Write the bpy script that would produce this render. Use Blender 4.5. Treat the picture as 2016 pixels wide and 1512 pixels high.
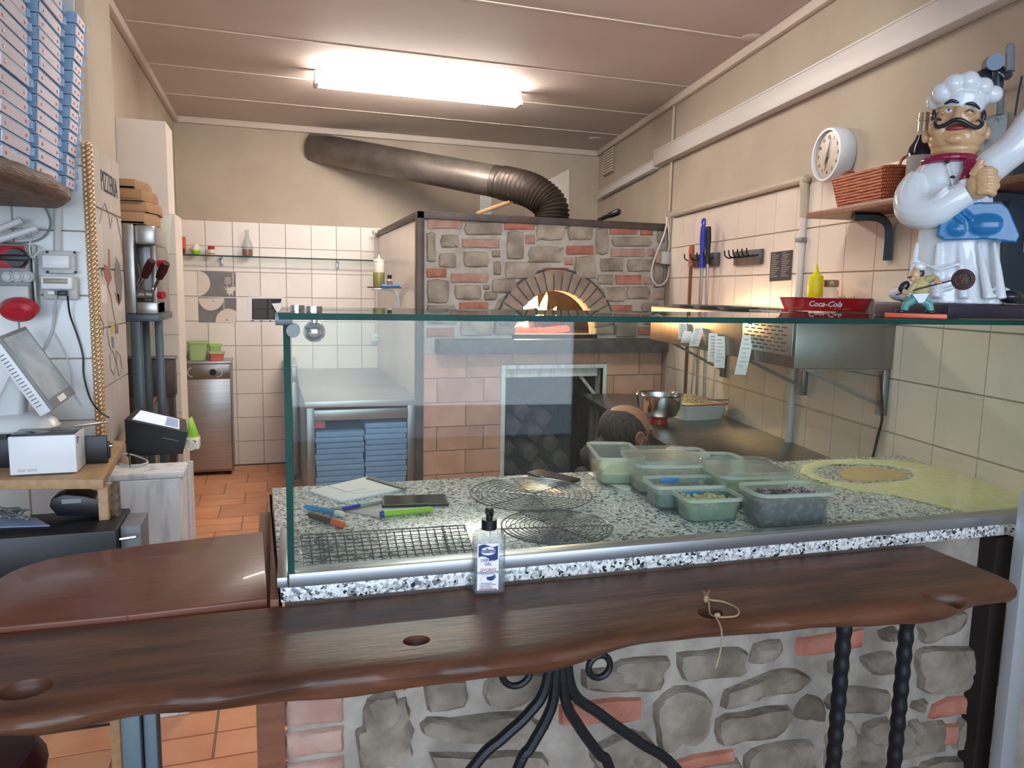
import bpy, bmesh, math, random
from mathutils import Vector, Matrix, Euler, noise
random.seed(7)
SC = bpy.context.scene
COL = SC.collection
for o in list(bpy.data.objects): bpy.data.objects.remove(o)
V = Vector
# ------------------------------------------------------------------ camera
F, CX, CY, EYE = 1450.0, 1008.0, 756.0, V((0, 0, 1.5))
up = -V((780 - CX, -(12100 - CY), -F)).normalized()
fy = V((535 - CX, -(551 - CY), -F)); fy = (fy - up * fy.dot(up)).normalized()
fx = fy.cross(up)
R3 = Matrix((fx, fy, up))            # camera space -> world
cam = bpy.data.objects.new('camera', bpy.data.cameras.new('camera'))
COL.objects.link(cam); SC.camera = cam
cam.matrix_world = Matrix.Translation(EYE) @ R3.to_4x4()
cam.data.sensor_fit = 'HORIZONTAL'; cam.data.sensor_width = 36
cam.data.lens = 36 * F / 2016; cam.data.clip_start = .02
def ray(x, y): return R3 @ V((x - CX, -(y - CY), -F))
def PP(x, y, p0, n):
    d = ray(x, y); return EYE + d * ((p0 - EYE).dot(n) / d.dot(n))
def PX(x, y, X): return PP(x, y, V((X, 0, 0)), V((1, 0, 0)))
def PY(x, y, Y): return PP(x, y, V((0, Y, 0)), V((0, 1, 0)))
def PZ(x, y, Z): return PP(x, y, V((0, 0, Z)), V((0, 0, 1)))
# ------------------------------------------------------------------ light and exposure
vs = SC.view_settings; vs.view_transform = 'Standard'; vs.look = 'None'; vs.gamma = 1; vs.use_curve_mapping = False
vs.exposure = 1.2
W_ = bpy.data.worlds.new('world'); SC.world = W_; W_.use_nodes = True
W_.node_tree.nodes['Background'].inputs[0].default_value = (.62, .74, .95, 1)
W_.node_tree.nodes['Background'].inputs[1].default_value = .85
def area(name, loc, target, size, power, colr):
    l = bpy.data.lights.new(name, 'AREA'); l.shape = 'RECTANGLE'; l.size, l.size_y = size; l.energy = power; l.color = colr
    o = bpy.data.objects.new(name, l); COL.objects.link(o); o.location = loc
    o.rotation_euler = (V(target) - V(loc)).to_track_quat('-Z', 'Y').to_euler(); return o
area('shop_window_light', (1.6, -4.4, 2.0), (1.2, 2.5, 1.3), (11, 3.4), 225, (.74, .86, 1.0))
area('front_ceiling_lamp', (.8, 2.4, 2.72), (1.2, 4.6, .9), (1.5, .3), 14, (1, .95, .90))
SC.cycles.transparent_max_bounces = 24; SC.cycles.diffuse_bounces = 5
# ------------------------------------------------------------------ materials
def hx(h):
    if not isinstance(h, str): return (*h, 1)
    c = [int(h[i:i+2], 16) / 255 for i in (0, 2, 4)]
    return tuple(((v + .055) / 1.055) ** 2.4 if v > .04045 else v / 12.92 for v in c) + (1,)
MATS = {}
def mat(name, c, rough=.5, metal=0., c2=None, scale=8., amt=.5, st=(1, 1, 1), bump=0., bscale=None, rnd=0., detail=4., trans=0., alpha=1., emit=None, es=0., coat=0., contrast=(.35, .65), ior=1.45):
    m = bpy.data.materials.new(name); m.use_nodes = True; n = m.node_tree.nodes; L = m.node_tree.links.new
    p = n['Principled BSDF']; p.inputs['Roughness'].default_value = rough; p.inputs['Metallic'].default_value = metal
    p.inputs['Transmission Weight'].default_value = trans; p.inputs['Alpha'].default_value = alpha
    p.inputs['Coat Weight'].default_value = coat; p.inputs['IOR'].default_value = ior
    if emit: p.inputs['Emission Color'].default_value = hx(emit); p.inputs['Emission Strength'].default_value = es
    out = None
    if c2 or bump or rnd:
        tc = n.new('ShaderNodeTexCoord'); mp = n.new('ShaderNodeMapping'); mp.inputs['Scale'].default_value = st
        oi = n.new('ShaderNodeObjectInfo')
        ad = n.new('ShaderNodeVectorMath'); ad.operation = 'MULTIPLY_ADD'
        cb = n.new('ShaderNodeCombineXYZ')
        for k in range(3): L(oi.outputs['Random'], cb.inputs[k])
        L(cb.outputs[0], ad.inputs[0]); ad.inputs[1].default_value = (37, 17, 23); L(tc.outputs['Object'], ad.inputs[2])
        L(ad.outputs[0], mp.inputs[0])
    if c2:
        nz = n.new('ShaderNodeTexNoise'); nz.inputs['Scale'].default_value = scale; nz.inputs['Detail'].default_value = detail
        L(mp.outputs[0], nz.inputs['Vector'])
        rp = n.new('ShaderNodeValToRGB'); rp.color_ramp.elements[0].position = contrast[0]; rp.color_ramp.elements[1].position = contrast[1]
        rp.color_ramp.elements[0].color = hx(c); rp.color_ramp.elements[1].color = hx(c2)
        L(nz.outputs[0], rp.inputs[0]); out = rp.outputs[0]
    if rnd:
        hs = n.new('ShaderNodeHueSaturation'); mr = n.new('ShaderNodeMapRange')
        mr.inputs[3].default_value = 1 - rnd; mr.inputs[4].default_value = 1 + rnd; L(oi.outputs['Random'], mr.inputs[0]); L(mr.outputs[0], hs.inputs['Value'])
        if out: L(out, hs.inputs['Color'])
        else: hs.inputs['Color'].default_value = hx(c)
        out = hs.outputs[0]
    if out: L(out, p.inputs['Base Color'])
    else: p.inputs['Base Color'].default_value = hx(c)
    if bump:
        bn = n.new('ShaderNodeTexNoise'); bn.inputs['Scale'].default_value = bscale or scale; bn.inputs['Detail'].default_value = 5
        L(mp.outputs[0], bn.inputs['Vector'])
        bb = n.new('ShaderNodeBump'); bb.inputs['Strength'].default_value = bump; bb.inputs['Distance'].default_value = .01
        L(bn.outputs[0], bb.inputs['Height']); L(bb.outputs[0], p.inputs['Normal'])
    MATS[name] = m; return m
def granite(name):
    m = bpy.data.materials.new(name); m.use_nodes = True; n = m.node_tree.nodes; L = m.node_tree.links.new; p = n['Principled BSDF']
    p.inputs['Roughness'].default_value = .22
    tc = n.new('ShaderNodeTexCoord'); nz = n.new('ShaderNodeTexNoise'); nz.inputs['Scale'].default_value = 90; L(tc.outputs['Object'], nz.inputs['Vector'])
    mx = n.new('ShaderNodeVectorMath'); mx.operation = 'MULTIPLY_ADD'; mx.inputs[1].default_value = (.012,) * 3
    L(nz.outputs['Color'], mx.inputs[0]); L(tc.outputs['Object'], mx.inputs[2])
    vo = n.new('ShaderNodeTexVoronoi'); vo.inputs['Scale'].default_value = 165; L(mx.outputs[0], vo.inputs['Vector'])
    rp = n.new('ShaderNodeValToRGB'); cr = rp.color_ramp; cr.interpolation = 'CONSTANT'
    cr.elements[0].position = 0; cr.elements[0].color = hx('e4e6e4')
    cr.elements[1].position = .36; cr.elements[1].color = hx('c3c7c6')
    for pos, c in ((.56, 'a4a9a9'), (.72, '72787c'), (.84, 'd9dad6'), (.9, '26292e')):
        e = cr.elements.new(pos); e.color = hx(c)
    sp = n.new('ShaderNodeSeparateColor'); L(vo.outputs['Color'], sp.inputs[0]); L(sp.outputs[0], rp.inputs[0]); L(rp.outputs[0], p.inputs['Base Color'])
    return m
def thin_glass(name, tint, refl=1.0, milky=None, amount=0.):
    m = bpy.data.materials.new(name); m.use_nodes = True; n = m.node_tree.nodes; L = m.node_tree.links.new
    n.remove(n['Principled BSDF']); out = n['Material Output']
    t = n.new('ShaderNodeBsdfTransparent'); t.inputs[0].default_value = hx(tint)
    g = n.new('ShaderNodeBsdfGlossy'); g.inputs['Roughness'].default_value = .02 if not milky else .15
    f = n.new('ShaderNodeFresnel'); ge = n.new('ShaderNodeNewGeometry'); io = n.new('ShaderNodeMath'); io.operation = 'MULTIPLY_ADD'
    io.inputs[1].default_value = 1 / 1.45 - 1.45; io.inputs[2].default_value = 1.45; L(ge.outputs['Backfacing'], io.inputs[0]); L(io.outputs[0], f.inputs[0])
    mu = n.new('ShaderNodeMath'); mu.operation = 'MULTIPLY'; mu.inputs[1].default_value = refl; L(f.outputs[0], mu.inputs[0])
    src = t.outputs[0]
    if milky:
        d = n.new('ShaderNodeBsdfDiffuse'); d.inputs[0].default_value = hx(milky)
        tr = n.new('ShaderNodeBsdfTranslucent'); tr.inputs[0].default_value = hx(milky)
        ms0 = n.new('ShaderNodeMixShader'); ms0.inputs[0].default_value = .5; L(d.outputs[0], ms0.inputs[1]); L(tr.outputs[0], ms0.inputs[2])
        ms = n.new('ShaderNodeMixShader'); ms.inputs[0].default_value = amount; L(src, ms.inputs[1]); L(ms0.outputs[0], ms.inputs[2]); src = ms.outputs[0]
    x = n.new('ShaderNodeMixShader'); L(mu.outputs[0], x.inputs[0]); L(src, x.inputs[1]); L(g.outputs[0], x.inputs[2]); L(x.outputs[0], out.inputs[0])
    MATS[name] = m; return m
# ------------------------------------------------------------------ mesh helpers
class MB:
    def __init__(s, T=None): s.b = bmesh.new(); s.T = T
    def _new(s, vs_, fs, mi=0):
        bv = [s.b.verts.new(v) for v in vs_]
        out = []
        for f in fs:
            try: fc = s.b.faces.new([bv[i] for i in f]); fc.material_index = mi; out.append(fc)
            except ValueError: pass
        return bv, out
    def box(s, c, size, rz=0., bev=0., mi=0, rot=None):
        hx_, hy, hz = size[0] / 2, size[1] / 2, size[2] / 2
        M = Matrix.Translation(c) @ ((rot.to_matrix() if isinstance(rot, Euler) else rot).to_4x4() if rot is not None else Matrix.Rotation(rz, 4, 'Z'))
        vv = [M @ V((x * hx_, y * hy, z * hz)) for z in (-1, 1) for y in (-1, 1) for x in (-1, 1)]
        bv, fc = s._new(vv, [(0, 2, 3, 1), (4, 5, 7, 6), (0, 1, 5, 4), (2, 6, 7, 3), (0, 4, 6, 2), (1, 3, 7, 5)], mi)
        if bev: s.bevel(fc, bev)
        return s
    def bevel(s, fc, w, seg=2):
        es = list({e for f in fc for e in f.edges})
        bmesh.ops.bevel(s.b, geom=es, offset=w, segments=seg, affect='EDGES', profile=.5, material=-1)
    def bx(s, x0, x1, y0, y1, z0, z1, bev=0., mi=0):
        return s.box(((x0 + x1) / 2, (y0 + y1) / 2, (z0 + z1) / 2), (x1 - x0, y1 - y0, z1 - z0), bev=bev, mi=mi)
    def prism(s, pts, vec, bev=0., mi=0):
        pts = [V(p) for p in pts]; vec = V(vec); n = len(pts)
        nrm = V((0, 0, 0))
        for i in range(n): nrm += pts[i].cross(pts[(i + 1) % n])
        if nrm.dot(vec) > 0: pts.reverse()
        vv = pts + [p + vec for p in pts]
        fs = [tuple(range(n)), tuple(reversed(range(n, 2 * n)))] + [((i + 1) % n, i, n + i, n + (i + 1) % n) for i in range(n)]
        bv, fc = s._new(vv, fs, mi)
        if bev: s.bevel(fc, bev)
        return s
    def cyl(s, p0, p1, r0, r1=None, n=16, cap=True, mi=0):
        return s.tube([p0, p1], [r0, r0 if r1 is None else r1], n, cap=cap, mi=mi)
    def tube(s, pts, r, n=8, closed=False, cap=True, mi=0, flat=1.):
        pts = [V(p) for p in pts]; k = len(pts); rs = r if isinstance(r, (list, tuple)) else [r] * k
        ref = None; vv = []
        for i, p in enumerate(pts):
            a = pts[(i - 1) % k] if (closed or i > 0) else p; b = pts[(i + 1) % k] if (closed or i < k - 1) else p
            t = (b - a).normalized() if (b - a).length > 1e-9 else V((0, 0, 1))
            if ref is None: ref = V((0, 0, 1)) if abs(t.z) < .9 else V((1, 0, 0))
            u = (ref - t * ref.dot(t)).normalized(); ref = u; w = t.cross(u)
            for j in range(n):
                a_ = 2 * math.pi * j / n; vv.append(p + u * math.cos(a_) * rs[i] + w * math.sin(a_) * rs[i] * flat)
        fs = []
        for i in range(k if closed else k - 1):
            q = (i + 1) % k
            for j in range(n): fs.append((i * n + j, i * n + (j + 1) % n, q * n + (j + 1) % n, q * n + j))
        if cap and not closed: fs += [tuple(reversed(range(n))), tuple(range((k - 1) * n, k * n))]
        s._new(vv, fs, mi); return s
    def lathe(s, prof, c=(0, 0, 0), n=24, M=None, mi=0, fn=None):
        c = V(c); vv = []; k = len(prof); fs = []
        for r, z in prof:
            for j in range(n):
                a = 2 * math.pi * j / n; rr = max(r, 1e-5) * (fn(a, z) if fn else 1)
                q = V((rr * math.cos(a), rr * math.sin(a), z)); vv.append(c + (M @ q if M else q))
        for i in range(k - 1):
            for j in range(n): fs.append((i * n + j, i * n + (j + 1) % n, (i + 1) * n + (j + 1) % n, (i + 1) * n + j))
        if prof[0][0] > 0: fs.append(tuple(reversed(range(n))))
        if prof[-1][0] > 0: fs.append(tuple(range((k - 1) * n, k * n)))
        s._new(vv, fs, mi); return s
    def ball(s, c, r, n=12, rot=None, mi=0):
        if not isinstance(r, (tuple, list)): r = (r,) * 3
        m = n // 2 + 1; M = (rot.to_matrix() if isinstance(rot, Euler) else rot.to_3x3()) if rot is not None else Matrix.Identity(3)
        vv = []; fs = []
        for i in range(m):
            th = math.pi * i / (m - 1)
            for j in range(n):
                a = 2 * math.pi * j / n
                vv.append(V(c) + M @ V((max(math.sin(th), 1e-4) * math.cos(a) * r[0], max(math.sin(th), 1e-4) * math.sin(a) * r[1], -math.cos(th) * r[2])))
        for i in range(m - 1):
            for j in range(n): fs.append((i * n + j, i * n + (j + 1) % n, (i + 1) * n + (j + 1) % n, (i + 1) * n + j))
        fs += [tuple(reversed(range(n))), tuple(range((m - 1) * n, m * n))]
        s._new(vv, fs, mi); return s
    def loft(s, secs, caps=(True, True), mi=0):
        n = len(secs[0]); vv = [V(p) for q in secs for p in q]; fs = []
        for i in range(len(secs) - 1):
            for j in range(n): fs.append((i * n + j, i * n + (j + 1) % n, (i + 1) * n + (j + 1) % n, (i + 1) * n + j))
        if caps[0]: fs.append(tuple(reversed(range(n))))
        if caps[1]: fs.append(tuple(range((len(secs) - 1) * n, len(secs) * n)))
        s._new(vv, fs, mi); return s
    def mesh(s, me, M=None, mi=0):
        vv = [(M @ v.co if M else v.co.copy()) for v in me.vertices]
        s._new(vv, [tuple(p.vertices) for p in me.polygons], mi); return s
    def build(s, name, m, parent=None, local=False, smooth=35, center=True):
        b = s.b
        if s.T is not None: b.transform(s.T)
        bmesh.ops.remove_doubles(b, verts=b.verts, dist=1e-6)
        bmesh.ops.recalc_face_normals(b, faces=b.faces)
        if parent is not None and not local: b.transform(WM(parent).inverted())
        c = V((0, 0, 0))
        if center and b.verts:
            lo = V([min(v.co[i] for v in b.verts) for i in range(3)]); hi = V([max(v.co[i] for v in b.verts) for i in range(3)])
            c = (lo + hi) / 2
            if parent is None: c.z = lo.z
            b.transform(Matrix.Translation(-c))
        me = bpy.data.meshes.new(name); b.to_mesh(me); b.free()
        for x in (m if isinstance(m, (list, tuple)) else [m]): me.materials.append(MATS[x] if isinstance(x, str) else x)
        if smooth:
            for p in me.polygons: p.use_smooth = True
            me.set_sharp_from_angle(angle=math.radians(smooth))
        o = bpy.data.objects.new(name, me); COL.objects.link(o); o.location = c
        if parent is not None: o.parent = parent
        return o
def WM(o):
    M = Matrix.LocRotScale(o.location, o.rotation_euler, o.scale)
    return WM(o.parent) @ M if o.parent else M
def tag(o, label, cat, group=None, kind=None):
    if label: o['label'] = label
    if cat: o['category'] = cat
    if group: o['group'] = group
    if kind: o['kind'] = kind
    return o
def thing(name, label, cat, loc, rz=0., group=None, rot=None):
    o = bpy.data.objects.new(name, None); COL.objects.link(o); o.empty_display_size = .05
    o.location = loc; o.rotation_euler = rot or (0, 0, rz)
    return tag(o, label, cat, group)
ORD = 'first second third fourth fifth sixth seventh eighth ninth tenth eleventh twelfth thirteenth fourteenth fifteenth sixteenth seventeenth eighteenth nineteenth twentieth'.split()
def struct(o): o['kind'] = 'structure'; return o
KIDS = {}
def copy_tree(o, loc=None, rz=None, label=None, parent=None):
    c = o.copy(); COL.objects.link(c)
    if parent is not None: c.parent = parent
    if loc is not None: c.location = loc
    if rz is not None: c.rotation_euler = (0, 0, rz)
    if label: c['label'] = label
    for ch in [x for x in list(COL.objects) if x.parent == o]: copy_tree(ch, parent=c)
    return c
def rrect(cx, cy, z, w, d, r, rz=0., k=4):
    out = []; r = min(r, w / 2 - 1e-4, d / 2 - 1e-4); cs, sn = math.cos(rz), math.sin(rz)
    for qx, qy, a0 in ((1, 1, 0), (-1, 1, 90), (-1, -1, 180), (1, -1, 270)):
        for i in range(k + 1):
            a = math.radians(a0 + 90 * i / k); x = qx * (w / 2 - r) + r * math.cos(a); y = qy * (d / 2 - r) + r * math.sin(a)
            out.append(V((cx + x * cs - y * sn, cy + x * sn + y * cs, z)))
    return out
def text_mesh(txt, size, shear=0., bold=0., depth=.0004, align='CENTER', sp=1.):
    cu = bpy.data.curves.new('t', 'FONT'); cu.body = txt; cu.size = size; cu.shear = shear; cu.offset = bold; cu.extrude = depth
    cu.align_x = align; cu.align_y = 'CENTER'; cu.space_character = sp; cu.resolution_u = 2
    o = bpy.data.objects.new('t', cu); COL.objects.link(o)
    bpy.context.view_layer.update()
    me = bpy.data.meshes.new_from_object(o.evaluated_get(bpy.context.evaluated_depsgraph_get()))
    bpy.data.objects.remove(o); return me
def frame(o, xd, yd):                                   # matrix whose x,y axes lie in a surface, origin o
    x = V(xd).normalized(); y = V(yd); y = (y - x * y.dot(x)).normalized(); z = x.cross(y)
    M = Matrix((x, y, z)).transposed().to_4x4(); M.translation = V(o); return M
def remesh(o, vox=.003, it=3):                          # fuse the pieces of one modelled body into one smooth skin
    m = o.modifiers.new('r', 'REMESH'); m.mode = 'VOXEL'; m.voxel_size = vox; m.use_smooth_shade = True
    s = o.modifiers.new('s', 'SMOOTH'); s.iterations = it; s.factor = .6
    bpy.context.view_layer.update()
    me = bpy.data.meshes.new_from_object(o.evaluated_get(bpy.context.evaluated_depsgraph_get()))
    o.modifiers.clear(); old = o.data; o.data = me
    if not me.materials:
        for x in old.materials: me.materials.append(x)
    for p in me.polygons: p.use_smooth = True
    return o
def cut(o, cutter):                                     # carve a hollow, then drop the carving shape
    m = o.modifiers.new('c', 'BOOLEAN'); m.object = cutter; m.operation = 'DIFFERENCE'; m.solver = 'EXACT'
    bpy.context.view_layer.update()
    me = bpy.data.meshes.new_from_object(o.evaluated_get(bpy.context.evaluated_depsgraph_get()))
    o.modifiers.clear(); o.data = me; bpy.data.objects.remove(cutter)
    return o
def bez(p, k=12):
    p = [V(q) for q in p]; out = []
    for i in range(len(p) - 1):
        a = p[max(i - 1, 0)]; b = p[i]; c = p[i + 1]; d = p[min(i + 2, len(p) - 1)]
        for j in range(k):
            t = j / k; out.append(.5 * ((2 * b) + (c - a) * t + (2 * a - 5 * b + 4 * c - d) * t * t + (3 * b - a - 3 * c + d) * t ** 3))
    out.append(p[-1]); return out
# ------------------------------------------------------------------ palette
mat('wall_paint', 'ab9d8b', .8, c2='b3a693', scale=3, bump=.05, bscale=60)
mat('white_paint', 'd9cdc0', .75, c2='e0d6ca', scale=2)
mat('ceiling_paint', 'c4b6ad', .7, c2='c9bcb3', scale=2)
mat('trim_paint', 'cdbfb1', .6)
mat('tile_cream', 'd3c7ba', .27, rnd=.03, c2='dccfc1', scale=3, amt=.2)
mat('tile_cream_lit', 'e3d9ce', .27, rnd=.03, c2='eae1d7', scale=3, amt=.2)  # cream tile lightened in place of more fill light on the back wall
mat('tile_white', 'd3d7d6', .25, rnd=.03, c2='dde0e0', scale=3)
mat('grout', '8c8074', .9)
mat('grout_pale', 'a89e92', .9)
mat('terracotta', 'cc8a62', .42, c2='da9f78', scale=5, rnd=.10, bump=.08, bscale=30)
mat('mortar', 'a59d93', .95, c2='b9b2a8', scale=14, bump=.5, bscale=45)
mat('stone', '857a6c', .9, c2='a89d8e', scale=9, rnd=.14, bump=.7, bscale=26)
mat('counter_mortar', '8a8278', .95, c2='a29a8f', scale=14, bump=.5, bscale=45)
mat('field_stone', '6b6153', .92, c2='91877a', scale=11, rnd=.16, bump=.9, bscale=30)  # same stone as the oven, dimmer light at the counter put into its colour
mat('brick_red', 'a06250', .9, c2='b37c68', scale=14, rnd=.10, bump=.5, bscale=40)
mat('brick_dull', 'a07a6b', .9, c2='b09284', scale=12, rnd=.08, bump=.5, bscale=40)
mat('fire_brick', 'c3927a', .8, c2='d2a68e', scale=6, rnd=.08, bump=.2, bscale=50)
mat('arch_brick', 'a3907e', .85, c2='86766a', scale=10, rnd=.10, bump=.3, bscale=50)
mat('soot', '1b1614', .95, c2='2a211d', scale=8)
mat('lintel_stone', '45403e', .6, c2='5c5654', scale=16, bump=.3, bscale=40)
mat('dark_iron', '23262b', .45, metal=.5, bump=.15, bscale=60)
mat('brown_steel', '4a413d', .5, metal=.3, c2='5b514c', scale=10)
mat('steel', 'a9a8a6', .34, metal=.85, c2='b5b4b2', scale=3, st=(1, 1, 20))
mat('steel_dark', '8b8885', .34, metal=1, c2='969390', scale=4, st=(1, 12, 1))
mat('wire_steel', '85898c', .22, metal=.8); mat('chrome', 'd5d6d8', .08, metal=1)
mat('aluminium', 'a8acb1', .35, metal=.85)
mat('duct_metal', '6f6862', .42, metal=.75, c2='857d76', scale=6)
mat('duct_flex', '504740', .4, metal=.7)
mat('wood_dark', '3f261b', .42, c2='704731', scale=5, st=(1, 6, 6), detail=8, bump=.12, bscale=16, contrast=(.3, .75))
mat('wood_flap', '643626', .38, c2='774531', scale=9, st=(1, 9, 6), coat=.15, contrast=(.2, .8))
mat('wood_red', '6e4531', .45, c2='7d503a', scale=6, st=(1, 10, 10))
mat('wood_light', 'a07f5a', .5, c2='b08e68', scale=6, st=(9, 1, 9))
mat('wood_shelf', '57463a', .6, c2='80664f', scale=8, st=(6, 1, 9), bump=.5, bscale=22)
mat('cardboard', '9b7653', .8, c2='a8835f', scale=4)
mat('white_wash', 'dcdedf', .6, c2='a5a3a1', scale=6, st=(5, 5, .9), contrast=(.5, .78), bump=.2)
mat('plastic_grey', 'b4b8b6', .4)
mat('plastic_dgrey', '7d8284', .45)
mat('plastic_white', 'd9dcdd', .32)
mat('plastic_black', '14161a', .38)
mat('black_gloss', '0b0c0f', .1)
mat('red_plastic', 'a81f2b', .35)
mat('red_dark', '3a1214', .5)
mat('blue_box', '769fce', .6, c2='82a9d4', scale=3)
mat('box_white', 'd6d4e2', .65, c2='e3d8e0', scale=60, contrast=(.45, .6))
mat('box_blue_pale', '8fb0d2', .6, c2='9dbbd8', scale=30)
mat('box_cyan', '5aa6d4', .5)
mat('gold', 'd3b38c', .35, metal=.7)
mat('paper', 'e6e6e6', .7)
mat('paper_blue', '9fb2d2', .6)
mat('ink', '2b2a30', .7)
mat('ink_faint', '86827d', .8)
mat('print_dark', '3b3a3c', .5, c2='46454a', scale=3)
mat('mural_red', '97625a', .6); mat('mural_green', 'a3a878', .6); mat('mural_grey', '6f6d6e', .6, c2='7c7a7a', scale=12); mat('mural_yellow', 'c0a75a', .6); mat('mural_blue', '6f7f97', .6)
mat('mural_tile', 'b9afa6', .3, rnd=.02, c2='c3bab1', scale=3)
mat('orange', 'd0532c', .4); mat('orange_marker', 'e0603c', .3); mat('marker_blue', '3a94c8', .3); mat('marker_brown', '52322a', .35)
mat('green_lime', '9fce3a', .35); mat('green_pale', '9fb87f', .35); mat('pen_blue', '3036a8', .3); mat('salmon', 'c9685f', .4)
mat('cream', 'e4e2d0', .4); mat('oil', '8f8f55', .2, trans=.3); mat('brown_sauce', '9c5537', .3); mat('yellow', 'd6cc1c', .3)
mat('blue_plastic', '3f8fd6', .35); mat('skin', 'a2705a', .55, c2='ab7a64', scale=12); mat('hair', '2d2523', .8, c2='4a3d38', scale=90, st=(1, 1, .2))
mat('clothes', '1d1e22', .85); mat('mask', 'c3ced6', .8)
mat('tray_red', 'a8121f', .35); mat('tray_white', 'd6d6d2', .35); mat('dough', 'cdb78c', .7, c2='dcc9a2', scale=40, bump=.6, bscale=60)
mat('flour', 'd3cc96', .95, c2='dcd6ac', scale=30, bump=.4, bscale=120); mat('flour_tan', 'c4ab74', .95, c2='b8a47b', scale=14)
mat('wicker', '9a5236', .55, c2='b56a47', scale=40, bump=.3)
mat('bracket_blue', '2c3842', .4); mat('clock_white', 'ccd2d6', .3); mat('clock_face', 'a3917f', .3)
mat('pale_plaster', 'aeb5b8', .7, c2='7b8288', scale=28, contrast=(.5, .62))
mat('wine', '1a1420', .08); mat('label_paper', '98938e', .7); mat('foil', '9a8c74', .3, metal=.7)
mat('statue_white', 'dfe7ee', .14, coat=.6); mat('statue_skin', 'cda67c', .2, coat=.4, c2='d4af86', scale=14); mat('statue_dark', '22262f', .25, coat=.3)
mat('statue_scarf', '8d1642', .18, coat=.5); mat('statue_blue', '1f6ca4', .2, coat=.25, c2='2878b0', scale=20); mat('statue_mouth', '8c3a3f', .3); mat('statue_eye', '39518f', .2)
mat('purple_board', '2b2433', .45, c2='372d3c', scale=6, st=(1, 6, 6)); mat('statue_teal', '5d9f9c', .3); mat('statue_yellow', 'b8ac78', .4); mat('statue_brown', '4b2f2c', .4, bump=.5, bscale=150)
mat('jar_glass', 'cfd2c8', .2, alpha=.75); mat('lamp_dark', '3f4c5c', .25, metal=.3); mat('lamp_grey', '7c858f', .4)
mat('twine', 'a88f6d', .9); mat('pipe_cream', 'b3a695', .5); mat('pipe_white', 'cfc9c3', .45); mat('cable_white', 'b9bcc0', .5)
mat('onion', '8f7186', .4, c2='c7b9c6', scale=50, contrast=(.5, .62)); mat('purple_veg', '43304f', .5, c2='8d7891', scale=55, contrast=(.52, .68))
mat('mushroom', '7d7363', .6, c2='b3a996', scale=60); mat('cheese', 'cbc491', .6, c2='b5ad79', scale=50, bump=.5); mat('greens', '4e7a3c', .6, c2='86a56c', scale=40); mat('pale_sauce', 'b9bfa0', .5, c2='a0a884', scale=18); mat('tan_food', 'a59560', .6)
mat('gel', 'dfe4e8', .05, trans=.95, ior=1.33); mat('label_blue', '24356f', .4); mat('label_red', 'b3202e', .4)
mat('tube_glow', 'ffffff', .5, emit='fff5ec', es=58); mat('flame', 'ff9c3a', .5, emit='ff9a3c', es=26); mat('ember', 'd02a14', .8, emit='ff2a10', es=3.2); mat('flame_hot', 'ffe2a0', .5, emit='ffe6b0', es=40)
mat('screen_white', 'b7bccb', .15, emit='aab2cc', es=.55); mat('screen_refl', '8fa3ad', .12, c2='b9c7cc', scale=7, contrast=(.4, .6)); mat('lcd_cyan', '9fd0e8', .3, emit='8fd0f0', es=1.4); mat('lcd_olive', '8a8672', .3)
mat('charcoal', '26231f', .9, c2='3a342e', scale=20, bump=.6); mat('grey_post', '4d5a60', .4, metal=.3); mat('post_pale', 'b8bfc6', .35, metal=.5)
mat('glass_edge', '123a35', .45, c2='1c4a44', scale=6); MATS['glass_edge'].node_tree.nodes['Principled BSDF'].inputs['Specular IOR Level'].default_value = .15
MATS['granite'] = granite('granite')
thin_glass('pane', 'f3faf7', .9)
thin_glass('milky_plastic', 'f8faf9', .8, 'e8ece9', .15); thin_glass('milky_rim', 'f8faf9', .8, 'e8eeea', .62); thin_glass('milky_blue', 'edf4f8', .8, 'cddde6', .16); thin_glass('bottle_clear', 'eef1f2', 1., 'dfe6ea', .18)
# ------------------------------------------------------------------ the room
YB, ZC = 6.446, 2.786
RD = V((.16610782, 1, 0)).normalized(); RP = V((2.906, YB, 0)); RN = V((1, -.16610782, 0)).normalized()
def PR(x, y, off=0.): return PP(x, y, RP - RN * off, RN)        # on the right wall (off = metres into the room)
def RW(Y, z, off=0.):                                            # point of the right wall at depth Y
    return V((2.906 - .16610782 * (YB - Y), Y, z)) - RN * off
struct(MB().bx(-4, 3.6, -4.5, 6.7, -.1, -.008).build('floor', 'grout'))
fl = [o for o in bpy.data.objects if o.name == 'floor'][0]
def tile_board(mb, c, u, v, w, h, t, nrm, bev=.0015):
    c = V(c); u = V(u); v = V(v); nrm = V(nrm)
    p = [c - u * w / 2 - v * h / 2, c + u * w / 2 - v * h / 2, c + u * w / 2 + v * h / 2, c - u * w / 2 + v * h / 2]
    q = [c + nrm * t + u * sx * (w / 2 - bev) + v * sy * (h / 2 - bev) for sx, sy in ((-1, -1), (1, -1), (1, 1), (-1, 1))]
    mb._new(p + q, [(0, 1, 5, 4), (1, 2, 6, 5), (2, 3, 7, 6), (3, 0, 4, 7), (4, 5, 6, 7)])
    return mb
_proto = {}
def tile(parent, c, u, v, w, h, t, nrm, m, name='tile'):         # alike tiles share one mesh
    key = (m, round(w, 3), round(h, 3), round(t, 4))
    M = frame(V(c), u, v)
    if key not in _proto:
        b = tile_board(MB(), (0, 0, 0), (1, 0, 0), (0, 1, 0), w, h, t, (0, 0, 1))
        o = b.build(name, m, None, smooth=0, center=False); _proto[key] = o.data
        o.parent = parent
    else:
        o = bpy.data.objects.new(name, _proto[key]); COL.objects.link(o); o.parent = parent
    L = WM(parent).inverted() @ M
    o.matrix_basis = L
    return o
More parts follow.
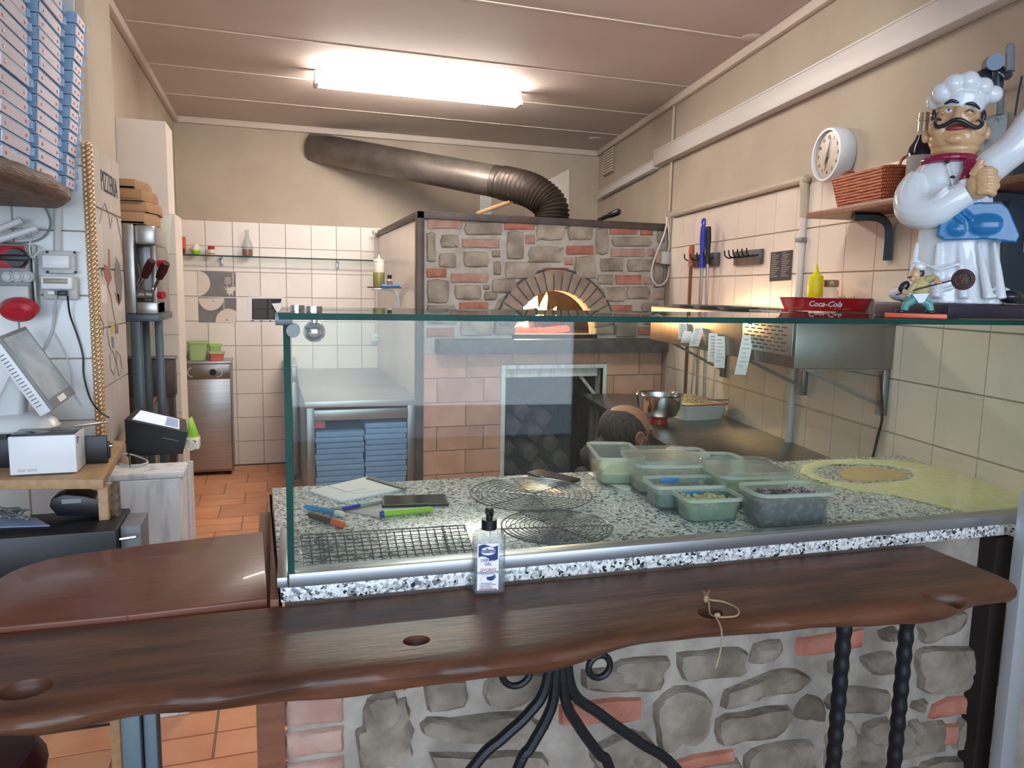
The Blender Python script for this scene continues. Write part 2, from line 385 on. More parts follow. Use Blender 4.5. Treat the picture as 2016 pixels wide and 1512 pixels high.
# floor tiles : rows along X, running 0.2 x 0.3 pieces, set as they lie in the photo
for j in range(19):
    yy = 1.05 + j * .29
    for i in range(9):
        xc = -1.11 + i * .3 + (.15 if j % 2 else 0)
        if (2.55 < yy < 3.3 and xc < -.5) or xc < -.95: continue
        if j % 2 == 0: tile(fl, (xc, yy, -.008), (1, 0, 0), (0, 1, 0), .294, .284, .008, (0, 0, 1), 'terracotta')
        else:
            for s_ in (-.0725, .0725): tile(fl, (xc, yy + s_, -.008), (1, 0, 0), (0, 1, 0), .294, .139, .008, (0, 0, 1), 'terracotta')
ceil = struct(MB().bx(-3.9, 3.5, -1.5, 6.7, ZC, ZC + .1).build('ceiling', 'ceiling_paint'))
for k, Y in enumerate((-.4, .55, 1.5, 2.45, 3.38, 4.25, 5.0, 5.72)):          # ceiling board joints, thin battens
    struct(MB().bx(-.70, RW(Y, 0).x - .01, Y - .006, Y + .006, ZC - .004, ZC + .001).build('trim_%d' % (k + 1), 'trim_paint'))
wb = struct(MB().bx(-.70, 2.95, YB, YB + .12, 0, ZC).build('wall_back', 'wall_paint'))
T = .2
for i in range(9):
    for j in range(10):
        xc = -.60 + i * .204; w = .2
        if xc + w / 2 > 1.0 and j > 9: continue
        tile(wb, (xc, YB, .1 + j * T), (1, 0, 0), (0, 0, 1), .2005, .1965, .007, (0, -1, 0), 'tile_cream_lit')
wr = struct(MB().prism([RW(-1.5, 0), RW(YB + .15, 0), RW(YB + .15, 0) + RN * .12, RW(-1.5, 0) + RN * .12], (0, 0, ZC)).build('wall_right', 'wall_paint'))
nr = -RN
for i in range(-5, 18):
    for j in range(10):
        Y = 1.32 + (i + .5) * .1973
        if j < 2 or Y > 4.55: continue
        p = RW(Y, .1 + j * T)
        tile(wr, p, -RD, (0, 0, 1), .1975, .1965, .007, nr, 'tile_cream')
# left wall: near part stands 0.15 proud of the far part
XL = -.55; YW = 2.66; YE = PX(224, 200, XL).y
wl = struct(MB().bx(XL - .15, XL, YW, YE, 0, ZC).build('wall_left', 'wall_paint'))
struct(MB().bx(-.85, -.70, YE, YB + .1, 0, ZC).build('wall_left_rear', 'wall_paint'))
wn = struct(MB().bx(-3.8, XL, YW, YW + .12, 0, ZC).build('wall_nook', 'wall_paint'))
for i in range(7):
    for j in range(12):
        xc = XL - .0 - .1 - i * .2
        if j < 3: continue
        tile(wn, (xc, YW, .157 + j * T - .002), (1, 0, 0), (0, 0, 1), .197, .197, .007, (0, -1, 0), 'tile_white')
struct(MB().bx(-3.9, -3.8, -1.5, YW + .12, 0, ZC).build('wall_side', 'wall_paint'))
# white pilaster behind the coffee machine, tiled low down
YP = PX(226, 210, -.70).y
pt = PY(228, 231, YP); pe = PY(328, 300, YP).x; zt = PY(330, 421, YP).z
wp = struct(MB().bx(-.70, pe, YP, YP + .25, zt, pt.z).bx(-.70, pe + .03, YP - .02, YP + .25, 0, zt - .001).build('wall_pilaster', 'white_paint'))
for i in range(2):
    for j in range(9):
        w = (pe + .03 + .70) / 2 - .003
        tile(wp, (pe + .03 - w / 2 - i * (w + .003), YP - .02, zt - .1 - j * T), (1, 0, 0), (0, 0, 1), w - .002, .1965, .006, (0, -1, 0), 'tile_cream')
# cornice strips
struct(MB().bx(-.70, 2.88, YB - .035, YB - .0005, ZC - .05, ZC - .0005, bev=.006).build('trim_9', 'trim_paint'))
struct(MB().bx(-.6995, -.665, YE, YB - .036, ZC - .05, ZC - .0005, bev=.006).build('trim_10', 'trim_paint'))
struct(MB().prism([RW(-1.4, ZC - .05, .001), RW(YB - .05, ZC - .05, .001), RW(YB - .05, ZC - .05, .036), RW(-1.4, ZC - .05, .036)], (0, 0, .049), bev=.006).build('trim_11', 'trim_paint'))
struct(MB().bx(XL + .0005, XL + .035, YW + .1, YE - .001, ZC - .05, ZC - .0005, bev=.006).build('trim_12', 'trim_paint'))
# cable trunking along the right wall
a = PR(1305, 316, .03); b_ = PR(2010, -12, .03)
def trunk(name, pa, pb, h, d, m='pipe_white'):
    dz = V((0, 0, h / 2))
    mb = MB(); mb.prism([pa - dz, pa + dz, pb + dz, pb - dz], nr * d, bev=.006)
    mb.prism([pa + dz - V((0, 0, .004)) + nr * .001, pa + dz + V((0, 0, .004)) + nr * .001, pb + dz + V((0, 0, .004)) + nr * .001, pb + dz - V((0, 0, .004)) + nr * .001], nr * (d + .002))
    return mb
a = PR(1303, 310); a2 = PR(1990, 18)
t1 = trunk('t', RW(a.y, 2.43, .002), RW(.6, 2.43, .002), .10, .06).build('cable_trunking', 'pipe_white')
tag(t1, 'long white cable trunking running along the right wall above the clock', 'trunking')
a = PR(1180, 400); t2 = trunk('t', RW(6.3, 2.36, .002), RW(4.80, 2.40, .002), .06, .05).build('cable_trunking', 'pipe_white')
tag(t2, 'short slim white trunking on the right wall above the oven top', 'trunking')
# cornice pipes above the left wall
for k, (xo, zz, lab) in enumerate(((.05, ZC - .11, 'upper cream pipe under the ceiling on the left wall'), (.045, ZC - .16, 'lower cream pipe under the ceiling on the left wall'))):
    o = MB().tube([(XL + xo, .9, zz), (XL + xo, YE - .10, zz), (XL + xo - .02, YE - .06, zz), (XL + .001, YE - .05, zz)], .017, 12).build('ceiling_pipe', 'pipe_cream'); tag(o, lab, 'pipe')
# ceiling light
tl = PZ(618, 167, 2.70); tr = PZ(1025, 208, 2.70); ym = (tl.y + tr.y) / 2
lamp = thing('fluorescent_lamp', 'long fluorescent tube lamp glowing on the ceiling', 'lamp', ((tl.x + tr.x) / 2, ym, ZC - .001))
MB().bx(tl.x, tr.x, ym - .028, ym + .028, ZC - .055, ZC - .001, bev=.008).build('housing', 'plastic_white', lamp)
for s in (-1, 1):
    MB().cyl((tl.x + .03, ym + s * .035, ZC - .078), (tr.x - .03, ym + s * .035, ZC - .078), .013, n=12).build('tube', 'tube_glow', lamp)
for xx in (tl.x + .012, tr.x - .012):
    MB().bx(xx - .014, xx + .014, ym - .055, ym + .055, ZC - .095, ZC - .056, bev=.005).build('end_cap', 'tube_glow' if 0 else 'plastic_white', lamp)
for px_, py_, lab in ((1480, 73, 'small round ceiling cover near the right wall cornice'), (1172, 272, 'small round ceiling cover in the far right corner above the oven')):
    p = PZ(px_, py_, ZC); tag(MB().lathe([(.0, -.006), (.045, -.006), (.055, 0), (.0, 0)], p - V((0, 0, .0005))).build('ceiling_cover', 'trim_paint'), lab, 'cover')
# vent grille high on the right wall
v0 = PR(1201, 318)
vg = thing('vent_grille', 'small louvred white vent grille high on the right wall', 'vent', v0)
MB(frame(RW(v0.y, v0.z, .001), -RD, (0, 0, 1))).bx(-.15, .15, -.11, .11, 0, .012).build('frame', 'grout', vg)
for k in range(9):
    MB(frame(RW(v0.y, v0.z - .09 + k * .0225, .014), -RD, (0, 0, 1))).bx(-.14, .14, -.008, .006, 0, .008).build('slat', 'trim_paint', vg)
# conduit round the tiled area, right wall
def pipe(pts, r, m, lab, name='conduit', cat='pipe', n=10):
    return tag(MB().tube(pts, r, n).build(name, m), lab, cat)
q = PR(1583, 372, .03)
pipe(bez([RW(4.45, 2.02, .022), RW(3.6, 2.02, .022), RW(q.y + .06, 2.02, .022), RW(q.y, 2.0, .03), RW(q.y, 1.93, .022), RW(q.y, 1.85, .018)], 6), .02, 'pipe_cream', 'cream painted pipe running level over the tiles of the right wall')
pipe([RW(q.y, 1.85, .02), RW(q.y, 1.3, .02), RW(q.y, .82, .02)], .016, 'pipe_white', 'white vertical conduit dropping down the right wall tiles')
for zz in (1.75, 1.2): MB().box(RW(q.y, zz, .02), (.045, .045, .02), rz=0, bev=.003).build('pipe_clip', 'plastic_dgrey', [o for o in COL.objects if o.get('label') == 'white vertical conduit dropping down the right wall tiles'][0])
pipe([RW(4.53, 2.76, .012), RW(4.53, 2.05, .012)], .010, 'pipe_cream', 'thin cream vertical conduit on the right wall under the ceiling')
# ------------------------------------------------------------------ stone laying
def stone(parent, poly, plane, nrm, depth, m, name='stone', rough=.10, seed=0):
    """poly: outline in photo pixels, laid on a real wall plane; a pillow of stone standing out of the mortar"""
    rr = random.Random(seed + len(poly) * 7 + int(poly[0][0]))
    P = [plane(*q) for q in poly]; c = sum(P, V()) / len(P)
    if 'stone' in m: P = [c + (p - c) * 1.07 for p in P]
    out = []
    n = len(P); per = sum((P[(i + 1) % n] - P[i]).length for i in range(n)); k = max(2, int(14 / n))
    for i in range(n):
        for j in range(k):
            q = P[i].lerp(P[(i + 1) % n], j / k); d = (c - q)
            cr = rough * (1 if 'stone' in m else .35)
            if j == 0: q = q + d * (.09 if 'stone' in m else .015)
            out.append(q + d * rr.uniform(-cr, cr) * .5)
    N = V(nrm)
    mid = [q + (c - q).normalized() * min(.008, (c - q).length * .3) + N * depth * rr.uniform(.75, 1.05) for q in out]
    inn = [c + (q - c) * .55 + N * depth * rr.uniform(.95, 1.35) for q in out]
    vv = [q - N * .004 for q in out] + mid + inn + [c + N * depth * rr.uniform(1.0, 1.3)]
    L = len(out); fs = []
    for a in (0, 1):
        for j in range(L): fs.append((a * L + j, a * L + (j + 1) % L, (a + 1) * L + (j + 1) % L, (a + 1) * L + j))
    for j in range(L): fs.append((2 * L + j, 2 * L + (j + 1) % L, 3 * L))
    mb = MB(); mb._new(vv, fs)
    return mb.build(name, m, parent, smooth=50)
def rect(x0, y0, x1, y1, ox, oy, s): return [(ox + x0 / s, oy + y0 / s), (ox + x1 / s, oy + y0 / s), (ox + x1 / s, oy + y1 / s), (ox + x0 / s, oy + y1 / s)]
KM = {'s': 'stone', 'b': 'brick_red', 'd': 'brick_dull'}
# ------------------------------------------------------------------ the oven
YO = 4.572
def po(x, y): return PY(x, y, YO)
oxl = po(822, 700).x; oxr = RW(YO, 0).x - .004; otop = po(1000, 425).z
oven = thing('pizza_oven', 'stone and brick wood fired pizza oven with a lit arched mouth', 'oven', ((oxl + oxr) / 2, YO, 0))
ac = po(1093, 658); ARI = po(1093 + 78, 658).x - ac.x; ARO = po(1093 + 113, 658).x - ac.x
zl = po(1093, 694).z                                     # bottom of the stone lintel
dl, dr = po(993, 760).x, po(1183, 760).x; dtop = po(1090, 725).z
# body: front skin of mortar with the arch and the wood-store opening left open
def ring(r, n=20): return [(ac.x + r * math.cos(math.pi * i / n), ac.z + r * math.sin(math.pi * i / n)) for i in range(n + 1)]
mb = MB()
hole = ring(ARI, 20)                                      # right spring -> top -> left spring
left = [(oxl, ac.z), (oxl, otop)]; rightc = [(oxr, ac.z), (oxr, otop)]
t_ = .10
for i in range(20):                                       # fan of quads from arch to the top edge
    (xa, za), (xb, zb) = hole[i], hole[i + 1]
    def edge(i_):
        f_ = i_ / 20
        if f_ < .2: return (oxr, ac.z + (otop - ac.z) * f_ / .2)
        if f_ > .8: return (oxl, ac.z + (otop - ac.z) * (1 - f_) / .2)
        return (oxr + (oxl - oxr) * (f_ - .2) / .6, otop)
    (xc, zc), (xd, zd) = edge(i), edge(i + 1)
    mb.prism([(xa, YO, za), (xb, YO, zb), (xd, YO, zd), (xc, YO, zc)], (0, t_, 0))
mb.bx(oxl, oxr, YO, YO + t_, zl, ac.z)
mb.build('front_wall', 'mortar', oven, smooth=0)
MB().bx(oxl, dl, YO + .004, YO + t_, 0, zl).bx(dr, oxr, YO + .004, YO + t_, 0, zl).bx(dl, dr, YO + .004, YO + t_, dtop, zl).build('lower_wall', 'mortar', oven, smooth=0)
MB().bx(oxl, oxr, YO + t_, YB - .02, otop - .05, otop - .015).build('roof_slab', 'brown_steel', oven)
MB().bx(oxl + .0, oxl + .03, YO + .05, YB - .01, 0, otop - .046).build('side_panel', 'tile_cream', oven)
# firing chamber and wood store
ch = MB()
R2 = ARI * 1.9; dc = .9
ch.prism([(ac.x - R2, YO + t_, ac.z - .02), (ac.x + R2, YO + t_, ac.z - .02), (ac.x + R2, YO + t_ + dc, ac.z - .02), (ac.x - R2, YO + t_ + dc, ac.z - .02)], (0, 0, .018))
va = [(ac.x + R2 * math.cos(math.pi * i / 16), ac.z + .62 * math.sin(math.pi * i / 16) * 1.0) for i in range(17)]
vv = []; fs = []
for yy, sc_ in ((YO + t_, 1.), (YO + t_ + .6, 1.), (YO + t_ + .82, .75), (YO + t_ + dc, .3)):
    for x, z in va: vv.append((ac.x + (x - ac.x) * sc_, yy, ac.z + (z - ac.z) * sc_))
for a in range(3):
    for j in range(16): fs.append((a * 17 + j, a * 17 + j + 1, (a + 1) * 17 + j + 1, (a + 1) * 17 + j))
fs.append(tuple(range(51, 68))); ch._new(vv, fs); ch.build('fire_chamber', 'soot', oven)
ws = MB(); d2 = YO + t_ + .75
ws.bx(dl - .1, dl, YO + t_, d2, 0, dtop + .1).bx(dr, dr + .1, YO + t_, d2, 0, dtop + .1).bx(dl - .1, dr + .1, d2, d2 + .02, 0, dtop + .1).bx(dl - .1, dr + .1, YO + t_, d2, dtop + .05, dtop + .1)
ws.build('wood_store', 'charcoal', oven, smooth=0)
ZR = [(150,105,410,190,'d'),(425,140,705,232,'s'),(715,118,945,198,'b'),(957,137,1160,272,'s'),(1118,142,1186,190,'s'),(1185,160,1370,270,'s'),(1390,188,1480,378,'s'),(1492,165,1700,232,'b'),(1715,175,1815,240,'b'),(1838,200,1890,290,'s'),
(147,218,213,430,'s'),(252,230,383,328,'s'),(403,262,686,330,'d'),(738,208,863,412,'s'),(872,232,948,303,'d'),(896,318,1150,436,'s'),(1172,312,1378,380,'b'),(1515,248,1790,318,'s'),(1497,335,1752,395,'d'),(1770,335,1822,395,'d'),
(236,366,368,474,'s'),(417,356,603,470,'s'),(628,346,690,398,'s'),(637,426,695,528,'s'),(722,432,962,552,'s'),(1157,398,1226,458,'d'),(1000,472,1195,540,'b'),(1237,392,1393,556,'s'),(1422,406,1588,503,'s'),(1622,412,1803,503,'s'),
(145,478,298,548,'b'),(326,516,603,584,'d'),(150,565,312,732,'s'),(352,602,550,708,'s'),(562,600,610,636,'s'),(627,557,808,658,'s'),(570,650,668,712,'s'),(386,727,605,788,'b'),(150,750,358,802,'s'),(1400,524,1520,598,'s'),(1532,527,1730,598,'b'),(1737,540,1800,600,'d'),(1445,615,1603,725,'s'),(1617,612,1788,706,'s'),(1812,648,1898,712,'d'),(1490,747,1660,798,'b'),(1727,732,1858,798,'s'),(1815,420,1890,620,'s'),
(147,815,368,888,'s'),(392,868,632,972,'s'),(145,915,355,985,'b'),(560,790,700,858,'d'),(1540,872,1690,985,'s'),(1700,907,1812,972,'b'),(1730,815,1830,893,'s'),(1840,880,1890,975,'s'),(1550,808,1700,862,'d')]
for i, (a, b, c, d, k) in enumerate(ZR):
    pts = rect(a, b, c, d, 800, 400, 3.7333)
    if k == 's':                                         # clip the corners of the field stones
        (xa, ya), (xb, yb) = pts[0], pts[2]; w = xb - xa; h = yb - ya; r_ = random.Random(i)
        e = [r_.uniform(.03, .18) for _ in range(8)]
        pts = [(xa + w * e[0], ya), (xb - w * e[1], ya), (xb, ya + h * e[2]), (xb, yb - h * e[3]), (xb - w * e[4], yb), (xa + w * e[5], yb), (xa, yb - h * e[6]), (xa, ya + h * e[7])]
    stone(oven, pts, po, (0, -1, 0), .018 if k == 's' else .012, KM[k], 'stone' if k == 's' else 'brick', seed=i)
stone(oven, [(980, 590), (993, 582), (998, 590), (980, 610), (972, 608)], po, (0, -1, 0), .014, 'stone', seed=3)
stone(oven, [(1170, 566), (1178, 560), (1190, 572), (1192, 582)], po, (0, -1, 0), .014, 'stone', seed=4)
NA = 19                                                   # arch of upright bricks
for i in range(NA):
    a0, a1 = math.pi * (i + .09) / NA, math.pi * (i + .91) / NA
    q = [(ac.x + r * math.cos(a), YO + .03, ac.z + r * math.sin(a)) for r, a in ((ARI, a0), (ARO, a0), (ARO, a1), (ARI, a1))]
    MB().prism(q, (0, -.055, 0), bev=.003).build('arch_brick', 'arch_brick', oven, smooth=0)
MB().tube([(ac.x + (ARO + .01) * math.cos(math.pi * i / 24), YO - .012, ac.z + (ARO + .01) * math.sin(math.pi * i / 24)) for i in range(25)], .006, 6).build('arch_rim', 'lintel_stone', oven)
lx0, lx1 = PY(865, 680, YO - .14).x, RW(YO - .14, 0).x - .01; lz1, lz0 = PY(1090, 669, YO - .14).z, PY(1090, 696, YO - .14).z
mb = MB(); mb.bx(lx0, lx1, YO - .14, YO + .002, lz0, lz1, bev=.006); mb.build('lintel_shelf', 'lintel_stone', oven)
MB().bx(ac.x - ARI * 1.05, ac.x + ARI * 1.05, YO - .01, YO + t_ + .05, lz1 - .01, ac.z - .002).build('oven_sill', 'soot', oven)
# fire brick courses
bh = .157; zrow = zl - .004; row = 0
while zrow > .02:
    off = (0 if row % 2 == 0 else .155); x = oxl + .008 - (.31 - .12 if row % 2 else 0.0)
    while x < oxr - .01:
        a0, a1 = max(x, oxl + .004), min(x + .304, oxr - .004); z1 = zrow; z0 = max(zrow - bh + .005, .004)
        segs = [(a0, a1)]
        if z0 < dtop + .03: segs = [(a0, min(a1, dl - .03)), (max(a0, dr + .03), a1)] + ([(max(a0, dl - .03), min(a1, dr + .03), dtop + .032)] if z1 > dtop + .06 else [])
        for sg in segs:
            s0, s1 = sg[:2]
            if s1 - s0 > .03:
                zz0 = sg[2] if len(sg) > 2 else z0
                MB().prism([(s0, YO + .004, zz0), (s1, YO + .004, zz0), (s1, YO + .004, z1), (s0, YO + .004, z1)], (0, -.014 - random.random() * .003, 0), bev=.002).build('brick', 'fire_brick', oven, smooth=0)
        x += .309
    zrow -= bh; row += 1
# angle-iron frame around the wood store
fr = MB(); w_ = .028
fr.bx(dl - w_, dl, YO - .03, YO + .02, .0, dtop + w_, bev=.003).bx(dr, dr + w_, YO - .03, YO + .02, 0, dtop + w_, bev=.003).bx(dl, dr, YO - .03, YO + .02, dtop, dtop + w_, bev=.003)
fr.build('store_frame', 'white_wash', oven)
MB().bx(dl + .002, dr - .02, YO + .02, YO + .05, dtop - .06, dtop - .001, bev=.002).build('frame_crossbar', 'white_wash', oven)
MB().cyl((dr - .13, YO + .06, dtop - .06), (dr - .02, YO + .06, dtop - .19), .012, n=6).build('frame_brace', 'white_wash', oven)
# brown steel corner post and top angle
MB().bx(oxl - .010, oxl + .034, YO - .03, YO + .05, 0, otop + .0, bev=.003).build('corner_post', 'brown_steel', oven)
MB().bx(oxl - .010, oxr, YO - .03, YO + .05, otop - .045, otop, bev=.003).build('top_angle', 'brown_steel', oven)
MB().bx(oxl - .01, oxl + .03, YO + .05, YB - .02, otop - .045, otop, bev=.003).build('side_angle', 'brown_steel', oven)
# fire
fire = thing('log_fire', 'burning logs and flames glowing inside the arched oven mouth', 'fire', (ac.x - .10, YO + .5, ac.z + .002))
fx0, fy0, fz0 = ac.x - .09, YO + .42, ac.z + .002
mb = MB()
for i in range(150):
    a = random.uniform(0, 6.28); r = random.uniform(0, 1) ** .5
    mb.ball((fx0 + r * .34 * math.cos(a), fy0 - .04 + r * .22 * math.sin(a), fz0 + .012), random.uniform(.015, .03), 6)
tag(mb.build('embers', 'ember', fire, smooth=0), None, None, kind='stuff')
for (x, y, z, dx, dy, dz, r) in ((-.20, -.10, .05, .24, .16, .03, .035), (.02, -.13, .05, .26, .06, .02, .04), (-.05, .05, .09, .10, -.20, .05, .03), (.12, -.12, .045, .12, .15, .08, .033)):
    MB().tube([(fx0 + x, fy0 + y, fz0 + z), (fx0 + x + dx * .5, fy0 + y + dy * .5, fz0 + z + dz * .5 + .01), (fx0 + x + dx, fy0 + y + dy, fz0 + z + dz)], [r, r * 1.1, r * .85], 9).build('log', 'charcoal', fire)
for i, (x, y, h, r, m) in enumerate(((-.10, .0, .30, .045, 'flame_hot'), (-.02, .04, .33, .05, 'flame_hot'), (.06, .05, .24, .05, 'flame_hot'), (.14, .08, .20, .04, 'flame'), (-.19, .02, .22, .05, 'flame'), (-.26, .03, .14, .04, 'flame'), (.0, -.04, .16, .025, 'flame'), (-.14, -.06, .15, .03, 'flame'), (.22, .05, .12, .03, 'flame'))):
    h *= 1.25; r *= 1.15; x += .05
    pts = [(fx0 + x + math.sin(t * 5 + i) * .02 * t, fy0 + y, fz0 + .02 + h * t) for t in [j / 8 for j in range(9)]]
    MB().tube(pts, [r * (.5 + 1.1 * t) * (1 - t) ** .8 + .001 for t in [j / 8 for j in range(9)]], 8, flat=.6).build('flame', m, fire)
# firewood in the store
wl_ = [(dl + .14, .55), (dl + .30, .50), (dl + .20, .66), (dl + .42, .42), (dl + .36, .60), (dl + .10, .40), (dl + .27, .36), (dl + .50, .30), (dl + .12, .26), (dl + .34, .24), (dl + .22, .14), (dl + .45, .14), (dl + .08, .13)]
labs = None
for i, (x, z) in enumerate(wl_):
    r = random.uniform(.055, .075); a = random.uniform(-.5, .5); yv = YO + .42
    pf = [(x + r * math.cos(t) * (1 if t < 3.3 else .8), yv - .2, z + r * math.sin(t)) for t in (0.2, 1.3, 2.4, 3.5, 4.9)]
    o = MB().prism(pf, (.05 * a, .38, .02), bev=.006).build('firewood', 'lintel_stone', smooth=30)
    tag(o, 'dark split log in the heap inside the wood store under the oven', 'log', 'split logs in the wood store')
# ------------------------------------------------------------------ flue
fl_s = PY(625, 290, YB); r0 = .115
p_end = PY(1010, 366, 5.35); 
flue = thing('flue_pipe', 'fat metal flue pipe rising from the oven top into the back wall', 'flue', p_end)
MB().tube([V((fl_s.x - .03, YB + .02, fl_s.z + .0)), PY(990, 360, 5.42)], .118, 28).build('straight_pipe', 'duct_metal', flue)
q0 = PY(990, 360, 5.42); c1 = PY(1045, 375, 5.2); c2_ = PY(1083, 405, 5.1); c3 = PY(1086, 445, 5.08)
pts = bez([q0, c1, c2_, c3], 16); rad = [.118 + (.010 if i % 2 else -.004) for i in range(len(pts))]
MB().tube(pts, rad, 28).build('flexible_elbow', 'duct_flex', flue, smooth=60)
d_ = (V((fl_s.x, YB, fl_s.z)) - q0).normalized()
for k in range(5): MB().tube([q0 + d_ * (.02 + .012 * k), q0 + d_ * (.026 + .012 * k)], .121, 28).build('collar_rib', 'duct_flex', flue)
wpn = PY(1122, 340, YB).x
a, b, c = PY(1085, 350, YB - .004), PY(1120, 333, YB - .004), PY(1120, 420, YB - .004)
o = MB().prism([PY(1068, 360, YB - .001), b + V((0, .003, 0)), c + V((0, .003, 0)), PY(1085, 420, YB - .001)], (0, -.01, 0)).build('wall_patch', 'white_paint'); tag(o, 'pale plaster patch on the back wall right of the flue elbow', 'patch')
o = MB().bx(PY(943, 400, YB).x, PY(966, 400, YB).x, YB - .03, YB - .001, 1.9, PY(950, 385, YB).z, bev=.004).build('socket_plate', 'plastic_white'); tag(o, 'small white plate on the back wall below the flue', 'plate')
o = MB().tube([PY(940, 420, 5.6), PY(1010, 395, 5.3)], .016, 8).build('wooden_stick', 'wood_light'); tag(o, 'wooden stick lying on the oven top under the flue', 'stick')
a, b = PY(1178, 433, 4.9), PY(1220, 416, 4.75)
o = MB().tube([a, a.lerp(b, .5), a.lerp(b, .55), b - (b - a) * .1, b], [.012, .016, .022, .024, .018], 10).build('brush_handle', 'plastic_black'); tag(o, 'black tool handle sticking up from the oven top at right', 'handle')
# wiring beside the oven top right
j0 = PY(1309, 508, YO - .05)
jb = thing('junction_box', 'grey junction box with looping cables at the top right of the oven', 'junction box', j0)
MB().box(j0, (.075, .06, .085), bev=.006).build('box', 'plastic_grey', jb)
MB().box(j0 - V((.055, -.01, 0)), (.035, .05, .07), bev=.004).build('side_cover', 'brick_dull', jb)
for pts in ([PY(1312, 430, YO - .06), PY(1316, 450, YO - .06), PY(1318, 480, YO - .05), PY(1314, 498, YO - .05)], [PY(1310, 425, YO - .06), PY(1322, 460, YO - .05), PY(1324, 496, YO - .05)], [PY(1314, 428, YO - .07), PY(1308, 460, YO - .07), PY(1290, 505, YO - .06), PY(1282, 540, YO - .06), PY(1294, 562, YO - .06), PY(1312, 552, YO - .06), PY(1319, 520, YO - .05)]):
    MB().tube(bez(pts, 8), .006, 6).build('cable', 'pipe_white', jb)
# ------------------------------------------------------------------ steel table with tray drawers
zt_ = .804; tx0, tx1, ty0 = PZ(599, 791, zt_).x, oxl - .002, YO - .004
tb = thing('steel_table', 'stainless steel table with shelves full of blue trays, left of the oven', 'table', ((tx0 + tx1) / 2, 5.5, 0))
MB().bx(tx0, tx1, ty0, YB - .012, zt_ - .04, zt_, bev=.004).build('table_top', 'steel', tb)
fw = .06
MB().bx(tx0 + .012, tx0 + fw, ty0 + .01, YB - .02, 0, zt_ - .041, bev=.002).bx(tx1 - fw, tx1 - .012 + .012, ty0 + .01, YB - .02, 0, zt_ - .041, bev=.002).bx(tx0 + fw, tx1 - fw, YB - .04, YB - .02, 0, zt_ - .041).build('cabinet_body', 'steel_dark', tb)
zp = PY(700, 826, YO).z
MB().bx(tx0 + fw - .004, tx1 - fw + .004, ty0 + .004, ty0 + .03, zp, zt_ - .055, bev=.003).build('front_panel', 'steel', tb)
MB().bx(tx0 + .05, tx1 - .05, ty0 + .02, YB - .04, .05, .065).build('bottom_shelf', 'steel_dark', tb)
xm = po(718, 900).x; pch = po(660, 880).z - po(660, 891.0).z
n1 = 0
for col, (xa, xb, ztop) in enumerate(((tx0 + fw + .004, xm - .004, po(660, 851).z), (xm + .006, tx1 - fw - .004, po(760, 833).z))):
    z = ztop; k = 0
    while z - pch > .066:
        dx = random.uniform(-.004, .004)
        o = MB().prism([(xa + dx, ty0 + .02, z - pch + .002), (xb + dx, ty0 + .02, z - pch + .002), (xb + dx, ty0 + .02, z - .001), (xa + dx, ty0 + .02, z - .001)], (0, .40, 0), bev=.003).build('stack_box', 'blue_box')
        side = 'left' if col == 0 else 'right'
        lab = 'blue flat box, %s from the top of the %s stack inside the steel table' % (ORD[k], side)
        tag(o, lab, 'box', 'blue boxes in the %s stack of the steel table' % side)
        z -= pch; k += 1
a = po(628, 838)
o = MB().box((a.x, ty0 + .10, a.z + .0), (.085, .12, .05), bev=.01).build('net_bag', 'salmon'); tag(o, 'small red and white packet lying on the left tray stack in the steel table', 'packet')
# ------------------------------------------------------------------ stainless cabinets on the back wall
def washer(x0, x1, y0, zt2, lab):
    c = thing('steel_cabinet', lab, 'cabinet', ((x0 + x1) / 2, y0 + .18, 0))
    MB().bx(x0, x1, y0 + .012, YB - .012, .03, zt2 - .02, bev=.004).build('body', 'steel_dark', c)
    MB().bx(x0 - .005, x1 + .005, y0, YB - .012, zt2 - .02, zt2, bev=.003).build('top', 'steel', c)
    zc = zt2 - .135
    MB().bx(x0 + .004, x1 - .004, y0, y0 + .014, .05, zc - .004, bev=.004).build('door', 'steel', c)
    MB().bx(x0 + .004, x1 - .004, y0 + .002, y0 + .014, zc, zt2 - .021, bev=.003).build('control_panel', 'steel_dark', c)
    for sx in (x0 + .03, x1 - .03):
        for sy in (y0 + .04, YB - .05): MB().cyl((sx, sy, 0), (sx, sy, .031), .014, n=10).build('foot', 'plastic_black', c)
    return c, zc
X0, X1 = max(PZ(350, 938, 0).x, -.69), PZ(459, 938, 0).x; Y0 = PZ(400, 938, 0).y; zc_ = PY(400, 712, Y0).z
c, zc = washer(X0, X1, Y0, zc_, 'tall stainless steel cabinet standing against the back wall at left')
k = PY(419, 733, Y0)
MB().lathe([(.026, -.02), (.026, .0), (.0, .0)], k, 20, M=Matrix.Rotation(math.pi / 2, 3, 'X')).build('knob', 'plastic_black', c)
for cx_, a0 in ((PY(379, 733, Y0), 90), (PY(428, 733, Y0), -90)):
    MB().tube([(cx_.x + .035 * math.cos(math.radians(a0 + t)), Y0 - .002, cx_.z + .035 * math.sin(math.radians(a0 + t))) for t in range(-10 if a0 < 0 else 10, 180, 12)], .003, 6).build('panel_groove', 'plastic_white', c)
X0b = PY(562, 750, Y0 + .0).x
c2, _ = washer(X0b, tx0 + .0 - .002, Y0 - .3, zc_ + .0, 'narrow strip of a second stainless cabinet beside the steel table')
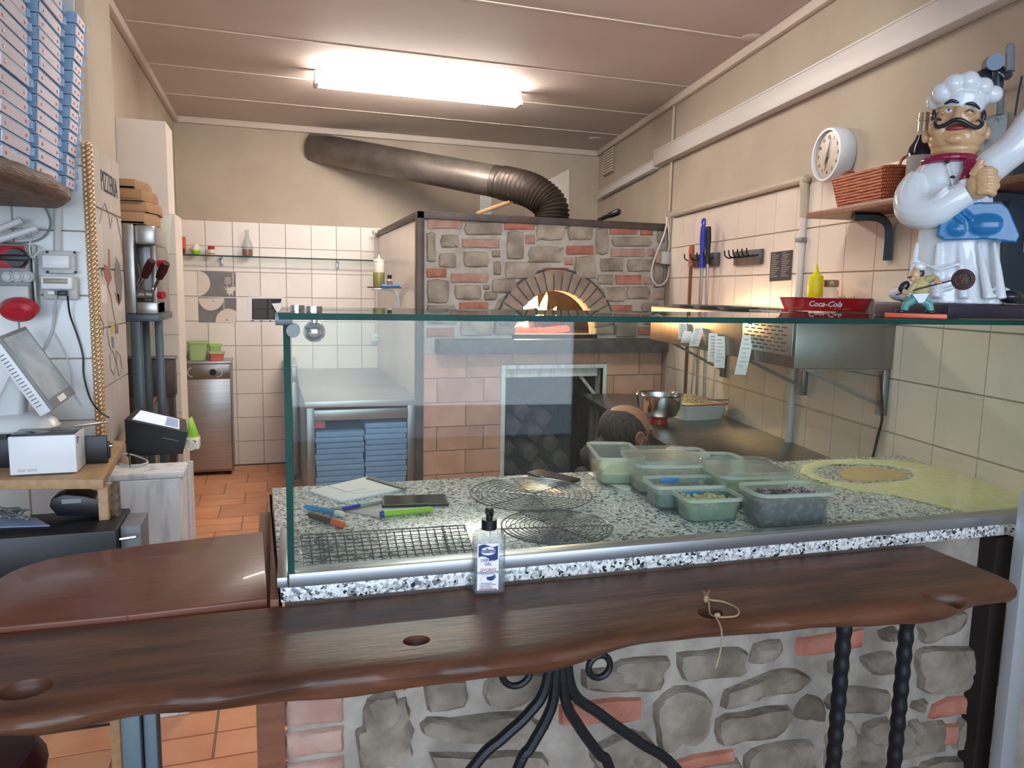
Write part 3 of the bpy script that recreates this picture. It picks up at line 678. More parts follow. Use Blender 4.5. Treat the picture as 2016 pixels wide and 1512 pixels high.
# things on the first cabinet
zs = zc_
def tub(name, lab, cx, cy, z0, w, d, h, body, lid=None, lidm=None, cat='container', rad=.02, taper=.9, group=None, rz=0., wall=.0022, fill=None, fh=.5, lip=.006, kind_thing=True):
    t = thing(name, lab, cat, (cx, cy, z0), rz, group)
    clear = 'milky' in body
    s = [rrect(0, 0, .0, w * taper, d * taper, rad), rrect(0, 0, h - .008, w, d, rad), rrect(0, 0, h - .008, w - 2 * wall, d - 2 * wall, rad), rrect(0, 0, wall, w * taper - 2 * wall, d * taper - 2 * wall, rad)]
    MB().loft(s).build('tub', body, t, local=True, smooth=30)
    MB().loft([rrect(0, 0, h - .0079, w - 2 * wall, d - 2 * wall, rad), rrect(0, 0, h - .0079, w + 2 * lip, d + 2 * lip, rad + lip), rrect(0, 0, h, w + 2 * lip, d + 2 * lip, rad + lip), rrect(0, 0, h, w - 2 * wall, d - 2 * wall, rad), rrect(0, 0, h - .0079, w - 2 * wall, d - 2 * wall, rad)], caps=(False, False)).build('rim', 'milky_rim' if clear else body, t, local=True, smooth=30)
    if fill:
        ww = w * (taper + (1 - taper) * fh) - .008; dd = d * (taper + (1 - taper) * fh) - .008
        mb = MB(); k = 8
        r1 = rrect(0, 0, wall + .001, w * taper - .008, d * taper - .008, rad); r2 = rrect(0, 0, h * fh, ww, dd, rad)
        r3 = [V((p.x * .7, p.y * .7, h * fh + .006 + random.uniform(-.006, .006))) for p in r2]; r4 = [V((p.x * .3, p.y * .3, h * fh + .01 + random.uniform(-.004, .004))) for p in r2]
        mb.loft([r1, r2, r3, r4]); f_ = mb.build('filling', fill, t, local=True, smooth=60)
    if lid:
        MB().loft([rrect(0, 0, h + .0005, w + 2 * lip + .004, d + 2 * lip + .004, rad + lip), rrect(0, 0, h + .012, w + 2 * lip + .002, d + 2 * lip + .002, rad + lip), rrect(0, 0, h + .012, w - .01, d - .01, rad), rrect(0, 0, h + .009, w - .014, d - .014, rad)]).build('lid', lid, t, local=True, smooth=30)
    return t
b0 = PZ(395, 712, zs); yq = YB - .16
ppx = lambda x: PY(x, 700, yq).x
tub('food_tub', 'large pale green lidded tub on the left steel cabinet', (ppx(370) + ppx(411)) / 2, yq, zs, .14, .12, PY(390, 672, yq).z - zs - .01, 'green_pale', 'green_pale')
tub('food_tub', 'lime green lidded tub behind the pink one on the steel cabinet', (ppx(412) + ppx(434)) / 2, yq + .04, zs, .085, .08, PY(420, 678, yq).z - zs - .012, 'green_pale', 'green_lime')
tub('food_tub', 'small pink filled tub with a pale lid on the left steel cabinet', (ppx(413) + ppx(443)) / 2, yq - .07, zs, .105, .10, .055, 'salmon', 'green_pale')
kb = V((ppx(364) - .005, yq - .06, zs)); o = thing('round_timer', 'small black ball shaped timer on the edge of the steel cabinet', 'timer', kb)
MB().ball(kb + V((0, 0, .027)), .027, 16).build('ball', 'black_gloss', o); MB().cyl(kb + V((.004, -.024, .027)), kb + V((.004, -.029, .027)), .009, n=12).build('dial', 'chrome', o)
# ------------------------------------------------------------------ glass shelf with small things
sh0, sh1 = PY(349, 497, YB - .12), PY(735, 507, YB - .12)
zsh = 1.725; sh = thing('glass_shelf', 'long green edged glass shelf on the tiled back wall', 'shelf', (.1, YB - .07, zsh))
MB().bx(sh0.x, sh1.x, YB - .135, YB - .009, zsh - .010, zsh).build('pane', 'pane', sh, smooth=0)
MB().bx(sh0.x, sh1.x, YB - .138, YB - .1355, zsh - .010, zsh).build('front_edge', 'glass_edge', sh, smooth=0)
for x in (PY(436, 500, YB).x, PY(664, 500, YB).x):
    MB().bx(x - .01, x + .01, YB - .10, YB - .0075, zsh - .022, zsh - .0105, bev=.002).bx(x - .012, x + .012, YB - .02, YB - .0075, zsh - .08, zsh - .010, bev=.002).build('bracket', 'steel', sh)
ysh = YB - .075
def onsh(px): return PY(px, 490, ysh).x
x = onsh(359.5); o = thing('spice_box', 'orange spice carton at the left end of the glass shelf', 'carton', (x, ysh, zsh))
MB().bx(x - .024, x + .024, ysh - .02, ysh + .02, zsh, zsh + .135, bev=.002).build('carton', 'orange', o); MB().bx(x - .02, x + .02, ysh - .0215, ysh - .0205, zsh + .005, zsh + .045).build('window', 'wood_dark', o)
x = onsh(386); o = thing('egg_timer', 'cream and green egg shaped pot on the glass shelf', 'pot', (x, ysh, zsh))
MB().lathe([(.018, 0), (.03, .012), (.034, .03), (.0335, .034)], (x, ysh, zsh), 20).build('base', 'green_lime', o); MB().lathe([(.0335, .0345), (.031, .055), (.022, .078), (.010, .09), (0, .094)], (x, ysh, zsh), 20).build('dome', 'cream', o)
x = onsh(416); o = thing('spice_jar', 'tiny clear spice jar with a red cap on the glass shelf', 'jar', (x, ysh, zsh))
MB().lathe([(.022, 0), (.024, .004), (.024, .04), (.019, .046)], (x, ysh, zsh), 16).build('jar', 'cream', o); MB().lathe([(.025, .046), (.025, .068), (.022, .072), (0, .072)], (x, ysh, zsh), 16).build('cap', 'red_plastic', o)
MB().lathe([(.0243, .008), (.0245, .008), (.0245, .014), (.0243, .014)], (x, ysh, zsh), 16).build('stripe', 'red_plastic', o)
x = onsh(487); o = thing('glass_bottle', 'clear glass bottle with orange print on the glass shelf', 'bottle', (x, ysh, zsh))
MB().lathe([(.036, 0), (.042, .006), (.042, .075), (.034, .105), (.016, .15), (.013, .195), (.015, .197), (.015, .208), (0, .208)], (x, ysh, zsh), 20).build('bottle', 'bottle_clear', o); MB().lathe([(.038, .004), (.039, .055), (0, .055)], (x, ysh, zsh), 20).build('sauce', 'brown_sauce', o)
# ------------------------------------------------------------------ prints on the tiles
def flatp(name, lab, cat, pts, dy, m, plane=None, parent=None):
    P = plane or (lambda a, b: PY(a, b, YB - .0085))
    return tag(MB().prism([P(*q) for q in pts], (0, -dy, 0)).build(name, m), lab, cat)
po1 = thing('wall_poster', 'grey poster with pale discs and a splash taped on the back wall, upper sheet', 'poster', PY(425, 557, YB - .01))
ZP = lambda x, y: (380 + x / 10.08, 530 + y / 10.08)
pl = lambda dy: (lambda q: PY(ZP(*q)[0], ZP(*q)[1], YB - dy))
def sheet(par, name, pts, d, m, th=.0012): return MB().prism([pl(d)(q) for q in pts], (0, -th, 0)).build(name, m, par, smooth=0)
def arcp(cx, cy, rx, ry, a0, a1, n=20): return [(cx + rx * math.cos(math.radians(a0 + (a1 - a0) * i / n)), cy + ry * math.sin(math.radians(a0 + (a1 - a0) * i / n))) for i in range(n + 1)]
sheet(po1, 'sheet', [(85, 25), (845, 65), (850, 550), (90, 535)], .0085, 'mural_grey'); sheet(po1, 'disc', [(90, 30)] + arcp(90, 285, 250, 250, -75, 75) + [(90, 530)], .0100, 'white_paint')
sheet(po1, 'stripe', [(790, 75), (802, 75), (802, 340), (790, 340)], .0100, 'paper', .0006)
sheet(po1, 'splash', [(600, 330), (690, 390), (660, 300), (720, 380), (750, 350), (830, 345), (845, 420), (800, 440), (790, 540), (760, 480), (710, 530), (700, 470), (650, 470), (690, 430), (610, 400), (670, 405)], .0100, 'white_paint')
for k in range(6): sheet(po1, 'text_line', [(620 + (k % 2) * 20, 165 + k * 24), (770 - (k % 3) * 15, 165 + k * 24), (770 - (k % 3) * 15, 174 + k * 24), (620 + (k % 2) * 20, 174 + k * 24)], .0100, 'white_paint', .0005)
po2 = thing('wall_poster', 'grey poster with two pale discs taped on the back wall, lower sheet', 'poster', PY(425, 610, YB - .01))
sheet(po2, 'sheet', [(100, 555), (862, 575), (860, 1060), (115, 1055)], .0085, 'mural_grey'); sheet(po2, 'disc', arcp(358, 575, 250, 245, 0, 180), .0100, 'white_paint'); sheet(po2, 'disc', [(850, 1060)] + [(450, 1060)] + arcp(700, 1035, 250, 250, 180, 310), .0102, 'white_paint')
sheet(po2, 'divider', [(603, 580), (618, 580), (622, 790), (607, 790)], .0103, 'white_paint'); sheet(po2, 'disc_mark', arcp(678, 1008, 14, 12, 0, 360, 8), .0116, 'ink', .0005); sheet(po2, 'disc_mark', arcp(400, 625, 18, 12, 0, 360, 8), .0113, 'ink_faint', .0005)
for k in range(10): sheet(po2, 'text_line', [(640, 600 + k * 20), (840 - (k % 3) * 30, 603 + k * 20), (840 - (k % 3) * 30, 609 + k * 20), (640, 606 + k * 20)], .0101, 'mural_grey' if 0 else 'ink_faint', .0005)
po3 = thing('wall_poster', 'white sheet with four dark text panels on the back wall behind the glass corner', 'poster', PY(525, 610, YB - .01))
sheet(po3, 'sheet', [(1085, 545), (1790, 545), (1790, 1030), (1085, 1030)], .0085, 'paper'); sheet(po3, 'frame_print', [(1170, 585), (1760, 585), (1740, 670), (1560, 680), (1690, 900), (1690, 1000), (1170, 1000)], .0098, 'ink')
for a, b, c, d in ((1195, 600, 1460, 780), (1195, 800, 1460, 985), (1500, 600, 1555, 780), (1500, 800, 1600, 985)): sheet(po3, 'text_panel', [(a, b), (c, b), (c, d), (a, d)], .0112, 'print_dark')
for k in range(3): sheet(po3, 'caption', [(1140 + k * 190, 1016), (1215 + k * 170, 1016), (1215 + k * 170, 1030), (1140 + k * 190, 1030)], .0098, 'ink', .0006)
# ------------------------------------------------------------------ pipe, socket and corner shelf left of the oven
xp = PY(741, 600, YB).x
pipe(bez([V((xp, YB - .022, 1.045)), V((xp, YB - .022, 1.8)), V((xp, YB - .022, 1.92)), V((xp + .02, YB - .04, 1.965)), V((xp + .08, YB - .08, 1.975)), V((oxl - .05, YB - .12, 1.955))], 6), .018, 'pipe_white', 'white conduit rising from the socket and bending over to the oven side')
s0 = PY(740, 664, YB)
so = thing('wall_socket', 'white power socket low on the back wall above the steel table', 'socket', (s0.x, YB - .008, s0.z))
MB().box((s0.x, YB - .03, s0.z), (.10, .045, .075), bev=.006).build('housing', 'plastic_white', so); MB().box((s0.x + .008, YB - .0535, s0.z), (.055, .003, .045), bev=.002).build('insert', 'cream', so)
for dx in (-.008, .008, .022): MB().cyl((s0.x + dx, YB - .057, s0.z), (s0.x + dx, YB - .054, s0.z), .004, n=8).build('hole', 'ink', so)
YSH = PX(790, 566, oxl).y; YBk = YSH + .20
cs = PY(760, 565, YSH)
zc2 = cs.z; csx0, csx1 = PY(714, 563, YSH).x, oxl - .04
cst = thing('corner_shelf', 'small white rimmed glass shelf beside the oven side', 'shelf', (cs.x, YB - .1, zc2))
MB().bx(csx0, oxl - .002, YSH, YSH + .16, zc2 - .008, zc2).build('pane', 'pane', cst, smooth=0)
MB().bx(csx0 + .03, oxl - .002, YSH - .03, YSH - .005, zc2 - .009, zc2 + .0005).build('rim', 'wood_dark', cst)
for y_ in (YSH + .02, YSH + .13): MB().tube(bez([(csx0 + .08, y_, zc2 - .017), (oxl - .07, y_, zc2 - .02), (oxl - .025, y_, zc2 - .05), (oxl - .012, y_, zc2 - .13)], 5), .008, 8).build('bracket', 'plastic_white', cst)
x = PY(746, 560, YSH + .08).x; o = thing('squeeze_bottle', 'tall squeeze bottle of yellow oil with a pointed nozzle on the corner shelf', 'bottle', (x, YSH + .08, zc2))
MB().lathe([(.038, 0), (.04, .004), (.04, .17), (.036, .175)], (x, YSH + .08, zc2), 20).build('body', 'cream', o); MB().lathe([(.0405, .001), (.041, .002), (.041, .10), (.0405, .101)], (x, YSH + .08, zc2), 20).build('oil', 'oil', o)
MB().lathe([(.041, .175), (.041, .185), (.02, .192), (.008, .2), (.003, .225), (0, .225)], (x, YSH + .08, zc2), 16).build('nozzle', 'cream', o)
x = PY(767, 558, YSH + .1).x; o = thing('oil_bottle', 'small dark oil bottle with a black cap on the corner shelf', 'bottle', (x, YSH + .1, zc2))
MB().lathe([(.024, 0), (.026, .005), (.022, .03), (.012, .05), (.011, .06)], (x, YSH + .1, zc2), 16).build('bottle', 'brown_sauce', o); MB().lathe([(.016, .06), (.016, .085), (0, .085)], (x, YSH + .1, zc2), 12).build('cap', 'plastic_black', o); MB().lathe([(.0155, .044), (.0165, .044), (.0165, .055), (.0155, .055)], (x, YSH + .1, zc2), 12).build('label', 'paper', o)
a = PY(752, 562, YSH); b = PY(788, 562, YSH); o = MB().bx(a.x, min(b.x, oxl - .006), YSH + .002, YSH + .04, zc2 + .0005, zc2 + .018, bev=.006).build('blue_box', 'blue_plastic'); tag(o, 'flat bright blue plastic case on the edge of the corner shelf', 'case')
# ------------------------------------------------------------------ front counter: masonry, granite slab, glass screen
ZG = .93
gfl, gfr = V((.004, 1.403, 0)), V((2.052, 1.336, 0)); gbl, gbr = V((-.012, 2.141, 0)), V((RW(2.066, 0).x - .003, 2.066, 0))
gd = (gfr - gfl).normalized(); gn = V((gd.y, -gd.x, 0))           # along the front, and out of it towards the visitor
def PC(x, y, off=0.): return PP(x, y, gfl + gn * off, gn)         # on the vertical plane of the slab's front
def GP(u, v, z): return gfl + gd * u - gn * v + V((0, 0, z))      # u along the counter, v into the room
gs = tag(MB().prism([gfl + V((0, 0, ZG - .03)), gfr + V((0, 0, ZG - .03)), gbr + V((0, 0, ZG - .03)), gbl + V((0, 0, ZG - .03))], (0, 0, .03), bev=.003).build('granite_worktop', 'granite'), 'speckled grey granite slab on top of the stone counter', 'worktop')
OFFS = -.045
cw = thing('stone_counter', 'counter front of grey field stones and red bricks under the granite', 'counter', GP(1, .3, 0))
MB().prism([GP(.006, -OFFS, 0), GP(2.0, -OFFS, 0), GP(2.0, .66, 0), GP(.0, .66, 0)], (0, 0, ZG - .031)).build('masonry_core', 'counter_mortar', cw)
pc = lambda x, y: PC(x, y, OFFS)
def za(p, off=(500, 1100), s=2.6526): return [(off[0] + x / s, off[1] + y / s) for x, y in p]
def zb(p): return za(p, (1200, 1050), 2.4706)
SA = [('d', [(150, 650), (480, 640), (800, 655), (800, 680), (480, 690), (150, 702)]), ('d', [(150, 715), (472, 700), (474, 845), (150, 880)]), ('d', [(150, 905), (474, 865), (476, 1000), (150, 1045)]), ('d', [(150, 1065), (476, 1022), (476, 1130), (150, 1180)]),
('s', [(590, 725), (690, 695), (760, 715), (800, 760), (828, 830), (825, 960), (800, 1040), (700, 1085), (600, 1110), (555, 1090), (540, 1000), (525, 900), (560, 870), (570, 780)]),
('s', [(885, 625), (1105, 600), (1115, 660), (1112, 770), (895, 795)]), ('s', [(915, 825), (1000, 822), (1400, 790), (1500, 830), (1508, 900), (1300, 945), (950, 940), (890, 900)]),
('s', [(1195, 640), (1280, 580), (1500, 580), (1530, 640), (1440, 730), (1330, 775), (1200, 760)]), ('s', [(920, 1010), (1150, 1000), (1500, 1010), (1540, 1100), (1450, 1190), (960, 1190)]),
('s', [(1705, 575), (1960, 560), (2040, 600), (2035, 660), (1830, 690), (1700, 660)]), ('s', [(1750, 980), (1900, 900), (2030, 900), (2100, 960), (2110, 1180), (1790, 1190), (1760, 1080)])]
SB = [('s', [(10, 630), (120, 600), (285, 590), (270, 660), (240, 750), (120, 765), (10, 740)]), ('b', [(-255, 830), (20, 790), (160, 795), (158, 900), (60, 920), (-120, 925), (-255, 925)]),
('s', [(325, 580), (440, 565), (645, 540), (650, 620), (640, 690), (420, 700), (335, 715)]), ('s', [(690, 530), (828, 512), (815, 590), (760, 620), (670, 625)]), ('b', [(898, 505), (1238, 455), (1232, 545), (1000, 590), (898, 592)]),
('s', [(1300, 470), (1388, 445), (1385, 510), (1320, 520)]), ('s', [(1500, 420), (1660, 380), (1725, 375), (1700, 460), (1600, 500), (1520, 530), (1500, 480)]), ('s', [(1795, 360), (1905, 335), (1925, 420), (1915, 560), (1850, 600), (1770, 520)]),
('s', [(560, 760), (700, 700), (850, 650), (955, 660), (940, 740), (800, 770), (700, 790), (620, 830), (535, 840)]), ('s', [(250, 770), (380, 740), (470, 770), (480, 880), (460, 1010), (340, 1030), (240, 1060), (215, 960), (215, 830)]),
('s', [(510, 900), (640, 860), (860, 835), (872, 910), (800, 980), (640, 1000), (515, 1020)]), ('s', [(1210, 595), (1320, 565), (1370, 575), (1365, 670), (1280, 685), (1230, 650)]), ('s', [(1055, 620), (1090, 610), (1088, 680), (1060, 680)]),
('s', [(1485, 570), (1580, 545), (1750, 545), (1850, 600), (1800, 700), (1700, 770), (1540, 775), (1475, 700)]), ('s', [(1060, 780), (1180, 735), (1360, 760), (1355, 850), (1200, 872), (1055, 850)]), ('s', [(900, 830), (960, 780), (1040, 800), (1030, 900), (950, 900), (890, 890)]),
('s', [(1110, 920), (1180, 905), (1190, 1000), (1180, 1050), (1060, 1050), (1040, 980)]), ('s', [(1225, 920), (1345, 890), (1345, 1020), (1260, 1030), (1220, 1000)]), ('s', [(1465, 815), (1530, 800), (1500, 860), (1460, 850)]),
('b', [(1560, 830), (1640, 790), (1835, 775), (1830, 870), (1700, 880), (1540, 900)]), ('b', [(1530, 930), (1820, 908), (1812, 1000), (1700, 1020), (1528, 1035)]), ('s', [(1450, 910), (1500, 895), (1510, 960), (1480, 1020), (1445, 1000)]),
('s', [(650, 1080), (760, 1020), (900, 1000), (1000, 1010), (980, 1130), (800, 1200), (660, 1200)]), ('b', [(290, 1110), (400, 1070), (610, 1040), (612, 1180), (400, 1200), (250, 1200)]), ('s', [(20, 980), (110, 950), (190, 980), (205, 1200), (20, 1200)]),
('s', [(1495, 1110), (1700, 1075), (1890, 1085), (1900, 1220), (1500, 1240)]), ('s', [(1150, 1075), (1340, 1060), (1340, 1190), (1140, 1200)]), ('s', [(1850, 620), (1900, 590), (1890, 720), (1860, 740)])]
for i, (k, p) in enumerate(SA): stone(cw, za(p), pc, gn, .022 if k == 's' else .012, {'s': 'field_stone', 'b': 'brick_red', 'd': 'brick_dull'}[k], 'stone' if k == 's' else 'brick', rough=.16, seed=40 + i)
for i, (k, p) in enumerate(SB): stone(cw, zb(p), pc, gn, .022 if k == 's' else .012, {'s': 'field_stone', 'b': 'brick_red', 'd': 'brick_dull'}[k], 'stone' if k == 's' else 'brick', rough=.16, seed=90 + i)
zlow = pc(1000, 1560).z                                           # courses lower down, towards the floor
z = zlow - .01; j = 0
while z > .12:
    u = .05 + (j % 2) * .06
    while u < 1.85:
        w = random.uniform(.14, .24); h = .09; k = random.choice('sssb')
        p0 = GP(u, -OFFS, z - h); q = [(0, 0), (w, random.uniform(-.01, .01)), (w - .01, h), (.01, h)]
        pl_ = [GP(u + a, -OFFS, z - h + b) for a, b in q]
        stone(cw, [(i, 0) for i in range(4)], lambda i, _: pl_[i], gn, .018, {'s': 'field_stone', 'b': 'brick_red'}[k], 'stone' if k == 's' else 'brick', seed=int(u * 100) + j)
        u += w + .03
    z -= .125; j += 1
# glass screen
ZT = 1.4505; th = .012
g0, g1 = GP(.045, .012, 0), GP(1.99, .012, 0)
case = thing('glass_screen', 'green edged glass screen standing on the granite counter', 'glass screen', GP(1, .1, ZG))
UL = PC(581, 1100, -.012); ul = (UL - gfl).dot(gd)
zb_ = ZG + .028
MB().prism([GP(ul, .012, zb_), GP(1.99, .012, zb_), GP(1.99, .012 + th, zb_), GP(ul, .012 + th, zb_)], (0, 0, ZT - th - zb_ - .001)).build('front_pane', 'pane', case, smooth=0)
MB().prism([GP(ul - .0135, .002, zb_), GP(ul - .0015, .002, zb_), GP(ul - .0015, .29, zb_), GP(ul - .0135, .29, zb_)], (0, 0, ZT - th - zb_ - .001)).build('side_pane', 'pane', case, smooth=0)
MB().prism([GP(ul - .0137, .0, zb_), GP(ul - .0013, .0, zb_), GP(ul - .0013, .0016, zb_), GP(ul - .0137, .0016, zb_)], (0, 0, ZT - th - zb_ - .001)).prism([GP(ul - .0137, .2905, zb_), GP(ul - .0013, .2905, zb_), GP(ul - .0013, .292, zb_), GP(ul - .0137, .292, zb_)], (0, 0, ZT - th - zb_ - .001)).build('side_edge', 'glass_edge', case, smooth=0)
tl0 = (PC(549, 618, 0.0) - gfl).dot(gd); td = .40
MB().prism([GP(tl0, -.006, ZT - th), GP(1.99, -.006, ZT - th), GP(1.99, td, ZT - th), GP(tl0, td, ZT - th)], (0, 0, th)).build('top_pane', 'pane', case, smooth=0)
MB().prism([GP(tl0, -.0075, ZT - th), GP(1.99, -.0075, ZT - th), GP(1.99, -.0062, ZT - th), GP(tl0, -.0062, ZT - th)], (0, 0, th)).prism([GP(tl0, td + .0002, ZT - th), GP(1.99, td + .0002, ZT - th), GP(1.99, td + .0015, ZT - th), GP(tl0, td + .0015, ZT - th)], (0, 0, th)).prism([GP(tl0 - .0012, -.006, ZT - th), GP(tl0 - .0002, -.006, ZT - th), GP(tl0 - .0002, td, ZT - th), GP(tl0 - .0012, td, ZT - th)], (0, 0, th)).build('polished_rim', 'glass_edge', case, smooth=0)
cu = ul - .012
MB().prism([GP(cu, -.004, ZG + .0005), GP(1.99, -.004, ZG + .0005), GP(1.99, .036, ZG + .0005), GP(cu, .036, ZG + .0005)], (0, 0, .027), bev=.002).build('front_rail', 'aluminium', case)
MB().prism([GP(cu - .022, .0, ZG + .0005), GP(cu - .002, .0, ZG + .0005), GP(cu - .002, .30, ZG + .0005), GP(cu - .022, .30, ZG + .0005)], (0, 0, .02), bev=.002).build('side_rail', 'aluminium', case)
# stand-off fittings
def disc(par, c, d, r, l, m='chrome', n=20, name='fitting'): c = V(c); d = V(d).normalized(); return MB().cyl(c - d * l / 2, c + d * l / 2, r, n=n).build(name, m, par)
u1 = (PC(582, 650) - gfl).dot(gd)
f_ = disc(case, GP(ul + .004, -.006, PC(575, 650).z), gn, .012, .034, 'plastic_dgrey')
disc(case, GP(ul - .012, .005, PC(572, 628).z), gd, .012, .03, 'plastic_dgrey')
bz = PC(619, 655).z; u2 = (PC(619, 655, -.03) - gfl).dot(gd)
kn = disc(case, GP(u2, .03, ZT + .006), (0, 0, 1), .015, .012, name='top_button'); disc(case, GP(u2 - .03, .09, ZT + .006), (0, 0, 1), .013, .012, name='top_button')
MB().tube([GP(u2, .03, ZT - th - .001), GP(u2, .032, ZT - .05)], .007, 12).ball(GP(u2, .034, bz + .0), .0205, 18).build('ball_clamp', 'chrome', case)
# ------------------------------------------------------------------ long plank bar
ZP_ = .895
def pz(x, y): return PZ(x, y, ZP_)
front = [(-40, 1420), (60, 1407), (149, 1392), (260, 1375), (434, 1356), (573, 1337), (700, 1323), (813, 1312), (933, 1303), (1040, 1295), (1090, 1283), (1140, 1268), (1260, 1250), (1382, 1228), (1470, 1221), (1564, 1215), (1726, 1199), (1831, 1189), (1908, 1171), (1960, 1160), (2003, 1148)]
st = []
pts = [pz(*q) for q in front]; tail = pz(2016, 1142)
def yfront(X):
    for a, b in zip(pts, pts[1:]):
        if a.x <= X <= b.x: return a.y + (b.y - a.y) * (X - a.x) / (b.x - a.x)
    return pts[0].y if X < pts[0].x else pts[-1].y
xr0 = pz(1840, 1070).x; tipb = pz(2006, 1133)
def yback(X):
    yb = gfl.y + (gfr.y - gfl.y) * (X - gfl.x) / (gfr.x - gfl.x) - .004
    if X > xr0: yb = min(yb, yb + (tipb.y - yb) * min((X - xr0) / (tipb.x - xr0), 1))
    return yb
secs = []; X = pts[0].x - .25; n_ = 90; x1_ = pts[-1].x
for i in range(n_ + 1):
    x = X + (x1_ - X) * i / n_; yf = yfront(x) + .004 * math.sin(x * 23) ; yb = max(yback(x), yf + .02); t = .040 + .007 * math.sin(x * 5.1 + 1) + .004 * math.sin(x * 17)
    w = .003 * math.sin(x * 31 + 2)
    secs.append([V((x, yb, ZP_)), V((x, yf + .05, ZP_)), V((x, yf + .022, ZP_ - .0015)), V((x, yf + .007 + w * .5, ZP_ - .007)), V((x, yf + w * .3, ZP_ - .017)), V((x, yf + .003 + w, ZP_ - t * .65)), V((x, yf + .016 + w, ZP_ - t)), V((x, yb, ZP_ - t - .002))])
bar = MB().loft(secs).build('plank_bar', 'wood_dark', smooth=50); tag(bar, 'long dark live edge plank bar with knot holes along the counter', 'bar top')
def carve(cx, cy, r, ang=0., tilt=0., dz=0.):
    c = PZ(cx, cy, ZP_ + dz); return MB().ball(c, r, 20, rot=Euler((tilt, 0, ang))).build('carve', 'wood_dark')
for args in ((50, 1357, (.036, .030, .028), .1, 0), (820, 1261, (.024, .019, .030), 0, 0), (1398, 1206, (.026, .022, .05), .2, 0), (1868, 1172, (.055, .024, .036), -.45, .6, .002)):
    cut(bar, carve(*args))
for p in bar.data.polygons: p.use_smooth = True
bar.data.set_sharp_from_angle(angle=math.radians(45))
# twine
tw = thing('twine_loop', 'loop of natural twine knotted through a knot hole in the plank bar', 'twine', pz(1402, 1205))
MB().tube(bez([pz(1392, 1190) + V((0, 0, .012)), pz(1400, 1193) + V((0, 0, .012)), pz(1425, 1191) + V((0, 0, .006)), pz(1452, 1203) + V((0, 0, .005)), pz(1450, 1216) + V((0, 0, .004)), pz(1418, 1222) + V((0, 0, .007)), pz(1405, 1212) + V((0, 0, .0))], 8), .0017, 6).build('loop', 'twine', tw)
MB().tube(bez([pz(1395, 1192) + V((0, 0, .008)), pz(1398, 1206) + V((0, 0, -.002)), pz(1410, 1222) + V((0, 0, .005)), pz(1418, 1234) + V((0, -.004, -.005)), pz(1419, 1250) + V((0, -.002, -.026)), pz(1412, 1262) + V((0, -.0, -.05))], 8), .0016, 6).build('hanging_end', 'twine', tw)
MB().ball(pz(1390, 1189) + V((0, 0, .01)), (.006, .005, .008), 8).ball(pz(1412, 1219) + V((0, 0, .008)), (.007, .005, .005), 8).build('knot', 'twine', tw)
fb = MB()
for i in range(9): fb.tube([pz(1390, 1188) + V((0, 0, .012)), pz(1390 + random.uniform(-10, 8), 1178 + random.uniform(-6, 8)) + V((0, 0, .014))], .0005, 4)
fb.build('frayed_end', 'twine', tw)
# ------------------------------------------------------------------ supports
YL = 1.30
tree = thing('iron_leg', 'dark wrought iron leg splaying into four curved bars under the plank bar', 'leg', (PY(1100, 1330, YL).x, YL, 0))
def py(x, y, dy=0.): return PY(x, y, YL + dy)
zt2 = ZP_ - .05
tcx = py(1100, 1330).x
for k, q in enumerate(([(1090, 1322), (1075, 1350), (1040, 1405), (990, 1452), (930, 1512)], [(1097, 1322), (1092, 1360), (1078, 1410), (1045, 1470), (1020, 1512)], [(1103, 1322), (1112, 1370), (1140, 1430), (1180, 1485), (1200, 1512)], [(1110, 1322), (1125, 1355), (1180, 1405), (1260, 1462), (1330, 1512)])):
    P = [py(*a) for a in q]; P[0].z = zt2 - .002; e = P[-1]; d = (P[-1] - P[-2]); d /= max(-d.z, .001)
    sp = (-.62, -.28, .28, .62)[k]; P += [V((e.x + sp * .25, YL, e.z - .22)), V((tcx + (e.x - tcx) + sp * .35, YL, .012))]
    MB().tube(bez(P, 6), .0115, 8).build('bar', 'dark_iron', tree)
MB().lathe([(.045, 0), (.03, -.03), (.022, -.06), (.0, -.065)], (tcx, YL, zt2 + .002), 16).build('hub', 'dark_iron', tree)
for (x, y, r) in ((1017, 1322, .030), (1180, 1312, .024)):
    c = py(x, y); MB().tube([c + V((r * math.cos(t * .2618), 0, r * math.sin(t * .2618))) for t in range(24)], .007, 8, closed=True).build('scroll', 'dark_iron', tree)
for k, (xa, ya, xb, yb_, lab) in enumerate(((1662, 1240, 1645, 1512, 'black twisted iron bar under the plank bar, left of the pair'), (1786, 1225, 1760, 1512, 'black twisted iron bar under the plank bar, right of the pair'))):
    a = PY(xa, ya, 1.27); zz = ZP_ - .046; X = a.x; P = []; R_ = []
    for i in range(120): P.append(V((X, 1.27, zz - i * zz / 119))); R_.append(.0165 + .0014 * math.sin(i * 1.05))
    o = MB().tube(P, R_, 12).build('twisted_bar', 'dark_iron', smooth=60); tag(o, lab, 'bar')
yl_ = pz(270, 1372).y + .04; a, b = PY(236, 1420, yl_), PY(306, 1420, yl_)
o = thing('post_leg', 'square dark grey steel leg under the left part of the plank bar', 'leg', ((a.x + b.x) / 2, yl_, 0)); m_ = (a.x + b.x) / 2
MB().bx(a.x, m_ + .003, yl_, yl_ + .04, 0, ZP_ - .05, bev=.003).build('tube', 'grey_post', o); MB().bx(m_ + .005, b.x, yl_ + .01, yl_ + .05, 0, ZP_ - .05, bev=.003).build('tube', 'grey_post', o)
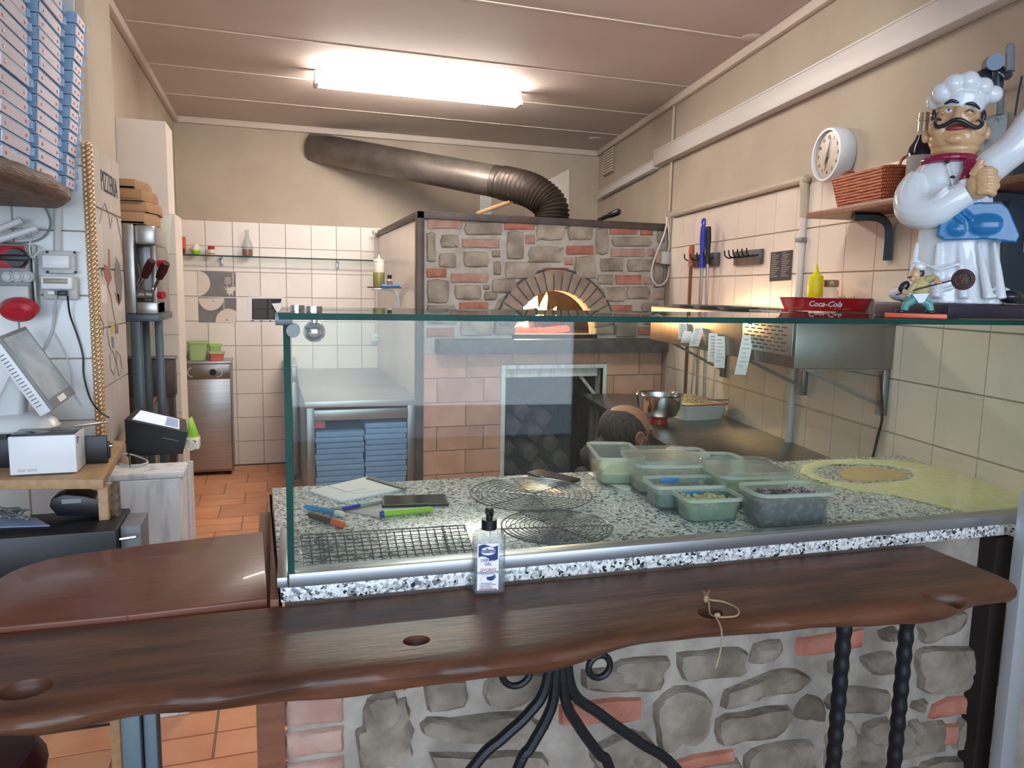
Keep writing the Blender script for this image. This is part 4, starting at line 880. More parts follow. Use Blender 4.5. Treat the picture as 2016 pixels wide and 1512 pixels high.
# red stool at lower left
sx = PZ(20, 1500, .62)
o = thing('bar_stool', 'dark maroon round stool in the lower left corner under the plank bar', 'stool', (sx.x - .1, sx.y - .05, 0)); c = V((sx.x - .1, sx.y - .05, 0))
MB().lathe([(.14, .58), (.165, .60), (.17, .63), (.15, .665), (0, .675)], c, 28).build('seat', 'red_dark', o)
for k in range(4):
    a = math.pi / 4 + k * math.pi / 2; MB().tube([c + V((.11 * math.cos(a), .11 * math.sin(a), .58)), c + V((.19 * math.cos(a), .19 * math.sin(a), 0))], .013, 8).build('leg', 'dark_iron', o)
MB().tube([c + V((.165 * math.cos(t * .35), .165 * math.sin(t * .35), .2)) for t in range(18)], .008, 6, closed=True).build('ring', 'dark_iron', o)
# right hand aluminium post and dark reveal
a, b = PC(1932, 1300, .02), PC(1965, 1300, .02)
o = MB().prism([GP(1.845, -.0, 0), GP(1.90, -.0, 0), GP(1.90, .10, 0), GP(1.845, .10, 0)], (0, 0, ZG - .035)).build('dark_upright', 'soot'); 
p0 = PC(1993, 1300, .08); q0_ = PC(2024, 1300, .08)
o['label'] = 'dark upright post at the right end of the stone counter'; o['category'] = 'post'; o.location.x = PC(1952, 1300, 0).x
ap = MB().bx(p0.x, p0.x + .05, p0.y, p0.y + .03, 0, ZG + .10, bev=.003).build('aluminium_post', 'post_pale'); tag(ap, 'pale aluminium upright cut by the right picture edge', 'post')
# wooden counter flap at left
zf = .905
fpx = [(527, 1178), (519, 1046), (420, 1057), (300, 1071), (150, 1090), (95, 1100), (50, 1113), (20, 1127), (-40, 1160), (-60, 1246), (250, 1212)]
fp = [PZ(x, y, zf - .03) for x, y in fpx]
def fpy(x, y): return PZ(x, y, zf)
fpt = [fpy(*q) for q in fpx]
for q in fpt: q.z = zf - .030
ymin_ = lambda q: V((q.x, max(q.y, yback(q.x) + .004), q.z))
fpt = [ymin_(q) for q in fpt]
o = MB().prism(fpt, (0, 0, .03), bev=.004).build('counter_flap', 'wood_flap'); tag(o, 'reddish brown wooden counter flap left of the granite slab', 'flap')
xs_a = max(p.x for p in fpt) + .004; ysf = yback(0) + .005
fs_ = [V((xs_a, ysf, zf - .04)), V((gfl.x - .003, ysf, zf - .04)), V((gbl.x - .003, 2.15, zf - .04)), V((xs_a, 2.15, zf - .04))]
o = MB().prism(fs_, (0, 0, .044), bev=.003).build('wooden_strip', 'wood_red'); tag(o, 'narrow brown wooden strip between the flap and the granite slab', 'strip')
MB().bx(xs_a - .03, gfl.x + .003, ysf + .02, 2.13, 0, zf - .042).build('strip_support', 'wood_red', o)
# ------------------------------------------------------------------ hand gel bottle
bp = pz(961, 1164); gb = thing('gel_bottle', 'clear pump bottle of hand gel with a blue and white label on the plank bar', 'bottle', bp)
gb.rotation_euler = (0, 0, -.12)
w, d, h = .064, .034, .130
def L(name, m, mb): return mb.build(name, m, gb, local=True, smooth=35)
L('bottle', 'bottle_clear', MB().loft([rrect(0, 0, 0, w - .006, d - .006, .007), rrect(0, 0, .004, w, d, .009), rrect(0, 0, h - .012, w, d, .009), rrect(0, 0, h - .003, w - .012, d - .008, .009), rrect(0, 0, h + .001, .030, .024, .0115), rrect(0, 0, h + .004, .026, .022, .0105)]))
L('gel', 'bottle_clear', MB().loft([rrect(0, 0, .003, w - .008, d - .008, .007), rrect(0, 0, .06, w - .006, d - .006, .007)]))
L('dip_tube', 'plastic_white', MB().cyl((.006, 0, .006), (.002, 0, h), .0018, n=8))
L('collar', 'plastic_black', MB().cyl((0, 0, h + .001), (0, 0, h + .021), .0155, n=24))
L('pump_head', 'plastic_black', MB().cyl((0, 0, h + .021), (0, 0, h + .036), .0065, n=14).loft([rrect(0, 0, h + .034, .018, .016, .005), rrect(0, 0, h + .045, .014, .013, .004)]).tube([(0, 0, h + .04), (.0, -.02, h + .041), (0, -.028, h + .036)], [.0055, .0045, .0035], 10))
lf = frame((-.004, -d / 2 - .0004, .062), (1, 0, 0), (0, 0, 1))
L('label', 'paper', MB(lf).bx(-.0215, .0215, -.052, .044, 0, .0005))
L('label_band', 'label_blue', MB(lf).prism([(-.0195, .017, .0005)] + [(-.0195 + .039 * i / 10, .017 + .003 * math.sin(i * .63) - .006 * (i / 10), .0005) for i in range(1, 11)] + [(.0195, .040, .0005)] + [(.0195 - .039 * i / 10, .040 + .003 * math.sin(i * .63) * -1 + 0, .0005) for i in range(1, 11)], (0, 0, .0003)))
L('label_oval', 'paper', MB(lf).prism([(.0155 * math.cos(i * .314), .029 + .0085 * math.sin(i * .314), .0008) for i in range(20)], (0, 0, .0003)))
L('label_line', 'label_red', MB(lf).bx(-.018, .018, -.0512, -.0495, .0005, .0008).bx(-.016, .018, -.0075, -.0069, .0005, .0008))
def txt(s, size, x, y, m, bold=.0, al='CENTER', shear=0.): L('lettering', m, MB(lf).mesh(text_mesh(s, size, shear, bold, .0001, al), Matrix.Translation((x, y, .0012 if m == 'label_blue' and y > .02 else .0008))))
txt('milmil', .0135, 0, .0295, 'label_blue', .0005); txt('DERMO', .0085, 0, .010, 'label_blue', .0001); txt('GEL', .0085, 0, .002, 'label_blue', .0001)
txt('LAVA MANI', .0062, 0, -.0105, 'label_red', .00005); txt('IGIENIZZANTE', .0064, 0, -.0155, 'label_blue', .00015)
txt('SENZA RISCIACQUO', .0028, 0, -.0192, 'label_blue'); 
for i, s in enumerate(('AZIONE RAPIDA', 'CON ANTIBATTERICO', 'SENZA ACQUA', 'CON ALOE VERA')): txt('\u2022 ' + s, .0032, -.017, -.0375 - i * .0033, 'label_blue', .00005, 'LEFT')
hand = MB(lf)
hand.prism([(-.002, -.030, .0005), (.006, -.033, .0005), (.012, -.031, .0005), (.012, -.027, .0005), (.004, -.0235, .0005), (-.003, -.025, .0005)], (0, 0, .0003))
for k in range(4): hand.tube([(.006, -.0285 + k * .0012, .0007), (.0165 - abs(k - 1.5) * .001, -.028 + k * .0026, .0007)], .0009, 6)
L('hand_print', 'label_blue', hand)
L('hand_outline', 'label_red', MB(lf).tube([(-.014, -.031, .0007), (-.014, -.026, .0007), (-.008, -.0225, .0007), (-.003, -.022, .0007), (-.001, -.0235, .0007)], .0003, 5))
# ------------------------------------------------------------------ things on the granite
def g(x, y, dz=0.): return PZ(x, y, ZG + dz)
def slab(name, lab, cat, pts, t, m, dz=0., bev=.001, **k):
    return tag(MB().prism([g(x, y, dz) for x, y in pts], (0, 0, t), bev=bev).build(name, m), lab, cat, **k)
o = thing('note_pad', 'white order pad with a folded blue edged sheet on the granite near the oven side', 'notepad', g(700, 968))
MB().prism([g(*q) for q in ((609, 969), (672, 991), (800, 964), (722, 942))], (0, 0, .006), bev=.0008).build('pages', 'paper', o)
MB().prism([g(x, y, .0065) for x, y in ((720, 943), (732, 940), (802, 961), (797, 965))], (0, 0, .004), bev=.001).build('binding', 'print_dark', o)
MB().prism([g(x, y, .0065) for x, y in ((645, 957), (722, 943), (780, 962), (700, 972))], (0, 0, .0005)).build('loose_sheet', 'paper', o)
MB().tube([g(648, 957, .008), g(680, 969, .0085), g(720, 962, .0085)], .0004, 5).build('ink_line', 'paper_blue', o)
slab('clip_folder', 'thin dark clear folder lying under the pen and the highlighter', 'folder', ((650, 1001), (752, 984), (825, 1003), (748, 1021)), .0015, 'plastic_dgrey')
o = thing('ballpoint_pen', 'blue capped ballpoint pen lying on the dark folder', 'pen', g(705, 995, .002)); a, b = g(675, 1001, .007), g(752, 985, .007)
MB().cyl(a, a.lerp(b, .42), .0048, .0052, 12).build('cap', 'pen_blue', o); MB().cyl(a.lerp(b, .42), b, .0038, n=10).build('barrel', 'plastic_grey', o)
def phone(name, lab, pts, m):
    t = thing(name, lab, 'phone', g(*pts[0]))
    MB().prism([g(x, y, .0005) for x, y in pts], (0, 0, .008), bev=.002).build('case', 'plastic_black', t)
    c = sum((g(*q) for q in pts), V()) / 4
    MB().prism([c + (g(*q) - c) * .93 + V((0, 0, .0086)) for q in pts], (0, 0, .0006)).build('screen', m, t)
phone('smartphone', 'black smartphone beside the yellow highlighter', ((752, 982), (878, 978), (884, 996), (752, 1000)), 'black_gloss')
phone('smartphone', 'black smartphone at the far edge of the granite next to the plastic tubs', ((1037, 934), (1060, 928), (1143, 947), (1110, 957)), 'black_gloss')
def marker(lab, a, b, r, body, cap, f):
    t = thing('marker_pen', lab, 'marker', (a + b) / 2); d = b - a
    MB().tube([a, a + d * .03, a + d * f, a + d * f], [r * .7, r, r, r * .9], 14).build('cap', cap, t); MB().tube([a + d * f, b - d * .06, b], [r * .92, r * .9, r * .6], 14).build('barrel', body, t)
marker('yellow green highlighter with a blue end beside the phone', g(748, 1012, .009), g(852, 1002, .009), .0085, 'green_lime', 'pen_blue', .07)
marker('light blue marker with a white tip cap on the granite', g(677, 1013, .008), g(600, 997, .008), .0075, 'marker_blue', 'cream', .2)
marker('dark brown marker with an orange cap on the granite', g(677, 1034, .009), g(608, 1013, .009), .0085, 'marker_brown', 'orange_marker', .3)
o = MB().tube(bez([g(592, 1018, .002), g(600, 1026, .002), g(604, 1034, .002), g(598, 1032, .002), g(594, 1024, .002)], 5), .0007, 5).build('wire_clip', 'steel'); tag(o, 'tiny bent wire by the glass screen corner', 'wire')
# round wire racks
def round_rack(lab, cx, cy, xr, z, rings, tilt=0.):
    c = g(cx, cy); R = abs(g(xr, cy).x - c.x) ; c.z = ZG + z
    t = thing('round_rack', lab, 'rack', c)
    for k in range(rings): 
        r = R * (k + 1) / rings
        MB().tube([c + V((r * math.cos(a * math.pi / 18), r * math.sin(a * math.pi / 18), 0)) for a in range(36)], .0013 if k < rings - 1 else .0022, 5, closed=True).build('ring', 'wire_steel', t)
    for k in range(3):
        a = k * math.pi / 3 + .5 + tilt; d = V((math.cos(a), math.sin(a), 0)) * R * 1.02
        MB().cyl(c - d - V((0, 0, .003)), c + d - V((0, 0, .003)), .0016, n=6).build('spoke', 'wire_steel', t)
    for k in range(3):
        a = k * 2.094 + .5 + tilt; p = c + V((math.cos(a), math.sin(a), 0)) * R; MB().tube([p, p + V((0, 0, -z + .002))], .0016, 6).build('leg', 'wire_steel', t)
round_rack('round wire cooling rack farther back on the granite', 1045, 981, 1167, .014, 11)
round_rack('round wire cooling rack nearer the glass screen', 1095, 1048, 1206, .016, 12, .4)
o = thing('wire_rack', 'rectangular wire grid rack behind the glass at the left of the gel bottle', 'rack', g(755, 1080))
A, B, C_, D_ = (g(x, y, .012) for x, y in ((592, 1054), (915, 1034), (935, 1100), (600, 1128)))
MB().tube([A, B, C_, D_], .0018, 6, closed=True).build('frame', 'wire_steel', o)
for k in range(1, 20): f = k / 20; MB().cyl(A.lerp(B, f), D_.lerp(C_, f), .0015, n=5).build('wire', 'wire_steel', o)
for k in range(1, 9): f = k / 9; MB().cyl(A.lerp(D_, f) + V((0, 0, .0018)), B.lerp(C_, f) + V((0, 0, .0018)), .0012, n=5).build('cross_wire', 'wire_steel', o)
for f in (.12, .86):
    zz = [A.lerp(B, f + (.012 if i % 2 else -.012)).lerp(D_.lerp(C_, f + (.012 if i % 2 else -.012)), i / 22) + V((0, 0, -.004 if i % 2 else .002)) for i in range(23)]
    MB().tube(zz, .0010, 5).build('zigzag_brace', 'wire_steel', o)
for p in (A, B, C_, D_): MB().cyl(p, p - V((0, 0, .0115)), .0016, n=6).build('leg', 'wire_steel', o)
# tubs of toppings
def cont(name, lab, x0, x1, yb, yr, yk, body, base=0., rz=-.12, rad=.028, **k):
    xm_ = (x0 + x1) / 2; z0 = ZG + base + .0006
    Yf = PZ(xm_, yb, z0).y; zr = PY(xm_, yr, Yf).z; Yk = PZ(xm_, yk, zr).y; ym_ = (Yf + Yk) / 2
    a, b = PY(x0, yr, ym_).x, PY(x1, yr, ym_).x
    return tub(name, lab, (a + b) / 2, ym_, z0, (b - a) * .90, Yk - Yf, zr - z0, body, cat='tub', rad=rad, rz=rz, group=None, **k)
# trays (lids) the tubs stand on
slab('tub_lid', 'flat tan lid under the farthest tub at the left end of the row', 'lid', ((1157, 935), (1180, 925), (1262, 945), (1240, 968), (1215, 962)), .005, 'cream', bev=.002)
slab('tub_lid', 'pale lid lying under the tall tub behind the mushroom tub', 'lid', ((1222, 950), (1330, 940), (1400, 990), (1300, 998), (1270, 990)), .005, 'milky_plastic', bev=.002)
cont('food_tub', 'tall translucent lidless tub at the far left end of the row', 1166, 1252, 957, 903, 869, 'milky_plastic', .006, -.25, .02, fill='pale_sauce', fh=.35)
cont('food_tub', 'big translucent tub with a lid standing behind the blue clipped mushroom tub', 1235, 1366, 976, 918, 884, 'milky_plastic', .006, -.2, .035, fill='mushroom', fh=.35, lid='milky_plastic')
cont('food_tub', 'small translucent tub at the very back of the row', 1322, 1386, 925, 897, 880, 'milky_plastic', 0, -.2, .02, fill='pale_sauce', fh=.4)
cont('food_tub', 'low translucent tub behind the tub of greens', 1362, 1455, 945, 912, 889, 'milky_blue', 0, -.2, .03, fill='tan_food', fh=.35)
cont('food_tub', 'wide translucent lidded tub holding greens', 1394, 1532, 1003, 940, 905, 'milky_plastic', 0, -.15, .035, fill='greens', fh=.5, lid='milky_plastic')
m1 = cont('food_tub', 'bluish tub of mushrooms with a blue clip standing on its lid', 1275, 1414, 1003, 958, 935, 'milky_blue', .006, -.15, .02, fill='mushroom', fh=.6)
m2 = cont('food_tub', 'small tub of pale yellow cubes with a blue clip, nearest the glass', 1335, 1448, 1030, 984, 960, 'milky_blue', 0, -.1, .022, fill='cheese', fh=.62)
m3 = cont('food_tub', 'tub of dark purple onion on a wavy lid at the right end', 1470, 1620, 1042, 974, 946, 'milky_plastic', .006, -.1, .028, fill='purple_veg', fh=.72)
slab('tub_lid', 'bluish lid lying under the mushroom tub', 'lid', ((1270, 985), (1330, 978), (1420, 995), (1335, 1012), (1310, 1012)), .005, 'milky_blue', bev=.002)
for m_, w_c, dy in ((m1, .055, .0), (m2, .055, .0)):
    kids = [x for x in COL.objects if x.parent == m_ and x.name.startswith('tub')]
    d_ = kids[0].dimensions.y; h_ = kids[0].dimensions.z
    MB().box((-.02, d_ / 2 - .001, h_ - .010), (w_c, .006, .024), bev=.002).build('clip', 'blue_plastic', m_, local=True)
for i in range(46):                                               # bits heaped in the cube tub and slices in the onion tub
    pass
mb = MB(); hh = [x for x in COL.objects if x.parent == m2 and x.name.startswith('filling')][0].dimensions
for i in range(60): mb.box((random.uniform(-.42, .42) * hh.x, random.uniform(-.42, .42) * hh.y, hh.z + random.uniform(-.008, .004)), (.011, .010, .009), rot=Euler((random.random(), random.random(), random.random() * 3)))
tag(mb.build('cubes', 'cheese', m2, local=True, smooth=0), None, None, kind='stuff')
mb = MB(); hh = [x for x in COL.objects if x.parent == m3 and x.name.startswith('filling')][0].dimensions
for i in range(40):
    c = V((random.uniform(-.40, .40) * hh.x, random.uniform(-.40, .40) * hh.y, hh.z + random.uniform(-.004, .006))); a0 = random.random() * 6
    mb.tube([c + V((.014 * math.cos(a0 + t * .5), .010 * math.sin(a0 + t * .5), .004 * math.sin(t))) for t in range(6)], .0022, 5)
tag(mb.build('onion_slices', 'onion', m3, local=True, smooth=0), None, None, kind='stuff')
# wavy lid under the onion tub
P0 = g(1545, 1030); rows = []
for r_ in range(5):
    row_ = []
    for i in range(25):
        a = 2 * math.pi * i / 24; s_ = .35 + .16 * r_
        lift = 0 if r_ < 3 else (.012 if r_ == 3 else .022) * max(0, math.sin(a * 2 + .6)) 
        row_.append(P0 + V((.098 * s_ * math.cos(a), .07 * s_ * math.sin(a), .001 + lift)))
    rows.append(row_[:-1])
top_ = [[p + V((0, 0, .003)) for p in r] for r in rows]
slab('tub_lid', 'pale wavy edged lid under the purple onion tub', 'lid', ((1462, 1012), (1475, 1008), (1600, 1004), (1628, 1018), (1624, 1044), (1590, 1038), (1550, 1050), (1500, 1040)), .005, 'milky_blue', bev=.002)
lid_ = [x for x in COL.objects if x.get('label', '').startswith('pale wavy')][0]
MB().tube(bez([g(1462, 1012, .012), g(1475, 1016, .018), g(1490, 1028, .012), g(1512, 1044, .005), g(1550, 1049, .006), g(1580, 1040, .012), g(1612, 1040, .008), g(1626, 1030, .016), g(1627, 1016, .024)], 6), .0028, 8, flat=1.).build('curled_rim', 'milky_blue', lid_)
# semolina spread
def blobpoly(pts, amp=3, k=4, seed=1):
    r = random.Random(seed); out = []
    for i in range(len(pts)):
        a, b = pts[i], pts[(i + 1) % len(pts)]
        for j in range(k): out.append((a[0] + (b[0] - a[0]) * j / k + r.uniform(-amp, amp), a[1] + (b[1] - a[1]) * j / k + r.uniform(-amp, amp) * .3))
    return out
fl_ = thing('semolina', 'yellow semolina flour spread in a swirl on the granite by the right wall', 'flour', g(1800, 960)); 
outer = [(1572, 930), (1582, 916), (1610, 907), (1680, 903), (1760, 905), (1830, 914), (1900, 925), (1960, 930), (2022, 960), (2022, 1012), (1905, 1020), (1860, 1000), (1800, 985), (1740, 973), (1690, 968), (1640, 958), (1600, 945)]
hole = [(1605, 930), (1612, 921), (1640, 915), (1700, 914), (1750, 918), (1790, 926), (1800, 937), (1790, 944), (1745, 950), (1700, 952), (1650, 948), (1618, 940)]
N_ = 68
def resamp(p, n):
    q = [V((a, b, 0)) for a, b in p] + [V((p[0][0], p[0][1], 0))]; L_ = [0]
    for a, b in zip(q, q[1:]): L_.append(L_[-1] + (b - a).length)
    out = []
    for i in range(n):
        t = L_[-1] * i / n
        j = max(k for k in range(len(L_) - 1) if L_[k] <= t); f = (t - L_[j]) / max(L_[j + 1] - L_[j], 1e-6); out.append(q[j].lerp(q[j + 1], f))
    return out
def angsort(p, c, n):
    out = []
    for i in range(n):
        a = 2 * math.pi * i / n; d = (math.cos(a), math.sin(a) * .22); best = None
        for (x1, y1), (x2, y2) in zip(p, p[1:] + p[:1]):
            ex, ey = x2 - x1, y2 - y1; den = d[0] * ey - d[1] * ex
            if abs(den) < 1e-9: continue
            t = ((x1 - c[0]) * ey - (y1 - c[1]) * ex) / den; s = ((x1 - c[0]) * d[1] - (y1 - c[1]) * d[0]) / den
            if t > 0 and -1e-6 <= s <= 1 + 1e-6: best = t if best is None else max(best, t)
        out.append((c[0] + d[0] * (best or 1), c[1] + d[1] * (best or 1)))
    return out
cc = (1700, 934); ro, ri = angsort(outer, cc, N_), angsort(hole, cc, N_); rr_ = random.Random(5); secs = []
for f, hgt in ((0, .0003), (.12, .003), (.35, .006), (.7, .006), (.9, .003), (1, .0003)):
    secs.append([g(ri[i][0] + (ro[i][0] - ri[i][0]) * f + rr_.uniform(-2, 2), ri[i][1] + (ro[i][1] - ri[i][1]) * f + rr_.uniform(-.5, .5), hgt * rr_.uniform(.8, 1.3)) for i in range(N_)])
tag(MB().loft(secs, caps=(False, False)).build('flour_ring', 'flour', fl_, smooth=80), None, None, kind='stuff')
tan = angsort([(1650, 930), (1670, 920), (1720, 918), (1770, 926), (1790, 935), (1770, 944), (1700, 948), (1660, 942)], (1715, 932), 40)
tag(MB().loft([[g(x, y, .0004) for x, y in tan], [g(1715 + (x - 1715) * .8, 932 + (y - 932) * .8, .002) for x, y in tan], [g(1715 + (x - 1715) * .3, 932 + (y - 932) * .3, .0024) for x, y in tan]], caps=(False, True)).build('flour_centre', 'flour_tan', fl_, smooth=80), None, None, kind='stuff')
mb = MB()
for i in range(1500):
    k = rr_.randrange(N_); f = 1 + abs(rr_.gauss(0, .10)); x = cc[0] + (ro[k][0] - cc[0]) * f; y = cc[1] + (ro[k][1] - cc[1]) * f
    if x > 2025: continue
    mb.ball(g(x, y, .0006), rr_.uniform(.0008, .0022), 4)
tag(mb.build('grains', 'flour', fl_, smooth=0), None, None, kind='stuff')
# ------------------------------------------------------------------ work table along the right wall
ZW = .82
e0, e1 = PZ(1290, 862, ZW), PZ(1352, 890, ZW)
woff = (RP - e0).dot(RN); woff = max(.5, min(woff, .8))
Ya, Yb2 = 2.17, 4.40
wt = thing('work_table', 'stainless work table along the right wall between the oven and the granite', 'table', RW(3.2, 0, .35))
MB().prism([RW(Ya, ZW - .04, .004), RW(Yb2, ZW - .04, .004), RW(Yb2, ZW - .04, woff), RW(Ya, ZW - .04, woff)], (0, 0, .04), bev=.003).build('table_top', 'steel_dark', wt)
for Yq in (Ya + .1, 3.3, Yb2 - .1):
    for of in (.06, woff - .06): MB().box(RW(Yq, (ZW - .041) / 2, of), (.04, .04, ZW - .042), bev=.002).build('leg', 'steel', wt)
MB().prism([RW(Ya + .05, .20, .04), RW(Yb2 - .05, .20, .04), RW(Yb2 - .05, .20, woff - .04), RW(Ya + .05, .20, woff - .04)], (0, 0, .02)).build('under_shelf', 'steel_dark', wt)
bw = PZ(1296, 833, ZW); D_b = (bw - EYE).dot(R3 @ V((0, 0, -1))); kb = D_b / F
o = thing('mixing_bowl', 'large steel bowl on a red base on the work table by the oven', 'bowl', bw)
R_b = 46 * kb; hb = 48 * kb
MB().lathe([(.35 * R_b, 0), (.4 * R_b, 0), (.36 * R_b, 10 * kb), (.3 * R_b, 10 * kb)], bw, 28).build('base', 'tray_red', o)
MB().lathe([(.4 * R_b, 10 * kb), (.75 * R_b, 18 * kb), (.92 * R_b, 34 * kb), (.96 * R_b, 56 * kb), (1.02 * R_b, 58 * kb), (1.0 * R_b, 59 * kb), (.93 * R_b, 56 * kb), (.88 * R_b, 34 * kb), (.7 * R_b, 20 * kb), (0, 14 * kb)], bw, 40).build('bowl', 'chrome', o)
MB().tube([bw + V((-.3 * R_b, 0, 30 * kb)), bw + V((.95 * R_b, .02, 62 * kb))], .005, 8).ball(bw + V((-.3 * R_b, 0, 28 * kb)), (.03, .02, .01), 10).build('spoon', 'steel', o)
# white bin of dough
q1, q2 = PZ(1357, 829, ZW), PZ(1444, 829, ZW); wB = (q2 - q1).length; tz = PY(1400, 797, q1.y).z - ZW
o = tub('dough_bin', 'white enamel bin with a red rim full of grated cheese on the work table', (q1.x + q2.x) / 2 - .03, q1.y + .16, ZW + .0006, wB * 1.12, .34, tz, 'tray_white', cat='bin', rad=.03, rz=.08, fill='dough', fh=.9, taper=.88)
MB().tube(rrect(0, 0, tz + .001, wB * 1.12 + .012, .352, .034)[:], .003, 6, closed=True).build('red_rim', 'tray_red', o, local=True)
MB().tube([(.05, -.02, tz + .005), (.22, -.12, tz + .012)], .004, 8).build('spoon', 'steel', o, local=True)
mb = MB()
for i in range(160):
    x, y = random.gauss(0, .05), random.gauss(0, .06); mb.box((x, y, tz * .92 + .035 * math.exp(-(x * x + y * y) / .008)), (.022, .005, .004), rot=Euler((random.random() * 3, random.random() * 3, random.random() * 3)))
tag(mb.build('gratings', 'dough', o, local=True, smooth=0), None, None, kind='stuff')
# ------------------------------------------------------------------ refrigerated unit bracketed to the right wall
OF = .40; nc = RW(2.20, 0, OF); zu0, zu1 = 1.235, 1.425
Yfar = PR(1288, 650, OF).y
un = thing('wall_unit', 'long stainless refrigerated unit with louvre slots bracketed to the right wall', 'unit', RW(2.8, zu0, .2))
MB().prism([RW(2.15, zu0, .006), RW(Yfar, zu0, .006), RW(Yfar, zu0, OF), RW(2.15, zu0, OF)], (0, 0, zu1 - zu0), bev=.004).build('body', 'steel_dark', un)
pf = frame(RW(2.165, 0, OF + .001), RD, (0, 0, 1)); pf = frame(RW(2.165, 0, OF + .001), -RD, (0, 0, 1))
# louvred panel: local x runs back along the unit
lp = MB(pf).bx(-.40, 0, zu0 + .045, zu1 - .008, 0, .004, bev=.001).build('louvre_panel', 'steel', un)
for r in range(8):
    for c in range(6):
        x = -.06 - c * .055 - (.027 if r % 2 else 0); z = zu0 + .06 + r * .0145
        MB(pf).bx(x - .018, x + .018, z - .0025, z + .0025, .0042, .0052).build('slot', 'ink', un, smooth=0)
def strut(Y0_, yoff1, z1_, lab):
    t = thing('wall_bracket', lab, 'bracket', RW(Y0_, z1_, .02))
    MB().box(RW(Y0_, (z1_ + zu0 - .002) / 2, .018), (.03, .035, zu0 - .003 - z1_), rz=-.165, bev=.002).build('upright', 'steel_dark', t)
    MB().prism([RW(Y0_ - .008, z1_ + .03, .02), RW(Y0_ + .008, z1_ + .03, .02), RW(Y0_ + .008, zu0 - .008, yoff1), RW(Y0_ - .008, zu0 - .008, yoff1)], (0, 0, .014)).build('brace', 'steel_dark', t)
    MB().prism([RW(Y0_ - .012, zu0 - .006, .02), RW(Y0_ + .012, zu0 - .006, .02), RW(Y0_ + .012, zu0 - .006, OF - .03), RW(Y0_ - .012, zu0 - .006, OF - .03)], (0, 0, .004)).build('arm', 'steel_dark', t)
for (x, y, lab) in ((1735, 818, 'nearest steel bracket under the wall unit with a black cable below it'), (1580, 778, 'middle steel bracket under the wall unit'), (1423, 742, 'farthest steel bracket under the wall unit')):
    p = PR(x, y, .02); strut(p.y, OF - .06, p.z, lab)
p = PR(1735, 800, .04); pipe(bez([RW(p.y, zu0 - .02, .05), PR(1737, 818, .03), PR(1728, 860, .012), PR(1717, 905, .01)], 5), .005, 'plastic_black', 'black cable hanging down the tiles under the nearest bracket', 'power_cable', 'cable', 6)
# receipts
def receipt(lab, x0, x1, y0, y1, bend=0., sk=0):
    f0 = PR((x0 + x1) / 2, y0, OF + .012); tz_ = max(f0.z, zu0 + .0); w = (PR(x1, y0, OF + .012) - PR(x0, y0, OF + .012)).length; 
    h = (PR(x0, y0, OF + .012) - PR(x0, y1, OF + .012)).length
    D = (f0 - EYE).dot(R3 @ V((0, 0, -1))); h = (y1 - y0) * D / F; w = max(.03, min(.045, w * .7))
    t = thing('order_slip', lab, 'slip', f0); t.rotation_euler = (0, 0, -.55)
    secs = []
    for i in range(9):
        s = i / 8; y = -.004 - .012 * math.sin(s * 2.6) * (1 + bend); zz = -h * s; xx = sk * s * .02
        secs.append([V((xx - w / 2, y, zz)), V((xx + w / 2, y - .003, zz)), V((xx + w / 2, y - .0024, zz)), V((xx - w / 2, y + .0006, zz))])
    MB().loft(secs).build('paper', 'paper', t, local=True)
    if h > .06:
        for i in range(7):
            s = .1 + i * .11; y = -.0048 - .012 * math.sin(s * 2.6) * (1 + bend) - .0022; xx = sk * s * .02
            MB().bx(xx - w * .32, xx + w * (.1 + .25 * ((i * 7) % 3) / 2), y - .0004, y, -h * s - .0016, -h * s).build('print_line', 'ink_faint' if i else 'ink', t, local=True, smooth=0)
for a in (('small white slip clipped at the far left of the wall unit', 1338, 1353, 636, 668), ('narrow folded slip curling below the far left one', 1346, 1364, 652, 675, .6, -.6), ('curled white slip, second from the left group on the wall unit', 1366, 1386, 645, 682, .5, -1), ('long narrow slip hanging just left of the printed pair on the wall unit', 1398, 1413, 656, 712), ('long printed order slip with a yellow mark under the wall unit', 1407, 1431, 662, 724), ('long twisted printed slip hanging alone nearest the louvres', 1458, 1488, 660, 738, .4, -1.2)): receipt(*a)
# pans on the unit
for k, (Yp, lab) in enumerate(((3.45, 'lower round steel pan lying at the far end of the wall unit'), (3.15, 'round steel pan in the middle of the wall unit'), (2.85, 'round steel pan lying next to the slotted plates on the wall unit'))):
    c = RW(Yp, zu1 + .001 + (.0), .20); tag(MB().lathe([(.16, .0), (.175, .012), (.178, .013), (.16, .0025), (0, .0025)], c, 32).build('pizza_pan', 'aluminium'), lab, 'pan')
for k, (Yp, of, lab) in enumerate(((2.62, .25, 'slotted steel plate lying on the wall unit left of the red tray'), (2.42, .30, 'steel plate with a red knob in front of the red tray'))):
    c = RW(Yp, zu1 + .0008, of); t = thing('steel_plate', lab, 'plate', c)
    MB().box(c + V((0, 0, .006)), (.15, .12, .010), rz=.4, bev=.002).build('plate', 'steel', t)
    for q in range(4): MB().box(c + V((-.045 + q * .03, -.02 + q * .012, .0115)), (.018, .004, .002), rz=.4).build('slot', 'ink', t)
    if k: MB().ball(c + V((0, 0, .014)), (.014, .014, .006), 12).build('knob', 'tray_red', t)
# red round tray with lettering
tc_ = RW(2.42, zu1 + .0175, .21); RT = .165
ctr = PY(1624, 600, tc_.y); tc_.x = ctr.x
